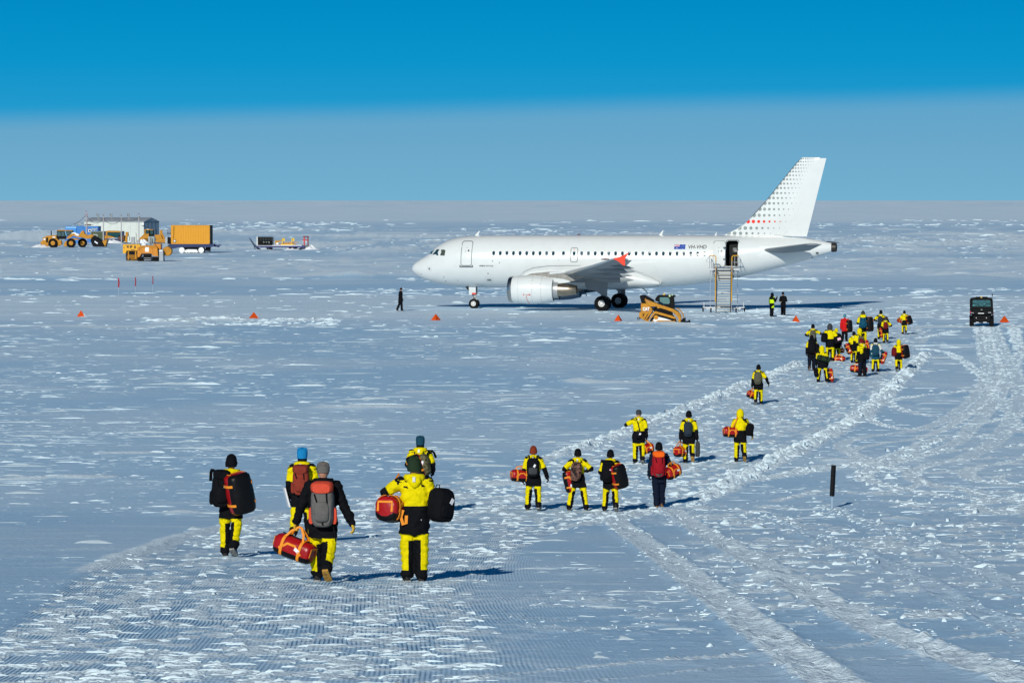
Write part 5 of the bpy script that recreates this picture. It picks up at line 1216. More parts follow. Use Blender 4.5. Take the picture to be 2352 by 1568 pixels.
gc, w, hh = container('green_container', 'olive green container with pale frame standing between the utility poles', 1545, 1905, 760, 1020, 11.76, 90, 500, 690, 2.4, olive, 0, 6, M('frame_pale_green', (.22, .25, .22), .6))
part('roof_vent', MB().box((-.55, .6, hh + .42), (.7, .3, .28)).box((-.95, .6, hh + .42), (.12, .3, .55)).box((-.1, .6, hh + .42), (.12, .3, .55)).box((-.5, .6, hh + .15), (.2, .2, .4)), M('vent_grey', (.35, .36, .37), .5), gc)
part('sign_frame', MB().box((-.4, -.08, hh - .65), (.9, .03, .07)).box((.05, -.08, hh - 1.0), (.07, .03, .7)), wmark, gc)['kind'] = 'stuff'
container('blue_container', 'dark blue container partly hidden behind a snow covered bulldozer', 1925, 2480, 760, 1060, 11.76, 90, 500, 716, 2.4, M('container_navy', (.010, .035, .11), .6), 0, 9)
# bulldozers
def dozer(lb, q, parts_):
    d_ = thing('bulldozer', lb, 'bulldozer', q.loc, 0, 'parked bulldozers'); return d_
q = Tr(12.06, 270, 520, 130, 905)
dz = dozer('yellow bulldozer buried to its tracks in snow, beside the green container', q, None)
part('cab', MB().prism(q.poly((-90, 660), (-90, 560), (300, 560), (300, 680), (200, 720)), -.8, .8, 0, .03), cabglass, dz)
part('cab_roof', MB().prism(q.poly((-130, 565), (-125, 535), (-60, 520), (215, 525), (310, 545), (310, 570)), -.95, .95, 0, .03), caty, dz)
part('cab_post', MB().prism(q.poly((-120, 560), (-80, 560), (-80, 680), (-120, 680)), -.9, .9), caty, dz)
part('hood', MB().prism(q.poly((-330, 800), (-320, 745), (-150, 660), (110, 680), (120, 720), (-60, 730), (-200, 780)), -.8, .8, 0, .03), caty, dz)
part('engine_bay', MB().prism(q.poly((240, 790), (240, 660), (430, 660), (400, 820)), -.8, .8, 0, .03), M('bay_dark', (.09, .035, .02), .6), dz)
part('track', MB().prism(q.poly((-60, 880), (-40, 800), (100, 790), (500, 890), (490, 930), (350, 920), (100, 850), (60, 900)), -1.3, 1.3, 0, .03), M('track_steel', (.05, .05, .055), .6), dz)
part('blade', MB().prism(q.poly((-400, 860), (-370, 790), (-300, 800), (-330, 880)), -1.7, 1.7, 0, .03), caty, dz)
rp = part('ripper', MB().prism(q.poly((400, 830), (410, 700), (450, 680), (445, 560), (530, 560), (525, 640), (500, 700), (490, 880)), -.4, .4, 0, .03), caty, dz)
part('ripper_hose', MB().tube([(q(530, 620)[0], -.3, q(530, 620)[1]), (q(565, 740)[0], -.3, q(565, 740)[1]), (q(550, 830)[0], -.3, q(550, 830)[1])], .06, 5), blk, rp)
snow_mound('snow_heap', (q(60, 0)[0], -1.6, -.1), 3.3, 1.6, .75, dz, 12); snow_mound('hood_snow', (q(60, 0)[0], -.2, q(0, 745)[1]), 1.3, .8, .25, dz, 13)
q = Tr(12.06, 270, 520, 1200, 900)
dz = dozer('yellow bulldozer with square black cab and raised ripper, beside the yellow container', q, None)
part('cab', MB().prism(q.poly((1010, 690), (1010, 500), (1270, 500), (1270, 690)), -.75, .75, 0, .03), blk, dz)
part('cab_roof', MB().prism(q.poly((1000, 505), (1005, 482), (1265, 482), (1270, 505)), -.85, .85, 0, .03), caty, dz)
part('cab_post', MB().prism(q.poly((1010, 500), (1040, 500), (1040, 620), (1010, 620)), -.8, .8), caty, dz)
for X in (1060, 1180): part('cab_window', MB().prism(q.poly((X, 515), (X + 75, 515), (X + 75, 620), (X, 620)), -.765, -.75), cabglass, dz)
part('body', MB().prism(q.poly((880, 720), (930, 680), (1000, 610), (1140, 610), (1140, 680), (1110, 730), (1110, 870), (850, 890), (850, 760)), -.85, .85, 0, .04), caty, dz)
part('rear_body', MB().prism(q.poly((1310, 640), (1500, 635), (1530, 760), (1640, 760), (1620, 930), (1480, 940), (1480, 870), (1320, 850)), -.85, .85, 0, .04), caty, dz)
a, b = q(1050, 810); sp_ = part('sprocket', MB().lathe([(.42, -.1), (.42, .1)], 'y', (a, -1.0, b), 16), blk, dz); part('sprocket_hub', MB().lathe([(.28, -.05), (.26, .1)], 'y', (a, -1.1, b), 14), caty, sp_)
rp = part('ripper', MB().prism(q.poly((1455, 640), (1455, 510), (1530, 500), (1530, 600), (1590, 700), (1600, 760), (1530, 770)), -.3, .3, 0, .03), caty, dz)
part('fuel_tank', MB().box((q(1180, 0)[0], -.95, q(0, 780)[1]), (120 / q.k, .3, 180 / q.k), ch=.03), greym, dz)
part('blade', MB().prism(q.poly((1620, 740), (1700, 700), (1720, 920), (1640, 960)), -1.6, 1.6, 0, .03), greym, dz)
part('track', MB().prism(q.poly((850, 930), (860, 870), (1620, 870), (1640, 930), (1600, 960), (880, 960)), -1.3, 1.3, 0, .03), M('track_steel', (.05, .05, .055), .6), dz)
part('roof_snow', MB().prism(q.poly((1070, 482), (1075, 470), (1130, 470), (1135, 482)), -.3, .3), psnow, dz)
part('aerial', MB().tube([(q(1358, 0)[0], 0, q(0, 640)[1]), (q(1358, 0)[0], 0, q(0, 480)[1])], .05, 5), blk, dz)
snow_mound('snow_heap', (q(960, 0)[0], -1.5, -.05), 1.6, .8, .8, dz, 15)
# two rollers in front, seen end on
def roller(lb, q, poly, mat, grille, extra):
    r_ = thing('road_roller', lb, 'roller', q.loc, 0, 'rollers parked at the front of the camp')
    part('body', MB().prism(q.poly(*poly), 0, 3.2, 0, .05), mat, r_)
    (gx0, gy0, gx1, gy1) = grille
    g_ = part('grille', MB().prism(q.poly((gx0, gy1), (gx0, gy0), (gx1, gy0), (gx1, gy1)), -.06, .3, 0, .02), blk, r_)
    return r_, g_
q = Tr(12.06, 270, 520, 640, 1408)
ra, gr_ = roller('pale yellow roller with stencilled end panel, parked beside the orange one', q, [(360, 1190), (360, 925), (880, 925), (880, 1120), (470, 1110), (440, 1190)], M('roller_yellow', (.72, .36, .008), .45), (470, 1110, 790, 1250), None)
for (x0, y0, x1, y1) in ((500, 1235, 790, 1262), (500, 1290, 790, 1318), (600, 1350, 780, 1372)): part('bumper_bar', MB().prism(q.poly((x0, y1), (x0, y0), (x1, y0), (x1, y1)), -.15, .0, 0, .01), caty, ra)
part('bumper_end', MB().prism(q.poly((510, 1380), (510, 1130), (545, 1130), (545, 1380)), -.12, .02), caty, ra); part('bumper_end', MB().prism(q.poly((720, 1340), (720, 1130), (760, 1130), (760, 1340)), -.12, .02), caty, ra)
part('undercarriage', MB().prism(q.poly((450, 1400), (440, 1200), (800, 1200), (800, 1400)), .1, 3.0, 0, .03), M('undercarriage_brown', (.05, .03, .02), .7), ra)
stn = part('stencil_mark', MB().prism(q.poly((480, 1020), (470, 960), (545, 965), (530, 1030)), -.012, .0).prism(q.poly((570, 1040), (570, 960), (640, 960), (640, 1000), (590, 1040)), -.012, 0).prism(q.poly((695, 1045), (695, 965), (745, 965), (745, 1045)), -.012, 0).prism(q.poly((600, 1095), (600, 1075), (710, 1075), (710, 1095)), -.012, 0).prism(q.poly((385, 1030), (385, 1005), (410, 1005), (410, 1030)), -.012, 0), M('stencil_dark', (.10, .05, .02), .6), ra); stn['kind'] = 'stuff'
part('exhaust', MB().tube([(q(740, 0)[0], .8, q(0, 925)[1]), (q(740, 0)[0], .8, q(0, 640)[1]), (q(725, 0)[0], .8, q(0, 590)[1])], .09, 6), M('pipe_pale', (.50, .50, .45), .5), ra)
part('cabinet', MB().box((q(640, 0)[0], 1.0, q(0, 810)[1]), (110 / q.k, .6, 200 / q.k), ch=.02).box((q(800, 0)[0], 1.2, q(0, 850)[1]), (80 / q.k, .6, 110 / q.k), ch=.02), greym, ra)['kind'] = 'stuff'
q = Tr(12.06, 270, 520, 1100, 1425)
rb, gr_ = roller('orange roller with a white notice on its end, front machine of the camp', q, [(785, 1230), (785, 1015), (1380, 1015), (1400, 1280), (1250, 1260), (1200, 1190), (960, 1190), (900, 1200), (850, 1290), (800, 1310)], oran, (965, 1195, 1205, 1400), None)
part('notice', MB().prism(q.poly((1015, 1140), (1020, 1010), (1130, 1010), (1125, 1145)), -.03, .0), wmark, rb)
part('hood', MB().prism(q.poly((820, 1010), (900, 960), (1330, 960), (1380, 1012)), .3, 3.0, 0, .05), caty, rb)
for (y0, y1) in ((1320, 1336), (1370, 1386)): part('step', MB().prism(q.poly((985, y1), (985, y0), (1185, y0), (1185, y1)), -.12, -.05), greym, rb)
for X0, X1 in ((800, 960), (1210, 1400)): part('rear_tyre', MB().prism(q.poly((X0, 1420), (X0, 1290), (X1, 1290), (X1, 1420)), .2, 1.4, 0, .08), rub, rb)
part('panel_line', MB().prism(q.poly((915, 1190), (915, 1020), (925, 1020), (925, 1190)), -.01, 0).prism(q.poly((1240, 1230), (1240, 1020), (1250, 1020), (1250, 1230)), -.01, 0).prism(q.poly((830, 1100), (830, 1045), (885, 1045), (885, 1060), (870, 1100)), -.01, 0), M('panel_line_brown', (.30, .10, .01), .6), rb)['kind'] = 'stuff'
part('wing_tank', MB().prism(q.poly((1420, 1420), (1420, 1095), (1540, 1095), (1550, 1420)), .2, 2.4, 0, .08), greym, rb); part('tank_snow', MB().prism(q.poly((1425, 1130), (1425, 1090), (1535, 1090), (1535, 1125)), .15, 2.0, 0, .04), psnow, rb)
part('mast', MB().tube([(q(1165, 0)[0], 1.0, q(0, 960)[1]), (q(1165, 0)[0], 1.0, q(0, 710)[1])], .06, 6).tube([(q(1290, 0)[0], 1.0, q(0, 960)[1]), (q(1290, 0)[0], 1.0, q(0, 690)[1])], .06, 6).tube([(q(1250, 0)[0], 1.0, q(0, 900)[1]), (q(1320, 0)[0], 1.0, q(0, 760)[1])], .05, 6), M('pipe_dark', (.10, .10, .11), .5), rb)['kind'] = 'stuff'
part('canopy_block', MB().box((q(1190, 0)[0], 1.8, q(0, 790)[1]), (150 / q.k, .5, 200 / q.k), ch=.03), M('block_grey_green', (.25, .30, .30), .5), rb)
part('drum', MB().lathe([(.62, 0), (.68, .1), (.68, 1.4), (.62, 1.5)], 'y', (q(1640, 0)[0], 1.2, q(0, 1150)[1] + .1), 24), caty, rb)
part('side_body', MB().prism(q.poly((1240, 1080), (1240, 910), (1460, 910), (1460, 1080)), 1.0, 3.0, 0, .05), oran, rb)
snow_mound('roof_snow', (q(960, 0)[0], 1.6, q(0, 965)[1]), .5, .8, .45, rb, 17)

# yellow container on a tracked trailer
q = Tr(5.88, 380, 500, 530, 690)
yc_m = M('container_yellow', (.66, .29, .003), .5, noise=.06, nscale=2); yc_d = M('container_end_brown', (.07, .05, .03), .6, noise=.3, nscale=4)
q.loc.z += .12
tl = thing('tracked_trailer', 'dark blue flatbed trailer on white wheeled tracks under the yellow container', 'trailer', q.loc, 0)
navy = M('trailer_navy', (.006, .022, .10), .5, noise=.2, nscale=3)
part('deck', MB().prism(q.poly((205, 575), (850, 572), (850, 610), (700, 622), (340, 622), (175, 655), (180, 600)), -1.2, 1.3, 0, .03), navy, tl)
part('drawbar', MB().prism(q.poly((780, 585), (940, 580), (940, 595), (915, 600), (915, 622), (800, 606)), -.4, .4, 0, .02), navy, tl)
for sy in (-1.15, 1.15):
    tk = part('track_belt', MB().prism(q.poly((345, 660), (360, 630), (390, 618), (665, 612), (700, 630), (708, 660), (690, 690), (660, 700), (390, 702), (358, 692)), sy - .28, sy + .28, 0, .03), rub, tl)
    for X, r in ((387, 40), (665, 40)):
        a, b = q(X, 659); part('track_wheel', MB().lathe([(.05, -.06), (r / q.k, -.03), (r / q.k, .05)], 'y', (a, sy + math.copysign(.30, sy), b), 20), M('wheel_white', (.75, .76, .74), .5), tk)
    for X in (455, 490, 555, 595):
        a, b = q(X, 680); part('track_roller', MB().lathe([(.03, -.04), (16 / q.k, -.03), (16 / q.k, .05)], 'y', (a, sy + math.copysign(.30, sy), b), 14), M('wheel_white', (.75, .76, .74), .5), tk)
    part('track_snow', MB().prism(q.poly((425, 690), (430, 662), (470, 648), (600, 650), (625, 690)), sy + math.copysign(.27, sy), sy + math.copysign(.29, sy), 0), psnow, tk)
part('stand', MB().prism(q.poly((715, 670), (725, 612), (790, 612), (785, 680)), -.5, .5, 0, .02), blk, tl)
a0, b0 = q(228, 572); a1, b1 = q(785, 303)
yc = thing('yellow_container', 'bright yellow ribbed shipping container riding on the blue tracked trailer', 'container', (q.loc.x, q.loc.y - .9, q.loc.z + b0), math.radians(-5))
w, hh = a1 - a0, b1 - b0; xc = (a0 + a1) / 2
part('shell', MB().box((xc, 1.2, hh / 2), (w, 2.4, hh), ch=.02), yc_m, yc)
for k in range(22):
    part('wall_rib', MB().box((a0 + .2 + (w - .3) * (k + .5) / 22, -.025, hh / 2), ((w - .3) / 22 * .6, .06, hh - .28), ch=.02), yc_m, yc)
part('frame', MB().box((xc, -.03, hh - .07), (w + .04, .12, .14)).box((xc, -.03, .07), (w + .04, .12, .14)).box((a0 + .06, -.03, hh / 2), (.16, .12, hh)).box((a1 - .06, -.03, hh / 2), (.16, .12, hh)), yc_m, yc)
en = part('end_wall', MB().box((a1 + .06, 1.2, hh / 2), (.08, 2.4, hh)), yc_d, yc)
for k in range(6): part('end_rib', MB().box((a1 + .11, .25 + k * .38, hh / 2), (.05, .18, hh - .2)), yc_d, en)
a, b = q(280, 530); pv = part('porthole', MB().lathe([(.26, -.06), (.18, -.07), (.16, .05)], 'y', (a, -.04, b - b0), 16), M('port_ring', (.10, .08, .05), .5), yc); part('port_cover', MB().lathe([(.02, -.05), (.15, -.05), (.15, .02)], 'y', (a, -.06, b - b0), 12), wmark, pv)
part('cable', MB().tube([(q(270, 320)[0], -.1, hh - .2), (q(268, 420)[0], -.1, hh * .6), (q(262, 500)[0], -.1, hh * .28)], .035, 5), blk, yc)
part('access_platform', MB().box((q(200, 0)[0], .5, .55), (50 / q.k, 1.2, 1.1)).box((q(195, 0)[0], .2, q(0, 420)[1] - b0), (50 / q.k, .5, .15)), blk, yc)
part('platform_rail', MB().tube([(q(175, 0)[0], .1, q(0, 430)[1] - b0), (q(175, 0)[0], .1, q(0, 360)[1] - b0), (q(220, 0)[0], .1, q(0, 355)[1] - b0), (q(220, 0)[0], .1, q(0, 430)[1] - b0)], .05, 5).tube([(q(175, 0)[0], .1, q(0, 395)[1] - b0), (q(220, 0)[0], .1, q(0, 390)[1] - b0)], .05, 5), M('rail_blue_grey', (.10, .14, .2), .5), yc)

# low cargo sledge trailer
q = Tr(13.84, 600, 560, 1150, 700)
sl_ = thing('flatbed_sledge', 'long dark blue flatbed sledge with raised drawbar standing alone on the ice', 'sledge', q.loc, 0)
pur = M('sledge_navy', (.025, .025, .13), .5, noise=.2, nscale=3)
part('deck', MB().prism(q.poly((390, 605), (390, 552), (1990, 552), (2000, 570), (1990, 630), (1910, 630), (1905, 605)), -1.1, 1.1, 0, .02), pur, sl_)
part('deck_snow', MB().prism(q.poly((395, 553), (395, 540), (900, 540), (930, 530), (1900, 528), (1910, 553)), -1.08, 1.08, 0, .03), psnow, sl_)
part('drawbar', MB().tube([(q(120, 275)[0], -.2, q(120, 275)[1]), (q(200, 400)[0], -.2, q(200, 400)[1]), (q(300, 540)[0], -.2, q(300, 540)[1]), (q(420, 650)[0], -.2, q(420, 650)[1]), (q(545, 715)[0], -.2, q(545, 715)[1])], [.06, .12, .16, .18, .14], 6).tube([(q(270, 540)[0], .2, q(270, 540)[1]), (q(320, 690)[0], .2, q(320, 690)[1]), (q(380, 690)[0], .2, q(380, 690)[1])], .08, 6), M('drawbar_navy', (.015, .03, .075), .5), sl_)
for pl_ in (((690, 605), (760, 620), (790, 605), (880, 605), (905, 640), (880, 680), (920, 700), (830, 700), (790, 640), (760, 640), (740, 705), (705, 705), (740, 650)), ((1450, 640), (1500, 605), (1740, 605), (1740, 640), (1700, 660), (1660, 655), (1660, 695), (1610, 695), (1600, 670), (1500, 665))):
    part('runner', MB().prism(q.poly(*pl_), -1.0, 1.0, 0, .02), blk, sl_)
snow_mound('snow_heap', (q(1560, 0)[0], -.6, -.08), 1.9, 1.2, .5, sl_, 22); snow_mound('snow_heap', (q(2150, 0)[0], .2, -.1), 2.2, 1.5, .85, sl_, 23)
a0, b0 = q(385, 540); a1, b1 = q(925, 240)
cg = thing('cargo_cage', 'black cage of pipes and boxes with white post, loaded on the blue sledge', 'cage', (q.loc.x, q.loc.y, q.loc.z + b0), 0)
w, hh = a1 - a0, b1 - b0
part('corner_post', MB().box((a0 + .08, -1.0, hh / 2), (.13, .12, hh)), wmark, cg)
for x, y in ((a1 - .05, -1.0), (a0 + .08, 1.0), (a1 - .05, 1.0)): part('corner_post', MB().box((x, y, hh * .47), (.10, .10, hh * .94)), blk, cg)
for zz in (.06, hh * .3, hh * .55, hh * .75, hh * .93): part('rail', MB().box(((a0 + a1) / 2, -1.0, zz), (w - .1, .07, .12)), blk, cg)
for k in range(1, 6): part('slat', MB().box((a0 + w * k / 6, -.96, hh * .48), (.12, .06, hh * .92)), blk, cg)
part('back_panel', MB().box(((a0 + a1) / 2, .2, hh * .48), (w - .2, .06, hh * .9)), M('cage_back', (.02, .025, .025), .7), cg)
for X, Y, ww, h2 in ((660, 355, 150, 20), (800, 355, 75, 18), (620, 430, 70, 30), (710, 440, 45, 50), (800, 445, 80, 60), (520, 315, 22, 30), (870, 318, 26, 20)):
    a, b = q(X, Y); part('stowed_box', MB().box((a, -.5, b - b0), (ww / q.k, .3, h2 / q.k), ch=.02), M('box_pale', (.45, .52, .50), .6), cg)
ys_ = M('frame_yellow', (.70, .45, .02), .5); 
a0, b0 = q(1000, 530)
yf = thing('lifting_frame', 'yellow lifting frame with two upright brackets lying on the blue sledge', 'frame', (q.loc.x, q.loc.y, q.loc.z + b0), 0)
def yq(X, Y): a, b = q(X, Y); return (a, b - b0)
part('beam', MB().prism([yq(1160, 500), yq(1200, 470), yq(1560, 470), yq(1700, 490), yq(1700, 515), yq(1160, 520)], -.6, .2, 0, .02), caty, yf); part('beam', MB().prism([yq(1230, 430), yq(1760, 425), yq(1790, 445), yq(1600, 460), yq(1230, 455)], -.3, .3, 0, .02), caty, yf)
part('end_box', MB().prism([yq(1000, 520), yq(1000, 375), yq(1225, 375), yq(1225, 400), yq(1100, 430), yq(1160, 520)], -.5, .5, 0, .02), M('ochre', (.45, .22, .02), .5), yf)
for X in (1245, 1568):
    part('upright', MB().prism([yq(X - 14, 530), yq(X - 14, 300), yq(X + 14, 300), yq(X + 14, 530)], -.8, -.65), ys_, yf)
    part('bracket', MB().prism([yq(X, 320), yq(X + 20, 295), yq(X + 85, 305), yq(X + 78, 400), yq(X + 20, 390)], -.62, -.5), ys_, yf)
part('base_bar', MB().box((yq(1400, 0)[0], -.72, .08), (400 / q.k, .1, .16)), ys_, yf)
part('snow_lump', MB().ell((yq(1080, 0)[0], -.55, .25), (.28, .15, .2)), psnow, yf)
a0, b0 = q(2030, 555)
rf_ = thing('red_stand', 'red steel stand frame fixed upright at the tail of the sledge', 'stand', (q.loc.x, q.loc.y, q.loc.z + b0), 0)
def rq(X, Y): a, b = q(X, Y); return (a, b - b0)
rdm = M('stand_red', (.50, .03, .025), .5); rdd = M('stand_dark_red', (.12, .015, .02), .5)
for X, mt in ((1980, rdm), (2105, rdd)): part('post', MB().prism([rq(X - 22, 545), rq(X - 22, 235), rq(X + 18, 235), rq(X + 18, 545)], -.15, .15, 0, .01), mt, rf_)
part('cross_bar', MB().prism([rq(1935, 262), rq(1935, 228), rq(2130, 228), rq(2130, 262)], -.18, .18), rdd, rf_); part('cross_bar', MB().prism([rq(1930, 385), rq(1930, 345), rq(2120, 350), rq(2120, 375)], -.16, .16), rdm, rf_)
part('foot_plate', MB().prism([rq(1910, 620), rq(1920, 530), rq(2140, 540), rq(2130, 560), rq(2000, 590)], -.4, .4), M('plate_grey', (.12, .12, .14), .5), rf_)
# ------------------------------------------------------------------ people and their bags
def cloth(name, col, **k): return M(name, col, .8, spec=.06, noise=k.get('noise', .12), nscale=k.get('nscale', 7), bump=.95, bscale=k.get('bscale', 11))
CL = {
    'yellow': cloth('fabric_yellow', (.72, .595, .002)), 'black': cloth('fabric_black', (.0055, .006, .008)), 'navy': cloth('fabric_navy', (.006, .010, .024)),
    'red': cloth('fabric_red', (.52, .012, .014)), 'white': cloth('fabric_white', (.62, .64, .60)), 'teal': cloth('fabric_teal', (.008, .07, .12)),
    'hivis': cloth('fabric_hivis', (.55, .80, .012)), 'skin': M('skin', (.48, .24, .16), .6, noise=.15, nscale=20), 'grey': cloth('fabric_grey', (.12, .115, .11)), 'dgrey': cloth('fabric_dark_grey', (.045, .05, .055)),
    'green': cloth('fabric_dark_green', (.018, .035, .018)), 'blue': cloth('fabric_bright_blue', (.010, .20, .46)), 'tealhat': cloth('fabric_petrol', (.012, .055, .09)), 'rust': cloth('fabric_rust', (.20, .035, .014)),
    'crimson': cloth('fabric_crimson', (.30, .010, .018)), 'maroon': cloth('fabric_maroon', (.14, .012, .014)), 'slate': cloth('fabric_slate', (.022, .032, .046)), 'olive': cloth('fabric_olive_grey', (.085, .085, .06)), 'coral': cloth('fabric_coral', (.62, .075, .04)),
    'orange': cloth('fabric_orange', (.86, .13, .012)), 'brick': cloth('fabric_brick', (.22, .035, .022)), 'brown': M('boot_leather', (.16, .075, .03), .6, noise=.2, nscale=15), 'lightblue': cloth('fabric_light_teal', (.06, .22, .28)),
    'sole': M('boot_sole', (.30, .29, .27), .8, noise=.7, nscale=18, bump=.6, bscale=30), 'goldsole': M('boot_sole_gold', (.48, .25, .04), .7, noise=.6, nscale=18), 'boot': M('boot_black', (.008, .008, .009), .6, spec=.25, noise=.3, nscale=20),
    'glove_yellow': M('glove_yellow', (.62, .38, .03), .7, noise=.2, nscale=25), 'glove_black': M('glove_black', (.008, .008, .010), .7, spec=.15), 'reflective': M('reflective_tape', (.55, .58, .60), .35),
    'pvc': M('duffel_red', (.34, .006, .008), .34, spec=.35, noise=.2, nscale=6, bump=.35, bscale=9), 'pvcblack': M('duffel_black', (.005, .005, .006), .4, spec=.14, bump=.35, bscale=10), 'web': M('webbing_orange', (.80, .26, .012), .7, noise=.15, nscale=20),
    'tagw': M('luggage_tag', (.75, .74, .76), .5), 'tagp': M('luggage_tag_pink', (.70, .42, .48), .5), 'camo': None, 'camog': None,
}
def camo(name, cols, sc):
    m = new_mat(name, cols[0], .8, spec=.1); t_ = m.node_tree; b = t_.nodes['Principled BSDF']
    tcn_ = t_.nodes.new('ShaderNodeTexCoord'); n = t_.nodes.new('ShaderNodeTexNoise'); n.inputs['Scale'].default_value = sc; n.inputs['Detail'].default_value = 2; n.inputs['Distortion'].default_value = 1.2
    r = t_.nodes.new('ShaderNodeValToRGB'); r.color_ramp.interpolation = 'CONSTANT'
    while len(r.color_ramp.elements) > 1: r.color_ramp.elements.remove(r.color_ramp.elements[-1])
    for i, c in enumerate(cols):
        e = r.color_ramp.elements[0] if i == 0 else r.color_ramp.elements.new(.36 + .10 * i); e.color = (*c, 1)
    t_.links.new(tcn_.outputs['Object'], n.inputs['Vector']); t_.links.new(n.outputs[0], r.inputs[0]); t_.links.new(r.outputs[0], b.inputs['Base Color']); return m
CL['camo'] = camo('camo_pink_brown', [(.02, .015, .014), (.20, .10, .08), (.05, .03, .025), (.30, .17, .14)], 9)
CL['camog'] = camo('camo_green', [(.05, .05, .025), (.14, .13, .07), (.03, .03, .015), (.22, .20, .12)], 8)

ARMS = {'down': ((.06, -.02, -.28), (.08, .05, -.53)), 'back': ((.06, -.11, -.26), (.08, -.13, -.51)), 'fwd': ((.05, .06, -.27), (.03, .22, -.46)), 'carry': ((.07, -.01, -.29), (.10, .02, -.56)),
        'out': ((.13, -.03, -.26), (.21, .02, -.50)), 'front': ((.10, .00, -.27), (-.04, .22, -.26)), 'strap': ((.24, -.01, -.13), (.09, .19, -.06)), 'hip': ((.21, -.05, -.20), (.07, .14, -.27)), 'phone': ((.10, .06, -.26), (.02, .26, -.04)), 'clasp': ((.10, .0, -.27), (-.13, .20, -.36))}
OUT = {'suit': dict(top='yellow', low='black', leg='yellow', panel='black', fore='black', upper='yellow', patch='black', cuff='black'),
       'blacktop': dict(top='black', low='black', leg='yellow', panel='black', fore='black', upper='black', patch='black', cuff='black'),
       'black': dict(top='black', low='black', leg='black', panel='black', fore='black', upper='black', patch='black', cuff='black'),
       'navy': dict(top='navy', low='navy', leg='navy', panel='navy', fore='navy', upper='navy', patch='navy', cuff='navy'),
       'suitdark': dict(top='yellow', low='black', leg='navy', panel='black', fore='black', upper='yellow', patch='black', cuff='black'),
       'red': dict(top='red', low='red', leg='black', panel='black', fore='red', upper='red', patch='red', cuff='black'),
       'white': dict(top='white', low='teal', leg='yellow', panel='black', fore='teal', upper='white', patch='yellow', cuff='black'),
       'vest': dict(top='black', low='hivis', leg='black', panel='black', fore='black', upper='black', patch='hivis', cuff='black')}
CODE = ['top', 'low', 'leg', 'panel', 'fore', 'upper', 'patch', 'cuff', 'skin']

def ring_el(c, rx, ry, n=14, ax=None, up=None):
    c = Vector(c)
    if ax is None: return [c + Vector((rx * math.cos(2 * PI * j / n), ry * math.sin(2 * PI * j / n), 0)) for j in range(n)]
    t_ = Vector(ax).normalized(); u = Vector(up or (1, 0, 0)); u = (u - t_ * u.dot(t_)).normalized(); w = t_.cross(u)
    return [c + u * rx * math.cos(2 * PI * j / n) + w * ry * math.sin(2 * PI * j / n) for j in range(n)]
def limb(mb, pts, rads):
    """tapered limb along joints with rounded joints"""
    for a, b, r0, r1 in zip(pts[:-1], pts[1:], rads[:-1], rads[1:]):
        a, b = Vector(a), Vector(b); n = 4
        mb.loft([ring_el(a.lerp(b, k / n), r0 + (r1 - r0) * k / n, r0 + (r1 - r0) * k / n, 12, b - a, (0, 1, 0) if abs((b - a).normalized().y) < .8 else (1, 0, 0)) for k in range(n + 1)])
    for p, r in zip(pts, rads): mb.ell(p, (r, r, r), 10, 7)

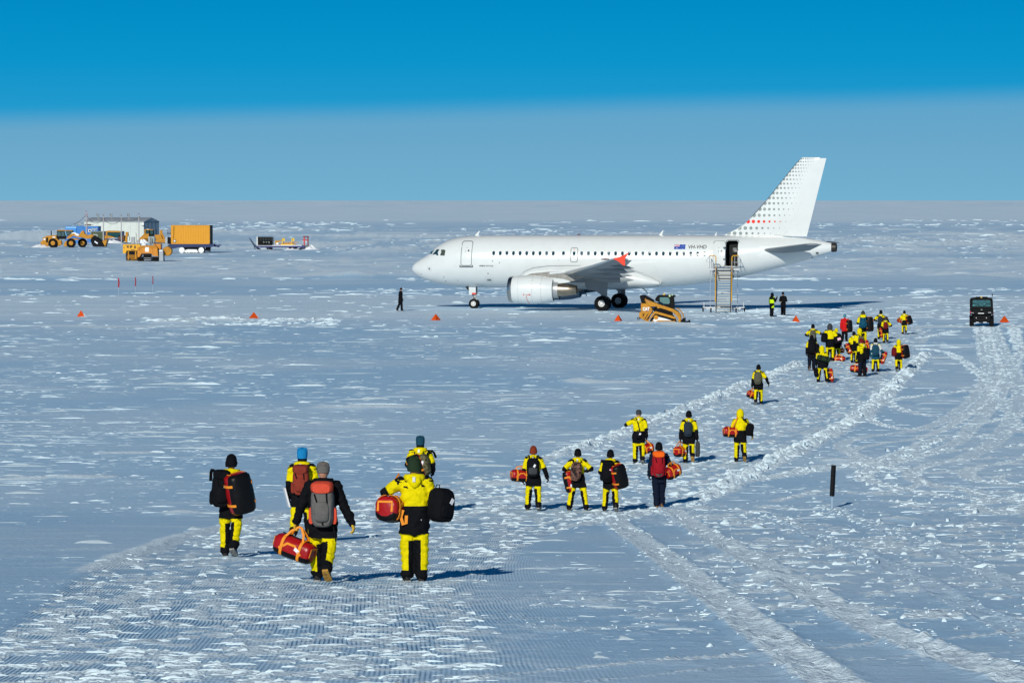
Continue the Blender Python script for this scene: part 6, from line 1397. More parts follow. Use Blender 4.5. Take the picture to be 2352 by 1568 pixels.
def person(name_label, px, top, feet, outfit='suit', head='beanie', hat='black', hood=True, legs=(12, 4, -14, 22), splay=.015, arms=('down', 'down'), heading=0.0, lean=0.04, gl=('glove_black', 'glove_black'), sole=('sole', 'sole'), boot='boot', size=.020, foot_pitch=None, extra=None, bulk=1.0, turn=0.0, stoop=0.0):
    g = G(px, feet); d = g.y; sc = (feet - top) * d / FD / (1.815 - stoop * .35)
    R = random.Random(name_label); sh = lambda p: Vector((p[0], p[1] + max(0, p[2] - .92) * math.tan(lean + stoop), p[2] - stoop * .35 * max(0, p[2] - .92)))
    o = OUT[outfit]; mb = MB(); bones = []
    # legs
    J = []; low = []
    for i, sx_ in enumerate((-1, 1)):
        a, k = math.radians(legs[2 * i]), math.radians(legs[2 * i + 1])
        hip = Vector((sx_ * .102, 0, .92)); kn = hip + Vector((sx_ * splay * 1.2, math.sin(a), -math.cos(a))) * .425
        an = kn + Vector((sx_ * splay, math.sin(a - k), -math.cos(a - k))) * .405
        fp = math.radians(foot_pitch[i]) if foot_pitch else max(0.0, (k - a) - math.radians(12)) * .95
        fd = Vector((sx_ * .14, math.cos(fp), -math.sin(fp))).normalized()
        toe = an + fd * .17 + Vector((0, -math.sin(fp), -math.cos(fp))) * .085; heel = an - fd * .06 + Vector((0, -math.sin(fp), -math.cos(fp))) * .085
        J.append((hip, kn, an, fd, fp)); low += [toe.z, heel.z]
    dz = -min(low) + .012; up = Vector((0, 0, dz))
    tz = lambda p: sh(p) + up
    for i, (hip, kn, an, fd, fp) in enumerate(J):
        hip, kn, an = hip + up, kn + up, an + up; sx_ = (-1, 1)[i]
        limb(mb, [hip, kn, an - (kn - an).normalized() * .0], [.122 * bulk, .098 * bulk, .084 * bulk])
        mb.loft([ring_el(an.lerp(kn, .30),   .086 * bulk, .088 * bulk, 12), ring_el(an.lerp(kn, .08), .094 * bulk, .100 * bulk, 12), ring_el(an.lerp(kn, -.04), .090 * bulk, .098 * bulk, 12)])
        bones.append(('thigh', i, hip, kn, .10)); bones.append(('shin', i, kn, an, .07)); J[i] = (hip, kn, an, fd, fp)
    # trunk: jacket falls to below the hips
    trunk = [((0, 0, .685), .186, .150), ((0, 0, .74), .200, .158), ((0, -.005, .86), .200, .154), ((0, -.005, .96), .194, .150), ((0, 0, 1.08), .188, .140), ((0, .005, 1.22), .198, .144), ((0, .0, 1.36), .200, .136), ((0, -.01, 1.44), .160, .105), ((0, -.005, 1.49), .095, .080), ((0, .01, 1.54), .066, .068)]
    rg = []
    for c, rx, ry in trunk:
        c2 = tz(c); rg.append([c2 + Vector((rx * bulk * math.copysign(abs(math.cos(2 * PI * j / 20)) ** .82, math.cos(2 * PI * j / 20)), ry * bulk * math.copysign(abs(math.sin(2 * PI * j / 20)) ** .82, math.sin(2 * PI * j / 20)), 0)) for j in range(20)])
    mb.loft(rg); bones.append(('trunk', 0, tz((0, 0, .86)), tz((0, 0, 1.42)), .17))
    # arms
    hands = []
    for i, sx_ in enumerate((-1, 1)):
        e, w = ARMS[arms[i]] if isinstance(arms[i], str) else arms[i]
        s0 = tz((sx_ * .185, -.005, 1.425)); el = s0 + Vector((sx_ * e[0], e[1], e[2])); wr = s0 + Vector((sx_ * w[0], w[1], w[2]))
        limb(mb, [s0, el, wr], [.092 * bulk, .076 * bulk, .058 * bulk])
        bones.append(('upper', i, s0, el, .08)); bones.append(('fore', i, el, wr, .06)); hands.append((wr, (wr - el).normalized()))
    # neck and head with a face
    hc = tz((0, .02, 1.655)); mb.tube([tz((0, .0, 1.48)), hc - Vector((0, 0, .06))], [.062, .058], 10)
    Rt = Matrix.Translation(hc) @ Matrix.Rotation(turn, 4, 'Z')
    mb.ell((0, 0, 0), (.076, .096, .118), 14, 10, xf=Rt); mb.ell((0, .028, -.062), (.055, .062, .058), 10, 7, xf=Rt)
    mb.ell((0, .098, -.020), (.014, .022, .024), 8, 6, xf=Rt); mb.ell((0, .082, .018), (.05, .018, .014), 8, 6, xf=Rt)
    for s_ in (-1, 1): mb.ell((s_ * .078, -.005, -.01), (.012, .022, .034), 8, 6, xf=Rt)
    bones.append(('head', 0, hc - Vector((0, 0, .05)), hc + Vector((0, 0, .06)), .09))
    raw = mb.mesh('person_raw', [], None); tmp = link('person_raw', raw)
    m_ = tmp.modifiers.new('r', 'REMESH'); m_.mode = 'VOXEL'; m_.voxel_size = size; m_.use_smooth_shade = True
    m2 = tmp.modifiers.new('s', 'SMOOTH'); m2.factor = .5; m2.iterations = 2
    bpy.context.view_layer.update()
    me = bpy.data.meshes.new_from_object(tmp.evaluated_get(bpy.context.evaluated_depsgraph_get())); bpy.data.objects.remove(tmp); bpy.data.meshes.remove(raw)
    me.name = 'body'
    # cloth folds
    n = len(me.vertices); co = np.empty(n * 3, np.float32); me.vertices.foreach_get('co', co); co = co.reshape(-1, 3)
    no = np.empty(n * 3, np.float32); me.vertices.foreach_get('normal', no); no = no.reshape(-1, 3)
    sd = R.random() * 50
    fold = (fbm(co[:, 0] * 9 + sd, co[:, 2] * 11 + co[:, 1] * 6, 5, 3) - .5) * .042 + np.sin(co[:, 2] * 62 + 5 * np.sin(co[:, 0] * 14 + sd) + co[:, 1] * 12) * .0075 * (fbm(co[:, 0] * 5 + sd, co[:, 2] * 5, 8, 2))
    fold *= (co[:, 2] < 1.52 + dz); co += no * fold[:, None]; me.vertices.foreach_set('co', co.ravel()); me.update()
    nf = len(me.polygons); fc = np.empty(nf * 3, np.float32); me.polygons.foreach_get('center', fc); fc = fc.reshape(-1, 3)
    fn = np.empty(nf * 3, np.float32); me.polygons.foreach_get('normal', fn); fn = fn.reshape(-1, 3)
    best = np.full(nf, 9.0); idx = np.zeros(nf, np.int32)
    for bi, (kind, side, a, b, r) in enumerate(bones):
        a_, b_ = np.array(a), np.array(b); ab = b_ - a_; t_ = np.clip(((fc - a_) @ ab) / (ab @ ab), 0, 1)
        dist = np.linalg.norm(fc - a_ - t_[:, None] * ab, axis=1) / r
        if kind == 'trunk': dist = dist * .92
        w_ = dist < best; best = np.where(w_, dist, best)
        tu = ((fc - a_) @ ab) / (ab @ ab)
        if kind == 'trunk':
            zz = fc[:, 2] - dz; code = np.where(zz > (1.10 if outfit != 'white' else .95), 0, 1)
            code = np.where((fn[:, 2] > .45) & (np.abs(fc[:, 0]) > .095) & (zz > 1.36), 6, code)
            if outfit == 'vest': code = np.where((zz > 1.02) & (zz < 1.30), 1, 0)
        elif kind == 'upper':
            code = np.where((fn[:, 2] > .35) & (tu < .25), 6, np.where(tu > .86, 4, 5))
        elif kind == 'fore': code = np.full(nf, 4)
        elif kind == 'thigh':
            inner = (fc[:, 0] - (a_[0] + t_ * ab[0])) * (-1, 1)[side] < -.012
            code = np.where(tu < .74, 2, np.where(inner & (fn[:, 1] < .35), 3, 2))
        elif kind == 'shin':
            inner = (fc[:, 0] - (a_[0] + t_ * ab[0])) * (-1, 1)[side] < -.012
            code = np.where(tu > .80, 7, np.where(inner & (fn[:, 1] < .35), 3, 2))
        else: code = np.full(nf, 8)
        idx = np.where(w_, code, idx)
    idx = np.where((fc[:, 2] - dz > .70) & (fc[:, 2] - dz < .815) & (np.isin(idx, (2, 3))) , idx, idx)
    hem = (fc[:, 2] - dz > .69) & (np.isin(idx, (2, 3))); idx = np.where(hem, 1, idx)
    for c in CODE: me.materials.append(CL[o[c]] if c != 'skin' else CL['skin'])
    me.polygons.foreach_set('material_index', idx.astype(np.int32)); me.update()
    p = thing('person', name_label, 'person', (g.x, g.y, ground_z(g.x, g.y) - .01), heading, None, scale=sc)
    link('body', me, p)
    # boots
    for i, (hip, kn, an, fd, fp) in enumerate(J):
        dn = Vector((0, -math.sin(fp), -math.cos(fp))); sd_ = fd.cross(dn).normalized()
        F = lambda x, y, z2: an + fd * y + sd_ * x - dn * z2
        prof = [(-.075, .030, -.075, .03), (-.070, .038, -.08, .06), (-.02, .044, -.085, .10), (.05, .046, -.085, .03), (.11, .050, -.085, -.01), (.16, .046, -.085, -.03), (.195, .026, -.08, -.05)]
        bt = MB().loft([[F(-w, y, lo), F(-w * .9, y, lo * .4 + hi * .6), F(-w * .4, y, hi), F(w * .4, y, hi), F(w * .9, y, lo * .4 + hi * .6), F(w, y, lo)] for y, w, lo, hi in prof])
        bo_ = part('boot', bt, CL[boot], p)
        so = MB().loft([[F(-w * 1.12, y, lo - .022), F(-w * 1.12, y, lo + .006), F(w * 1.12, y, lo + .006), F(w * 1.12, y, lo - .022)] for y, w, lo, hi in prof])
        part('boot_sole', so, CL[sole[i]], bo_)
    # gloves: palm, four fingers of their own length, thumb
    for i, (wr, dr) in enumerate(hands):
        sx_ = (-1, 1)[i]; fw = Vector((0, 1, 0)); fw = (fw - dr * fw.dot(dr)).normalized(); inn = dr.cross(fw) * -sx_
        gm = MB(); gm.loft([ring_el(wr - dr * .02, .044, .034, 10, dr, fw), ring_el(wr + dr * .03, .046, .026, 10, dr, fw), ring_el(wr + dr * .095, .048, .022, 10, dr, fw)])
        for k in range(4):
            b0 = wr + dr * .088 + fw * (.036 - .024 * k); ln = (.036, .042, .040, .031)[k]
            p1 = b0 + (dr * .85 + inn * .5).normalized() * ln; p2 = p1 + (dr * .35 + inn * .95).normalized() * ln * .8; p3 = p2 + (inn * .8 - dr * .6).normalized() * ln * .55
            gm.tube([b0 - dr * .02, p1, p2, p3], [.0125, .0125, .0115, .009], 6)
        tb = wr + dr * .03 + fw * .040; gm.tube([tb - fw * .015, tb + fw * .02 + dr * .03 + inn * .012, tb + fw * .022 + dr * .062 + inn * .028], [.016, .0145, .010], 6)
        part('glove', gm, CL[gl[i]], p)
    # head wear
    hx = lambda v: Rt @ Vector(v)
    if head in ('beanie', 'headband', 'cap'):
        lv = [(-.03, .101, .113), (.005, .106, .120), (.02, .100, .114), (.06, .097, .111), (.10, .083, .095), (.13, .058, .066), (.148, .025, .03)] if head != 'headband' else [(-.02, .100, .112), (.05, .104, .116), (.11, .101, .112), (.145, .080, .09), (.155, .03, .035)]
        if head == 'cap': lv = [(.0, .097, .110), (.04, .098, .111), (.085, .088, .10), (.115, .06, .07), (.125, .02, .02)]
        ht = part('beanie' if head != 'cap' else 'cap', MB().loft([[hx((rx * math.cos(2 * PI * j / 18), ry * math.sin(2 * PI * j / 18) - .004 - .25 * max(0, -z2 + .02) * 0, z2 + .02 - .035 * (math.sin(2 * PI * j / 18) < -.2))) for j in range(18)] for z2, rx, ry in lv]), CL[hat], p, 60)
        if head == 'cap': part('cap_brim', MB().loft([[hx((x, .09, .028)) for x in (-.07, 0, .07)] + [hx((x, .09, .036)) for x in (.07, 0, -.07)], [hx((-.055, .165, .018)), hx((0, .185, .022)), hx((.055, .165, .018)), hx((.055, .165, .026)), hx((0, .185, .03)), hx((-.055, .165, .026))]]), CL[hat], ht)
        elif head == 'beanie': part('beanie_cuff', MB().lathe([(.106, -.03), (.112, -.015), (.111, .02), (.103, .03)], 'z', (0, 0, 0), 18).__class__().loft([[hx((r * math.cos(2 * PI * j / 18), r * 1.12 * math.sin(2 * PI * j / 18) - .004, z2 + .012 - .035 * (math.sin(2 * PI * j / 18) < -.2))) for j in range(18)] for r, z2 in ((.104, -.035), (.1095, -.02), (.1095, .012), (.102, .02))], cap=False), CL[hat], ht)
    elif head == 'hoodup':
        lv = [(-.16, .115, .10), (-.10, .125, .125), (-.02, .128, .135), (.06, .122, .132), (.12, .092, .105), (.155, .05, .06), (.168, .01, .01)]
        ht = part('hood', MB().loft([[hx((rx * math.cos(2 * PI * j / 18) * (1 + .03 * math.sin(5 * j)), min(ry * math.sin(2 * PI * j / 18), .055) - .012, z2 + .01)) for j in range(18)] for z2, rx, ry in lv]), CL[hat], p, 60)
    if head == 'headband': part('neck_gaiter', MB().loft([ring_el(tz((0, .0, 1.50)), .082, .082, 14), ring_el(tz((0, .01, 1.57)), .090, .100, 14), ring_el(tz((0, .015, 1.63)), .094, .106, 14)], cap=False), CL['black'], p)
    if hood:
        hcl = CL[hood if isinstance(hood, str) else 'yellow']; hm = MB(); rgs = []
        for k in range(13):
            a = PI * (-.10 + 1.20 * k / 12); c = tz((.112 * math.cos(a) * 1.15, .02 - .105 * math.sin(a), 1.515 - .02 * math.sin(a))); r = .030 + .034 * math.sin(max(0, min(PI, a)))
            ax = Vector((-math.sin(a), -math.cos(a), 0)); rgs.append(ring_el(c, r * 1.15, r, 10, ax, (0, 0, 1)))
        hm.loft(rgs); hm.loft([ring_el(tz((0, -.10, 1.53)), .085, .050, 12), ring_el(tz((0, -.135, 1.46)), .10, .045, 12), ring_el(tz((0, -.145, 1.40)), .06, .03, 12), ring_el(tz((0, -.14, 1.36)), .015, .012, 12)])
        ho = part('collar_hood', hm, hcl, p, 70)
        if hcl is CL['yellow']: part('reflective_patch', MB().box(tz((-.01, -.176, 1.49)), (.04, .012, .075), rot=(-.35, 0, 0)), CL['reflective'], ho)
    # eyes and mouth
    ey = MB()
    for s_ in (-1, 1):
        part('eye', MB().ell(hx((s_ * .031, .086, .0)), (.012, .010, .008), 8, 6), CL['dgrey'], p)
    part('mouth', MB().ell(hx((0, .088, -.068)), (.022, .008, .005), 8, 5), CL['maroon'], p)
    if extra: extra(p, tz, hands)
    return dict(obj=p, tz=tz, hands=hands, sc=sc, heading=heading, g=Vector(p.location), J=J)

def world(pp, v):
    v = Vector(v) * pp['sc']; return pp['g'] + Matrix.Rotation(pp['heading'], 3, 'Z') @ v
def attach(t_, pp, v, rot=(0, 0, 0)):
    t_.location = world(pp, v); t_.rotation_euler = (Matrix.Rotation(pp['heading'], 3, 'Z') @ Euler(rot, 'XYZ').to_matrix()).to_euler(); t_.scale = (pp['sc'],) * 3
def rbox_ring(y, w, hgt, cz, e=.5, n=20, cx=0):
    return [(cx + w * math.copysign(abs(math.cos(2 * PI * j / n)) ** e, math.cos(2 * PI * j / n)), y, cz + hgt * math.copysign(abs(math.sin(2 * PI * j / n)) ** e, math.sin(2 * PI * j / n))) for j in range(n)]
def backpack(label, pp, main='black', lid=None, acc='black', kind='day', off=(0, -.135, 1.23), rot=(.06, 0, 0), size=(.30, .50, .19), straps=True, tagc=None, side=None, name='backpack', cat='backpack'):
    t_ = thing(name, label, cat); w, hh, dp = size
    f_ = [(.0, .86, .90, 0), (-.25, 1.0, 1.0, 0), (-.6, 1.0, 1.0, -.0), (-.86, .93, .94, -.01), (-1.0, .78, .82, -.02)]
    body_ = part('pack_body', MB().loft([rbox_ring(a * dp, w / 2 * b, hh / 2 * c, d2, .55) for a, b, c, d2 in f_]), CL[main], t_, 50)
    if kind == 'tech':
        part('lid', MB().loft([rbox_ring(a * dp, w / 2 * .92 * b, .085 * b, hh / 2 - .015, .6) for a, b in ((.02, .85), (-.3, 1.02), (-.8, 1.05), (-1.1, .8))]), CL[lid or main], t_, 50)
        part('front_pocket', MB().loft([rbox_ring(-dp * .96 - a, w * .34 * b, hh * .26 * b, -hh * .10, .6) for a, b in ((0, 1), (.03, .96), (.05, .8))]), CL[acc if kind == 'tech' else main], body_, 50)
        for s_ in (-1, 1): part('side_pocket', MB().loft([rbox_ring(-dp * .25 - a, .035, hh * .20, -hh * .22, .6, 14, s_ * w / 2) for a in (0, .04, .08)]), CL[side or acc], body_, 50)
        part('compression_strap', MB().strap([(-w * .30, -dp * 1.06, hh * .34), (-w * .12, -dp * 1.06, 0), (.02, -dp * 1.06, -hh * .42)], .022, .008, (0, -1, 0)), CL['black'], body_); part('compression_strap', MB().strap([(w * .22, -dp * 1.06, hh * .36), (w * .26, -dp * 1.04, -hh * .1)], .022, .008, (0, -1, 0)), CL['black'], body_)
    elif kind == 'day':
        part('front_pocket', MB().loft([rbox_ring(-dp * .94 - a, w * .36 * b, hh * .20 * b, -hh * .16, .6) for a, b in ((0, 1), (.03, .97), (.045, .82))]), CL[acc if acc != 'black' else main], body_, 50)
        part('zip', MB().tube([(w * .36 * math.cos(a), -dp * .93, hh * .02 + hh * .36 * math.sin(a)) for a in np.linspace(.15, PI - .15, 11)], .006, 5), CL['dgrey'], body_)
        part('carry_loop', MB().tube([(-.04, -.02, hh / 2 - .01), (-.03, -.03, hh / 2 + .035), (.03, -.03, hh / 2 + .035), (.04, -.02, hh / 2 - .01)], .008, 5), CL['black'], body_)
    if straps:
        for s_ in (-1, 1): part('shoulder_strap', MB().strap([(s_ * .07, .0, hh * .40), (s_ * .115, .06, hh / 2 + .035), (s_ * .135, .14, hh / 2 + .045), (s_ * .14, .235, hh / 2 - .03), (s_ * .13, .29, hh * .2)], .055, .014, [(0, -.5, 1), (0, -.3, 1), (0, .1, 1), (0, .7, .7), (0, 1, .2)]), CL['black'], t_)
        part('loose_strap', MB().strap([(w * .42, -dp * .4, -hh * .42), (w * .50, -dp * .5, -hh * .62), (w * .55, -dp * .45, -hh * .85)], .018, .005, (0, -1, 0)), CL['black'], t_)
    if tagc: part('luggage_tag', MB().box((.05, -dp * 1.12, hh * .12), (.055, .008, .085), rot=(0, .5, 0)), CL[tagc], t_)
    attach(t_, pp, (off[0], off[1] + pp['tz']((0, 0, off[2])).y, pp['tz']((0, 0, off[2])).z), rot); return t_
def duffel(label, size=(.62, .34, .34), main='pvc', base='pvcblack', handles='up', tagc='tagw', strapc='web', long_strap=None, name='duffel_bag', cat='bag'):
    L, Wd_, Hh = size; t_ = thing(name, label, cat)
    xs = [(-.5, .58), (-.48, .80), (-.43, .94), (-.3, 1.0), (0, 1.04), (.3, 1.0), (.43, .94), (.48, .80), (.5, .58)]
    rr = lambda x, k, g_=0.0: [(x * L, (Wd_ / 2 * k + g_) * math.copysign(abs(math.cos(2 * PI * j / 24)) ** .74, math.cos(2 * PI * j / 24)), (Hh / 2 * k + g_) * math.copysign(abs(math.sin(2 * PI * j / 24)) ** .74, math.sin(2 * PI * j / 24))) for j in range(24)]
    rb_ = random.Random(label); jit = [[rb_.uniform(-.5, .5) for _ in range(24)] for _ in range(17)]
    xs2 = []
    for (xa, ka), (xb, kb) in zip(xs[:-1], xs[1:]): xs2 += [(xa, ka), ((xa + xb) / 2, (ka + kb) / 2 - .004)]
    xs2.append(xs[-1]); rings_ = []
    for i_, (x, k) in enumerate(xs2):
        sag = -.05 * Hh * math.exp(-(x / .28) ** 2) * rb_.uniform(.4, 1.2)
        rings_.append([(px_, py_ * (1 + .07 * jit[i_][j_]), pz_ * (1 + .07 * jit[i_][(j_ + 7) % 24]) + (sag if pz_ > 0 else 0)) for j_, (px_, py_, pz_) in enumerate(rr(x, k))])
    mb = MB().loft(rings_); me = mb.mesh('bag_body', [CL[main], CL[base]], 50)
    for pz in me.polygons:
        if pz.center.z < -Hh * .17: pz.material_index = 1
    link('bag_body', me, t_)
    for x in (-.24, .24):
        rg = rr(x, 1.01, .008); pts = [rg[j] for j in list(range(21, 24)) + list(range(0, 16))]
        part('webbing_band', MB().strap([Vector(p_) for p_ in pts], .045, .008, [Vector((0, p_[1], p_[2])) for p_ in pts]), CL[strapc], t_)
    for sx_ in (-1, 1):
        q_ = [(sx_ * L * .502, -Wd_ * .30, -Hh * .10), (sx_ * L * .505, -Wd_ * .30, Hh * .26), (sx_ * L * .505, Wd_ * .30, Hh * .26), (sx_ * L * .502, Wd_ * .30, -Hh * .10)]
        part('end_webbing', MB().strap(q_, .035, .008, (sx_, 0, 0)), CL[strapc], t_)
    side = [(-L * .30, -Wd_ * .512, -Hh * .12), (-L * .10, -Wd_ * .515, Hh * .22), (L * .10, -Wd_ * .515, Hh * .22), (L * .30, -Wd_ * .512, -Hh * .12)]
    part('side_webbing', MB().strap(side, .035, .008, (0, -1, 0)), CL[strapc], t_)
    part('zip', MB().box((0, 0, Hh * .512), (L * .8, .02, .012)), CL['black'], t_)
    if handles == 'up':
        for s_ in (-1, 1): part('grab_handle', MB().strap([(-L * .24, s_ * Wd_ * .32, Hh * .46), (-L * .17, s_ * Wd_ * .15, Hh * .75), (-L * .03, 0, Hh * 1.02), (L * .03, 0, Hh * 1.02), (L * .17, s_ * Wd_ * .15, Hh * .75), (L * .24, s_ * Wd_ * .32, Hh * .46)], .035, .008, (0, s_, .4)), CL[strapc], t_)
    elif handles == 'loop':
        for s_ in (-1, 1): part('grab_handle', MB().strap([(s_ * L * .28, 0, Hh * .50), (s_ * L * .24, -.02, Hh * .72), (0, -.03, Hh * .80), (-s_ * L * .0, 0, Hh * .52)], .035, .008, (0, -1, 0)), CL[strapc], t_)
    if tagc: part('luggage_tag', MB().box((L * .18, -Wd_ * .53, Hh * .06), (.085, .008, .05), rot=(0, .35, 0)), CL[tagc], t_)
    if long_strap: part('shoulder_sling', MB().strap([Vector(p_) for p_ in long_strap], .04, .008, (0, -1, .2)), CL[strapc], t_)
    return t_
def hang(label, pp, side, size=(.58, .30, .32), yaw=0.0, roll=0.0, **k):
    """duffel hanging from a hand"""
    b = duffel(label, size, handles='up', **k); wr, dr = pp['hands'][side]; h = wr + dr * .09
    attach(b, pp, (h.x, h.y, h.z - size[2] * 1.0), (0, roll, yaw)); return b
def shoulder(label, pp, off, rot, size=(.66, .44, .36), **k):
    """big duffel slung on the back, its black base to the rear"""
    b = duffel(label, size, handles='loop', **k); attach(b, pp, off, rot); return b
BACKFACE = -PI / 2
# ---------- front five
def reflect_hem(p, tz, hands): part('reflective_strip', MB().strap([tz((-.13, -.135, .93)), tz((0, -.152, .905)), tz((.10, -.145, .90))], .025, .006, (0, -1, 0)), CL['reflective'], p)
A = person('person in yellow and black suit and black beanie, leftmost walker of all', 531, 1038, 1274, head='beanie', hat='black', legs=(4, 2, -12, 34), arms=('front', 'front'), heading=-.12, size=.0125)
backpack('bulky black camera backpack on the walker with the huge upright duffel', A, 'black', kind='tech', off=(-.17, -.14, 1.20), rot=(.05, .04, .35), size=(.32, .60, .24), tagc='tagw')
shoulder('huge black based duffel with orange handles, slung on the leftmost walker', A, (.22, -.30, 1.16), (BACKFACE, math.radians(78), .62), (.72, .46, .42))
B = person('person with bright blue hat and brick red pack behind the black jacket', 694, 1024, 1242, head='headband', hat='blue', legs=(-14, 34, 14, 3), arms=('down', 'front'), heading=-.1, size=.0135)
backpack('brick red backpack with pale curved lines, on the walker in the blue hat', B, 'brick', kind='tech', acc='brick', lid='brick', size=(.32, .52, .22), off=(.02, -.14, 1.20))
wb = thing('document_board', 'flat pale folder held at the thigh of the walker in the blue hat', 'folder'); part('board', MB().box((0, 0, 0), (.03, .26, .38), ch=.006), CL['tagw'], wb); attach(wb, B, (-.30, .0, .86), (0, -.25, .3))
Cc = person('person in black jacket and grey cap carrying a red duffel, right glove yellow', 742, 1047, 1333, outfit='blacktop', head='cap', hat='grey', hood='black', legs=(18, 4, -18, 38), arms=('out', ((.13, .0, -.27), (.24, -.04, -.52))), gl=('glove_yellow', 'glove_yellow'), sole=('sole', 'goldsole'), heading=-.08, size=.012, bulk=1.05)
backpack('grey climbing backpack with coral lid and side pockets on the black jacket', Cc, 'grey', lid='coral', acc='grey', side='coral', kind='tech', size=(.34, .60, .24), off=(.03, -.15, 1.17))
hang('red duffel bag with orange webbing hanging from the hand of the walker in black jacket', Cc, 0, (.62, .30, .32), -.35, .30)
D = person('person in yellow jacket and dark green beanie with left elbow raised', 952, 1042, 1330, head='beanie', hat='green', legs=(2, 2, -2, 3), splay=.0, arms=('strap', 'front'), heading=.05, size=.012, bulk=1.06, extra=reflect_hem, sole=('sole', 'sole'))
d_ = duffel('glossy red duffel hung at the left hip of the walker in green beanie', (.50, .36, .38), handles=None, tagc=None, long_strap=[(.02, -.18, .10), (.14, -.12, .34), (.16, -.02, .52), (.12, .10, .30)]); attach(d_, D, (-.33, -.04, 1.06), (0, .12, 1.15))
backpack('round black backpack slung off the right shoulder of the walker in green beanie', D, 'black', kind='day', off=(.30, -.06, 1.12), rot=(.0, .12, .75), size=(.36, .50, .26), straps=False, tagc='tagw')
sl2 = thing('strap_loop', 'orange webbing loop dangling under the glossy red duffel', 'strap'); part('webbing', MB().strap([(0, 0, .14), (-.03, 0, .04), (.0, 0, -.07), (.045, 0, -.05), (.05, 0, .06)], .045, .01, (0, -1, 0)), CL['web'], sl2); attach(sl2, D, (-.17, -.18, .92))
E = person('person in petrol blue beanie walking just ahead of the green beanie', 965, 997, 1178, head='headband', hat='tealhat', hood=True, legs=(16, 4, -16, 34), arms=('front', ((.10, .0, -.26), (.10, .15, -.42))), heading=-.1, size=.0135)
backpack('green camouflage backpack hanging off one shoulder, on the walker in petrol beanie', E, 'camog', kind='day', off=(.15, -.14, 1.18), rot=(.05, -.2, -.4), size=(.28, .50, .20), tagc='tagw')
shoulder('red and black duffel hanging on an orange sling behind the petrol beanie walker', E, (-.06, -.28, 1.12), (BACKFACE, 1.2, -.2), (.55, .34, .30))
# ---------- four abreast
F_ = person('person in rust beanie with black backpack at the left end of the row of four', 1225, 1022, 1170, hat='rust', legs=(5, 2, -10, 20), splay=.06, arms=('carry', 'out'), heading=-.05, size=.020)
backpack('black daypack with white tag on the walker in rust beanie', F_, 'black', kind='day', acc='dgrey', size=(.36, .54, .20), tagc='tagw')
d_ = duffel('red duffel hung at hip height from the walker in rust beanie', (.56, .32, .34), handles='loop', tagc=None); attach(d_, F_, (-.36, .02, .98), (0, .05, .35))
Gg = person('person in black beanie with patterned pink brown pack, legs apart', 1327, 1027, 1170, hat='black', legs=(6, 2, -6, 6), splay=.16, arms=('hip', 'hip'), heading=-.05, size=.020)
backpack('pink brown camouflage backpack on the walker with legs apart', Gg, 'camo', kind='day', acc='camo', size=(.32, .56, .20), off=(-.05, -.14, 1.17), rot=(.05, .1, .1))
d_ = duffel('red duffel upright behind the left hip of the legs apart walker', (.62, .30, .30), handles=None); attach(d_, Gg, (-.26, .06, .85), (0, 1.35, .2))
Hh_ = person('person in black beanie with glossy black duffel, third of the row', 1402, 1028, 1172, hat='black', legs=(12, 3, -14, 28), splay=.07, arms=('front', 'front'), heading=-.05, size=.020)
backpack('black backpack with pink and white tags, worn beside the glossy black duffel', Hh_, 'black', kind='tech', off=(-.10, -.14, 1.18), rot=(.05, .05, .2), size=(.34, .58, .20), tagc='tagp')
shoulder('large glossy black duffel with red flank, third in the row of four', Hh_, (.26, -.20, 1.05), (BACKFACE, 1.30, .62), (.70, .44, .40))
I_ = person('person in plain navy jacket and trousers with brown boots', 1514, 1012, 1162, outfit='navy', head='beanie', hat='black', hood='navy', legs=(-3, 4, 6, 4), splay=-.02, arms=('down', 'out'), heading=.12, size=.020, boot='brown', sole=('goldsole', 'goldsole'), lean=.06)
backpack('red climbing backpack with bright orange lid and grey base on the navy clad walker', I_, 'crimson', lid='orange', acc='crimson', kind='tech', size=(.36, .66, .24), off=(-.06, -.15, 1.20))
gb_ = thing('grey_pouch', 'grey padded pouch fixed below the red climbing backpack', 'pouch'); part('pouch', MB().ell((0, 0, 0), (.17, .11, .11), 14, 8), CL['grey'], gb_); attach(gb_, I_, (-.06, -.27, .97))
d_ = duffel('red duffel slung at the right hip of the navy clad walker', (.46, .30, .36), handles='loop'); attach(d_, I_, (.38, -.04, 1.0), (0, -.35, .55))
# ---------- three and one ahead
J_ = person('person in grey cap with small black shoulder bag, elbow out, left of the three', 1467, 938, 1063, head='cap', hat='dgrey', legs=(3, 2, -10, 26), arms=('strap', 'down'), heading=.0, size=.021)
part('cap_band', MB().lathe([(.100, 0), (.101, .03)], 'z', tuple(J_['tz']((0, .018, 1.645))), 18, cap=False), CL['white'], J_['obj'])
b_ = backpack('small black shoulder bag with white tag low on the back of the grey cap walker', J_, 'black', kind='day', off=(-.02, -.14, .98), size=(.22, .24, .12), straps=False, tagc='tagw', name='shoulder_bag', cat='bag')
part('sling', MB().strap([(.05, -.02, .10), (.0, .0, .34), (-.06, .03, .52), (-.09, .10, .56)], .035, .008, (0, -1, .1)), CL['black'], b_)
hang('red duffel in the right hand of the grey cap walker', J_, 1, (.46, .30, .32), .5, -.3)
K_ = person('person in black beanie with slate backpack and grey roll, middle of the three', 1582, 940, 1062, hat='black', legs=(12, 3, -18, 40), arms=('carry', 'carry'), sole=('sole', 'goldsole'), heading=-.03, size=.021)
backpack('slate blue daypack on the middle walker of the three', K_, 'slate', kind='day', acc='slate', size=(.30, .52, .18), off=(-.03, -.135, 1.20))
hang('round black and red duffel in the left hand of the slate backpack walker', K_, 0, (.42, .36, .36), .9, .0)
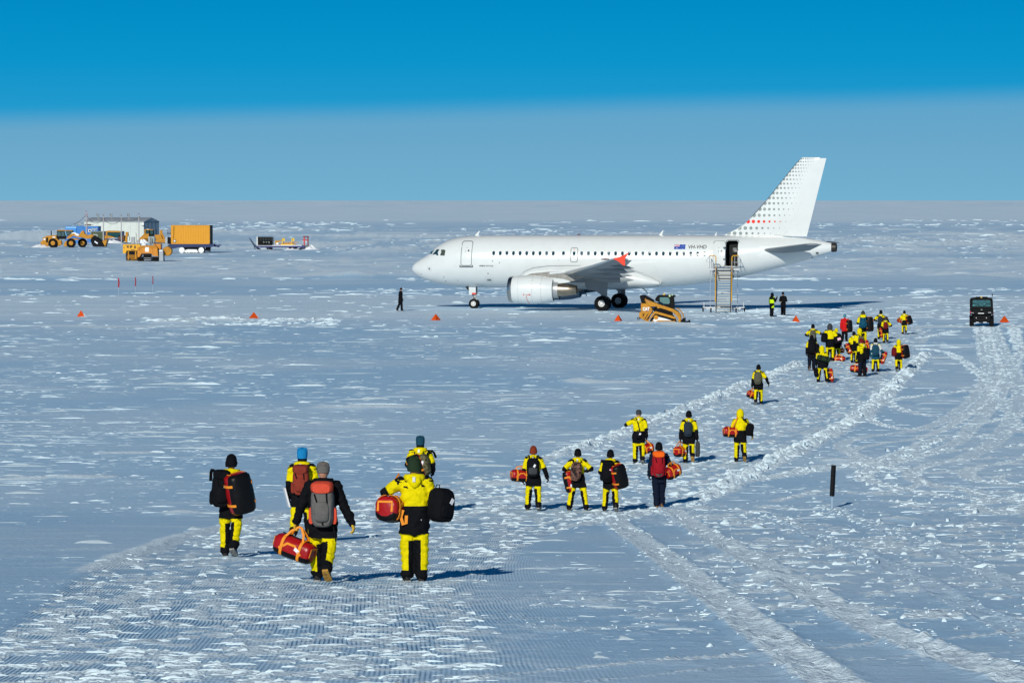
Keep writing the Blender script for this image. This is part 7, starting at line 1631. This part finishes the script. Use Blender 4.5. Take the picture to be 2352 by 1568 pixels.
rl_ = thing('grey_roll', 'upright dark grey padded roll carried by the slate backpack walker', 'roll'); part('roll', MB().lathe([(.05, -.26), (.075, -.24), (.08, -.1), (.08, .18), (.07, .24), (.03, .26)], 'z', (0, 0, 0), 14), CL['dgrey'], rl_); part('carry_loop', MB().tube([(0, -.05, .24), (0, -.03, .31), (0, .03, .31), (0, .05, .24)], .012, 5), CL['black'], rl_)
h_ = K_['hands'][1][0]; attach(rl_, K_, (h_.x + .02, h_.y, h_.z - .36))
L_ = person('person with yellow hood pulled up, bag straps crossing the back, right of the three', 1700, 937, 1060, head='hoodup', hat='yellow', hood=False, legs=(10, 3, -16, 36), arms=('front', ((.15, -.03, -.26), (.22, .0, -.50))), gl=('glove_black', 'glove_yellow'), sole=('sole', 'goldsole'), heading=.0, size=.021)
d_ = duffel('red duffel with black base at the hip of the hooded walker', (.52, .34, .36), handles=None, tagc=None, long_strap=[(.0, -.16, .18), (.10, -.16, .34), (.2, -.06, .58), (.18, .08, .60)]); attach(d_, L_, (-.32, -.02, 1.04), (0, .05, .25))
b_ = backpack('black daypack under the right arm of the hooded walker', L_, 'black', kind='day', off=(.27, -.08, 1.13), rot=(.0, .2, .5), size=(.26, .44, .18), straps=False)
part('cross_sling', MB().strap([(-.05, .0, .20), (-.22, -.03, .28), (-.36, .0, .38)], .035, .008, (0, -1, .2)), CL['black'], b_)
M_ = person('person in black beanie with olive grey pack walking alone ahead of the three', 1742, 835, 927, hat='black', legs=(-10, 22, 10, 3), arms=('carry', ((.17, -.04, -.24), (.26, .02, -.47))), heading=-.08, size=.024, lean=.10)
backpack('olive grey daypack on the lone walker', M_, 'olive', kind='day', acc='olive', size=(.34, .56, .19), off=(-.03, -.14, 1.21))
hang('red duffel swinging from the left hand of the lone walker', M_, 0, (.44, .34, .34), .4, .35)
# ---------- the group near the utility vehicle
sz = .027
N_ = person('person with grey daypack and elbows out, topmost left of the far group', 1867, 743, 818, hat='black', arms=('hip', 'strap'), heading=-.1, size=sz)
backpack('dull grey daypack on the far walker with elbows out', N_, 'olive', kind='day', acc='grey', size=(.32, .50, .18))
O_ = person('person in navy trousers and yellow collar at the left edge of the far group', 1864, 768, 850, outfit='suitdark', hat='black', legs=(-8, 24, 8, 3), arms=('down', 'front'), boot='brown', heading=-.05, size=sz)
backpack('plump black backpack on the far walker in navy trousers', O_, 'black', kind='tech', size=(.40, .62, .26)); shoulder('red and black duffel at the right side of the plump black pack', O_, (.24, -.05, 1.12), (BACKFACE, 1.3, .5), (.5, .36, .30))
P_ = person('person stooping with a dark green holdall across the back, front left of the far group', 1889, 795, 877, head='hoodup', hat='yellow', hood=False, legs=(6, 4, -6, 10), splay=.10, arms=('down', 'down'), stoop=.38, heading=.0, size=sz)
d_ = duffel('dark green holdall lying across the stooping back', (.62, .26, .26), 'green', 'green', handles=None, strapc='black', tagc=None); attach(d_, P_, (.04, -.16, 1.14), (-.4, .25, 0))
d_ = duffel('red duffel standing on end beside the stooping walker', (.62, .30, .28), handles=None, tagc='tagw'); attach(d_, P_, (.36, -.12, .36), (0, 1.45, .2)); d_ = duffel('black kit bag at the left foot of the stooping walker', (.42, .24, .22), 'black', 'black', handles=None, strapc='black', tagc=None, name='kit_bag'); attach(d_, P_, (-.30, .0, .48), (0, 1.4, 0))
Q_ = person('person with grey hood and yellow jacket holding a black box bag with a white label', 1906, 742, 829, head='hoodup', hat='dgrey', hood=False, legs=(4, 2, -6, 10), arms=('front', ((.14, .0, -.24), (.20, .12, -.38))), heading=-.1, size=sz)
backpack('black daypack hung at the left of the grey hooded walker', Q_, 'black', kind='day', off=(-.30, -.02, 1.15), rot=(0, .1, .4), size=(.32, .46, .2), straps=False)
bb = thing('box_bag', 'black box bag with white label under the arm of the grey hooded walker', 'bag'); part('box', MB().box((0, 0, 0), (.42, .22, .30), ch=.03), CL['black'], bb); part('label', MB().box((.05, -.114, .02), (.16, .006, .12)), CL['tagp'], bb); attach(bb, Q_, (.40, .0, 1.06), (0, -.35, 0))
R_ = person('person in yellow hat mostly hidden behind the grey hooded walker', 1921, 752, 826, hat='yellow', hood=False, outfit='blacktop', heading=.0, size=sz); backpack('dark padded pack on the half hidden walker in yellow cap', R_, 'black', kind='tech', size=(.36, .5, .2))
hang('small red duffel hanging beside the grey hooded walker', R_, 1, (.36, .26, .26), .3, 0)
g = G(1927, 829); d_ = duffel('red duffel lying flat on the snow in the middle of the far group', (.68, .32, .30), handles='loop'); d_.location = (g.x, g.y, ground_z(g.x, g.y) + .13); d_.rotation_euler = (0, 0, -.15)
S_ = person('person in bright red jacket and pale teal hat with a big upright duffel', 1940, 720, 784, outfit='red', hat='lightblue', hood=False, legs=(-6, 24, 8, 4), arms=('down', 'front'), heading=-.1, size=sz); shoulder('tall black based duffel carried by the person in red jacket', S_, (.30, -.10, 1.02), (BACKFACE, 1.5, .3), (.80, .40, .36))
T_ = person('person in grey beanie with teal rucksack, rear of the far group', 1982, 712, 790, hat='dgrey', legs=(4, 2, -8, 14), arms=('front', 'front'), heading=-.1, size=sz); backpack('tall teal rucksack with yellow lid on the walker in grey beanie', T_, 'teal', lid='yellow', acc='teal', kind='tech', size=(.36, .66, .24)); shoulder('black duffel with red end at the right of the teal rucksack', T_, (.36, .0, 1.10), (BACKFACE, 1.5, .2), (.78, .40, .32))
U_ = person('person in black beanie with navy pack behind the maroon pack', 2023, 711, 779, hat='black', arms=('hip', 'front'), heading=-.1, size=sz); backpack('navy daypack on the walker behind the maroon pack', U_, 'slate', kind='day', acc='slate', off=(-.04, -.135, 1.2)); shoulder('black duffel with orange webbing above the maroon pack', U_, (.30, .0, 1.12), (BACKFACE, 1.2, .3), (.56, .38, .3))
V_ = person('person in grey beanie with maroon pack at the back of the far group', 2034, 726, 787, hat='dgrey', legs=(10, 2, -10, 22), arms=('carry', 'hip'), heading=-.1, size=sz); backpack('maroon daypack on the far walker in grey beanie', V_, 'maroon', kind='day', acc='maroon', size=(.32, .48, .18)); d_ = duffel('red duffel hung upright at the left of the maroon pack', (.66, .28, .26), handles=None, tagc=None); attach(d_, V_, (-.34, .0, .72), (0, 1.4, .2))
W_ = person('person in black beanie walking apart, rearmost right of the far group', 2077, 712, 767, hat='black', legs=(8, 2, -12, 30), arms=('front', 'front'), heading=-.1, size=sz); shoulder('round black duffel with red side, carried by the rearmost right walker', W_, (.36, -.08, 1.10), (BACKFACE, 1.2, .4), (.66, .46, .36)); d_ = duffel('dark red bag at the left hip of the rearmost right walker', (.44, .30, .34), 'maroon', 'pvc', handles='loop', tagc='tagw'); attach(d_, W_, (-.32, .0, 1.05), (0, .3, .5))
X_ = person('person with yellow hood up and camouflage pack in the thick of the far group', 1974, 752, 836, head='hoodup', hat='yellow', hood=False, arms=('down', 'down'), heading=-.1, size=sz); backpack('camouflage pack on the walker with yellow hood up', X_, 'camog', kind='day', acc='camog', off=(.08, -.14, 1.2)); d_ = duffel('red duffel behind the camouflage pack', (.60, .30, .28), handles=None, tagc=None); attach(d_, X_, (.36, .0, .92), (0, 1.3, .2))
Y_ = person('person in black beanie and yellow jacket shoulder to shoulder with the camouflage pack', 1961, 760, 833, hat='black', legs=(6, 2, -8, 12), arms=('carry', 'front'), heading=-.15, size=sz); d_ = duffel('red duffel hung at the left of the walker beside the camouflage pack', (.62, .32, .30), handles=None); attach(d_, Y_, (-.32, -.02, .82), (0, 1.1, .2))
Z_ = person('person in dark red beanie and dark trousers standing side on in the far group', 1980, 775, 863, outfit='suitdark', hat='maroon', legs=(2, 2, -3, 3), arms=('down', 'down'), heading=.6, size=sz, turn=.5); backpack('black pack on the walker standing side on', Z_, 'black', kind='tech', off=(.06, -.14, 1.05), size=(.3, .5, .22)); d_ = duffel('red duffel resting on the snow behind the black trousers', (.82, .34, .34), handles='loop'); attach(d_, Z_, (.03, .28, .34), (0, .1, -.6))
AA = person('person in white and teal jacket with white hood down, teal pack', 2011, 775, 853, outfit='white', hat='black', hood='white', legs=(3, 2, -4, 5), splay=.03, arms=('down', 'out'), heading=-.05, size=sz); backpack('petrol blue daypack on the walker in white jacket', AA, 'tealhat', kind='day', acc='tealhat', size=(.38, .60, .20), off=(-.02, -.135, 1.18)); d_ = duffel('tilted red duffel hanging at the right of the white jacket', (.68, .32, .30), handles=None, tagc='tagw'); attach(d_, AA, (.40, -.02, .78), (0, 1.92, .1))
AB = person('person with yellow hood up at the right front of the far group', 2064, 779, 853, head='hoodup', hat='yellow', hood=False, legs=(-12, 30, 4, 3), arms=('front', 'front'), heading=-.05, size=sz, bulk=1.08); shoulder('big square black duffel with orange handles, right front of the far group', AB, (.36, -.14, 1.14), (BACKFACE, 1.4, .4), (.74, .46, .40)); backpack('dark maroon bag hung at the left of the hooded walker at the right front', AB, 'maroon', kind='day', acc='maroon', off=(-.30, .0, 1.12), rot=(0, .1, .5), size=(.30, .52, .2), straps=False)
# ---------- ground crew near the airplane
AC = person('person in black clothes and flat cap walking past the nose of the airplane', 920, 660, 714, outfit='black', head='cap', hat='black', hood=False, legs=(-9, 16, 6, 3), arms=('down', 'down'), heading=-1.2, size=.027, lean=.03)
AD = person('person in black with lime reflective vest and hood, raising a phone', 1773, 672, 727, outfit='vest', head='hoodup', hat='black', hood='black', legs=(2, 2, -4, 5), splay=.02, arms=('down', 'phone'), heading=-.9, size=.027)
ph = thing('phone', 'small dark phone held up by the person in lime vest', 'phone'); part('case', MB().box((0, 0, 0), (.075, .012, .15), ch=.005), CL['dgrey'], ph); h_ = AD['hands'][1]; q_ = h_[0] + h_[1] * .12; attach(ph, AD, (q_.x, q_.y, q_.z + .05))
AE = person('person all in black standing with hands clasped beside the lime vest', 1799, 670, 725, outfit='black', head='beanie', hat='black', hood=False, legs=(2, 1, -2, 2), arms=('clasp', 'clasp'), gl=('glove_yellow', 'glove_black'), heading=2.6, size=.027)

# ------------------------------------------------------------------ small wind drifts, kicked-up footprints and rubble lying on the hard snow
def cells(x, y):
    r = np.clip(np.searchsorted(rowY, y), 1, nR - 2); c = np.clip(np.searchsorted(ucol, x / np.maximum(y, 24.0)), 1, nC - 2); return r, c
def ray_ground(px, py):
    """points on the smooth plain under arrays of view positions"""
    a = (px - CX) / FD; b = -(py - CY) / FD; ry = _cp + b * _sp; rz = -_sp + b * _cp
    lo = np.full(px.shape, 15.0); hi = np.full(px.shape, 6000.0)
    for _ in range(50):
        m = np.sqrt(lo * hi); p = CAMH + rz / ry * m > T(m); lo = np.where(p, m, lo); hi = np.where(p, hi, m)
    return a / ry * lo, lo
class Drifts:
    NC = 5
    def __init__(s): s.V = []; s.n = 0
    def add(s, x, y, a, h_, tail, ang, lump=.9, steep=.9, p=2.0):
        N = len(x); nc = s.NC
        if N == 0: return
        t = np.linspace(-1, 1, nc + 1)[None, :] + rng.uniform(-.09, .09, (N, nc + 1)) * (np.abs(np.linspace(-1, 1, nc + 1)) < .99)
        env = np.clip(1 - np.abs(t) ** p, 0, 1) ** .7 * (1 - lump / 2 + lump * rng.random((N, nc + 1)))
        env[:, 0] = 0; env[:, -1] = 0
        r, c = cells(x, y); z = np.minimum(np.minimum(ZZ[r, c], ZZ[r - 1, c]), np.minimum(ZZ[r, c - 1], ZZ[r - 1, c - 1]))
        bend = np.cumsum(rng.normal(0, .10, (N, nc + 1)), 1) * a[:, None] * .6
        xl = t * a[:, None]; hh = h_[:, None] * env
        ca, sa = np.cos(ang)[:, None], np.sin(ang)[:, None]
        rows = []
        for yo, zo in ((bend, -.25 * hh - .012), (bend + steep * hh, hh), (bend + steep * hh + tail[:, None] * env * .45, hh * .62), (bend + steep * hh + tail[:, None] * env, -.15 * hh - .012)):
            X = x[:, None] + xl * ca - yo * sa; Y = y[:, None] + xl * sa + yo * ca
            rows.append(np.stack([X, Y, z[:, None] + zo], -1))
        s.V.append(np.stack(rows, 1)); s.n += N
    def build(s, name, mat, label):
        V = np.concatenate(s.V, 0); N = V.shape[0]; nc = s.NC + 1
        base = (np.arange(N) * 4 * nc)[:, None, None]; i = np.arange(3)[None, :, None]; j = np.arange(nc - 1)[None, None, :]
        a = base + i * nc + j; Q = np.stack([a, a + 1, a + 1 + nc, a + nc], -1).reshape(-1, 4)
        me = bpy.data.meshes.new(name); co = V.reshape(-1, 3).astype(np.float32)
        me.vertices.add(len(co)); me.vertices.foreach_set('co', co.ravel()); me.loops.add(Q.size); me.loops.foreach_set('vertex_index', Q.ravel().astype(np.int32))
        me.polygons.add(len(Q)); me.polygons.foreach_set('loop_start', np.arange(0, Q.size, 4, dtype=np.int32)); me.polygons.foreach_set('loop_total', np.full(len(Q), 4, np.int32))
        me.update(calc_edges=True); me.shade_smooth(); me.materials.append(mat)
        o = link(name, me); o['kind'] = 'stuff'; o['label'] = label; return o
logn = lambda n, m, sg: np.exp(rng.normal(math.log(m), sg, n))
drift_mat = M('drift_snow', (.68, .82, .90), .75, spec=.12, noise=.12, nscale=4, bump=.5, bscale=9)
D1 = Drifts()
# open field: thin streaks, thicker where the wind left more
px, py = rng.uniform(-120, 2470, 26000), 745 + 800 * rng.random(26000) ** 1.15
x, y = ray_ground(px, py); r, c = cells(x, y)
den = dens[r, c] * .75 + .18
keep = (rng.random(len(x)) < den ** 2.4 * np.where(py < 930, .15, .22)) & (inside[r, c] < .1) & (trk[r, c] < .2) & (rng.random(len(x)) > .65 * swirl[r, c]) & (rng.random(len(x)) > .6 * flat_r[r, c])
x, y, px, py = x[keep], y[keep], px[keep], py[keep]; n = len(x); k = y / FD
a = np.clip(logn(n, 10.5, .80), 2.5, 95) * k; hh = np.clip(logn(n, .85, .45), .35, 3.2) * k * (1 + .35 * np.clip(a / k / 30, 0, 2))
D1.add(x, y, a, hh, hh * rng.uniform(4, 14, n), rng.normal(.02, .10, n), lump=1.0, steep=1.0)
# the finest streaks, hardly raised
px, py = rng.uniform(-120, 2470, 26000), 745 + 780 * rng.random(26000) ** 1.1
x, y = ray_ground(px, py); r, c = cells(x, y)
keep = (rng.random(len(x)) < .12 + .5 * dens[r, c] ** 1.5) & (inside[r, c] < .1) & (trk[r, c] < .2) & (rng.random(len(x)) > .5 * swirl[r, c])
x, y = x[keep][:8500], y[keep][:8500]; n = len(x); k = y / FD
a = np.clip(logn(n, 9, .7), 2, 60) * k; hh = np.clip(logn(n, .42, .4), .18, 1.1) * k
D1.add(x, y, a, hh, hh * rng.uniform(6, 20, n), rng.normal(.02, .07, n), lump=1.1, steep=2.2)
# broad soft drifts with a gentle face
px, py = rng.uniform(-120, 2470, 700), 750 + 780 * rng.random(700); x, y = ray_ground(px, py); r, c = cells(x, y)
keep = (inside[r, c] < .1) & (trk[r, c] < .2) & (rng.random(700) < .25 + .6 * dens[r, c]); x, y = x[keep], y[keep]; n = len(x); k = y / FD
a = np.clip(logn(n, 42, .55), 12, 150) * k; hh = np.clip(logn(n, 1.6, .4), .6, 4) * k
D1.add(x, y, a, hh, hh * rng.uniform(12, 30, n), rng.normal(.02, .06, n), lump=.7, steep=4.5, p=1.6)
# footprints and scuffed tread on the path
px, py = rng.uniform(-100, 2200, 40000), 735 + 860 * rng.random(40000)
x, y = ray_ground(px, py); r, c = cells(x, y)
keep = (inside[r, c] > .6) & (rng.random(len(x)) < (.10 + .75 * tread[r, c]) * (1 - .55 * sstep(90, 40, y)))
x, y, px, py = x[keep][:7500], y[keep][:7500], px[keep][:7500], py[keep][:7500]; n = len(x); k = y / FD
nearf = sstep(100, 45, y)
a = np.clip(logn(n, 1, .45), .35, 2.4) * (.125 - .035 * nearf); hh = np.clip(logn(n, 1, .35), .5, 2) * (.012 + .014 * (1 - nearf))
D1.add(x, y, a, hh, hh * rng.uniform(3, 8, n), rng.normal(0, .35, n), lump=1.1, steep=1.2)
# ridges thrown up on both edges of the path
def ridge(cv, p0, p1, n, off, spread, hmax):
    seg = np.sqrt(((cv[1:] - cv[:-1]) ** 2).sum(1)); cum = np.concatenate([[0], np.cumsum(seg)]); a0, b0 = run_at(cv, p0), run_at(cv, p1)
    s_ = rng.uniform(a0, b0, n); i = np.clip(np.searchsorted(cum, s_) - 1, 0, len(seg) - 1); t_ = (s_ - cum[i]) / np.maximum(seg[i], 1e-6)
    p = cv[i] + (cv[i + 1] - cv[i]) * t_[:, None]; d = (cv[i + 1] - cv[i]) / np.maximum(seg[i], 1e-6)[:, None]; nn = np.stack([d[:, 1], -d[:, 0]], -1)
    o_ = off + rng.normal(0, spread, n); q_ = p + nn * o_[:, None]; f = np.exp(-(o_ - off) ** 2 / (2 * spread ** 2)) * np.clip((s_ - a0) / 8, .3, 1) * np.clip((b0 - s_) / 6, .3, 1)
    hh = hmax * f * np.clip(logn(n, .5, .5), .15, 1.3); a = hh * rng.uniform(.8, 2.2, n) + .02
    D1.add(q_[:, 0], q_[:, 1], a, hh, hh * rng.uniform(.8, 2.2, n), rng.normal(.15, .5, n), lump=1.1, steep=.75)
ridge(cvL, (1200, 1070), (1850, 828), 1500, -.2, .24, .105); ridge(cvR, (1540, 1166), (2118, 806), 1900, .35, .28, .12)
ridge(cvL, (-60, 1500), (900, 1126), 450, -.15, .3, .014); ridge(cvR, (1300, 1215), (1560, 1160), 350, .1, .3, .06)
# churned snow at the right
px, py = rng.uniform(1080, 2420, 40000), rng.uniform(1015, 1500, 40000)
x, y = ray_ground(px, py); r, c = cells(x, y)
keep = rng.random(len(x)) < rough_zone[r, c] * (.03 + .30 * crust[r, c]) 
x, y = x[keep][:3600], y[keep][:3600]; n = len(x); k = y / FD
a = np.clip(logn(n, 5, .7), 1.5, 34) * k; hh = np.clip(logn(n, 2.0, .55), .6, 9) * k
D1.add(x, y, a, hh, hh * rng.uniform(1.2, 5, n), rng.normal(.0, .45, n), lump=1.1, steep=.9)
# broken edges of the wheel tracks
for (tp, wd, th_, wt) in [q_ for q_ in TRACKS[:19] if q_[2] > .045]:
    cv = world_curve(tp, 6); seg = np.sqrt(((cv[1:] - cv[:-1]) ** 2).sum(1)); cum = np.concatenate([[0], np.cumsum(seg)])
    n = 380 if wd < .31 and th_ > .05 else 260; s_ = rng.uniform(0, cum[-1], n); i = np.clip(np.searchsorted(cum, s_) - 1, 0, len(seg) - 1)
    p = cv[i] + (cv[i + 1] - cv[i]) * ((s_ - cum[i]) / np.maximum(seg[i], 1e-6))[:, None]; d = (cv[i + 1] - cv[i]) / np.maximum(seg[i], 1e-6)[:, None]
    o_ = np.where(rng.random(n) < .45, rng.choice([-1, 1], n) * wd * rng.uniform(.8, 1.25, n), rng.uniform(-wd, wd, n)); q_ = p + np.stack([d[:, 1], -d[:, 0]], -1) * o_[:, None]
    k = q_[:, 1] / FD; hh = np.clip(logn(n, 1.6, .5), .5, 6) * k; a = np.clip(logn(n, 4.5, .5), 1.5, 16) * k
    D1.add(q_[:, 0], q_[:, 1], a, hh, hh * rng.uniform(1, 3, n), rng.normal(0, .4, n), lump=1.1)
# fine crumbs pressed into the lighter tracks near the utility vehicle
for (tp, wd, th_, wt) in [q_ for q_ in TRACKS if q_[2] <= .05 and q_[1] >= .2]:
    cv = world_curve(tp, 6); seg = np.sqrt(((cv[1:] - cv[:-1]) ** 2).sum(1)); cum = np.concatenate([[0], np.cumsum(seg)])
    n = int(min(620, cum[-1] * 11)); s_ = rng.uniform(0, cum[-1], n); i = np.clip(np.searchsorted(cum, s_) - 1, 0, len(seg) - 1)
    p = cv[i] + (cv[i + 1] - cv[i]) * ((s_ - cum[i]) / np.maximum(seg[i], 1e-6))[:, None]; dd_ = (cv[i + 1] - cv[i]) / np.maximum(seg[i], 1e-6)[:, None]
    side = np.where(rng.random(n) < .6, rng.choice([-.75, .75], n) + rng.normal(0, .18, n), rng.uniform(-1, 1, n)) * wd
    q_ = p + np.stack([dd_[:, 1], -dd_[:, 0]], -1) * side[:, None]; k = q_[:, 1] / FD
    hh = np.clip(logn(n, .95, .35), .4, 2.2) * k; a = np.clip(logn(n, 4.2, .5), 1.5, 14) * k
    D1.add(q_[:, 0], q_[:, 1], a, hh, hh * rng.uniform(2, 5, n), np.arctan2(dd_[:, 1], dd_[:, 0]) * .25 * np.sign(dd_[:, 0]) + rng.normal(0, .2, n), lump=1.0)
# far snow: flecks beyond the runway, and the ploughed bank
px, py = rng.uniform(-60, 2420, 9000), np.where(rng.random(9000) < .5, rng.uniform(505, 560, 9000), rng.uniform(555, 642, 9000))
x, y = ray_ground(px, py); r, c = cells(x, y); keep = rng.random(len(x)) < .05 + .50 * sstep(.45, .62, fbm(x * .012, y * .004, 901, 3))
x, y = x[keep], y[keep]; n = len(x); k = y / FD
a = np.clip(logn(n, 7, .7), 2, 60) * k; hh = np.clip(logn(n, .9, .35), .4, 2.5) * k
D1.add(x, y, a, hh, hh * rng.uniform(4, 12, n), rng.normal(0, .1, n), lump=1.0)
px, py = rng.uniform(-60, 2420, 420), 640.5 + rng.normal(0, 1.6, 420); x, y = ray_ground(px, py); keep = fbm(x * .05, y * 0, 921, 3) > rng.uniform(.42, .62, 420); x, y = x[keep], y[keep]; n = len(x); k = y / FD
D1.add(x, y, np.clip(logn(n, 18, .6), 5, 70) * k, np.clip(logn(n, 1.15, .4), .5, 3.2) * k, np.full(n, 4.0), rng.normal(0, .05, n), lump=1.0)
# apron and the low mound line in front of the airplane
px, py = rng.uniform(-60, 2420, 3200), rng.uniform(662, 752, 3200); x, y = ray_ground(px, py); keep = rng.random(3200) < .10 + .5 * sstep(.42, .62, fbm(x * .03, y * .02, 911, 3)); x, y = x[keep], y[keep]; n = len(x); k = y / FD
D1.add(x, y, np.clip(logn(n, 9, .7), 2, 60) * k, np.clip(logn(n, .95, .4), .4, 2.2) * k, np.full(n, .6), rng.normal(0, .06, n), lump=1.0)
px, py = rng.uniform(330, 780, 260), 740 + rng.normal(0, 3.5, 260); x, y = ray_ground(px, py); n = 260; k = y / FD
D1.add(x, y, np.clip(logn(n, 9, .5), 3, 30) * k, np.clip(logn(n, 2.0, .4), .8, 5) * k, np.full(n, .8), rng.normal(0, .2, n), lump=1.1)
D1.build('snow_drifts', drift_mat, 'thin white wind drifts, footprints and rubble scattered over the hard snow')
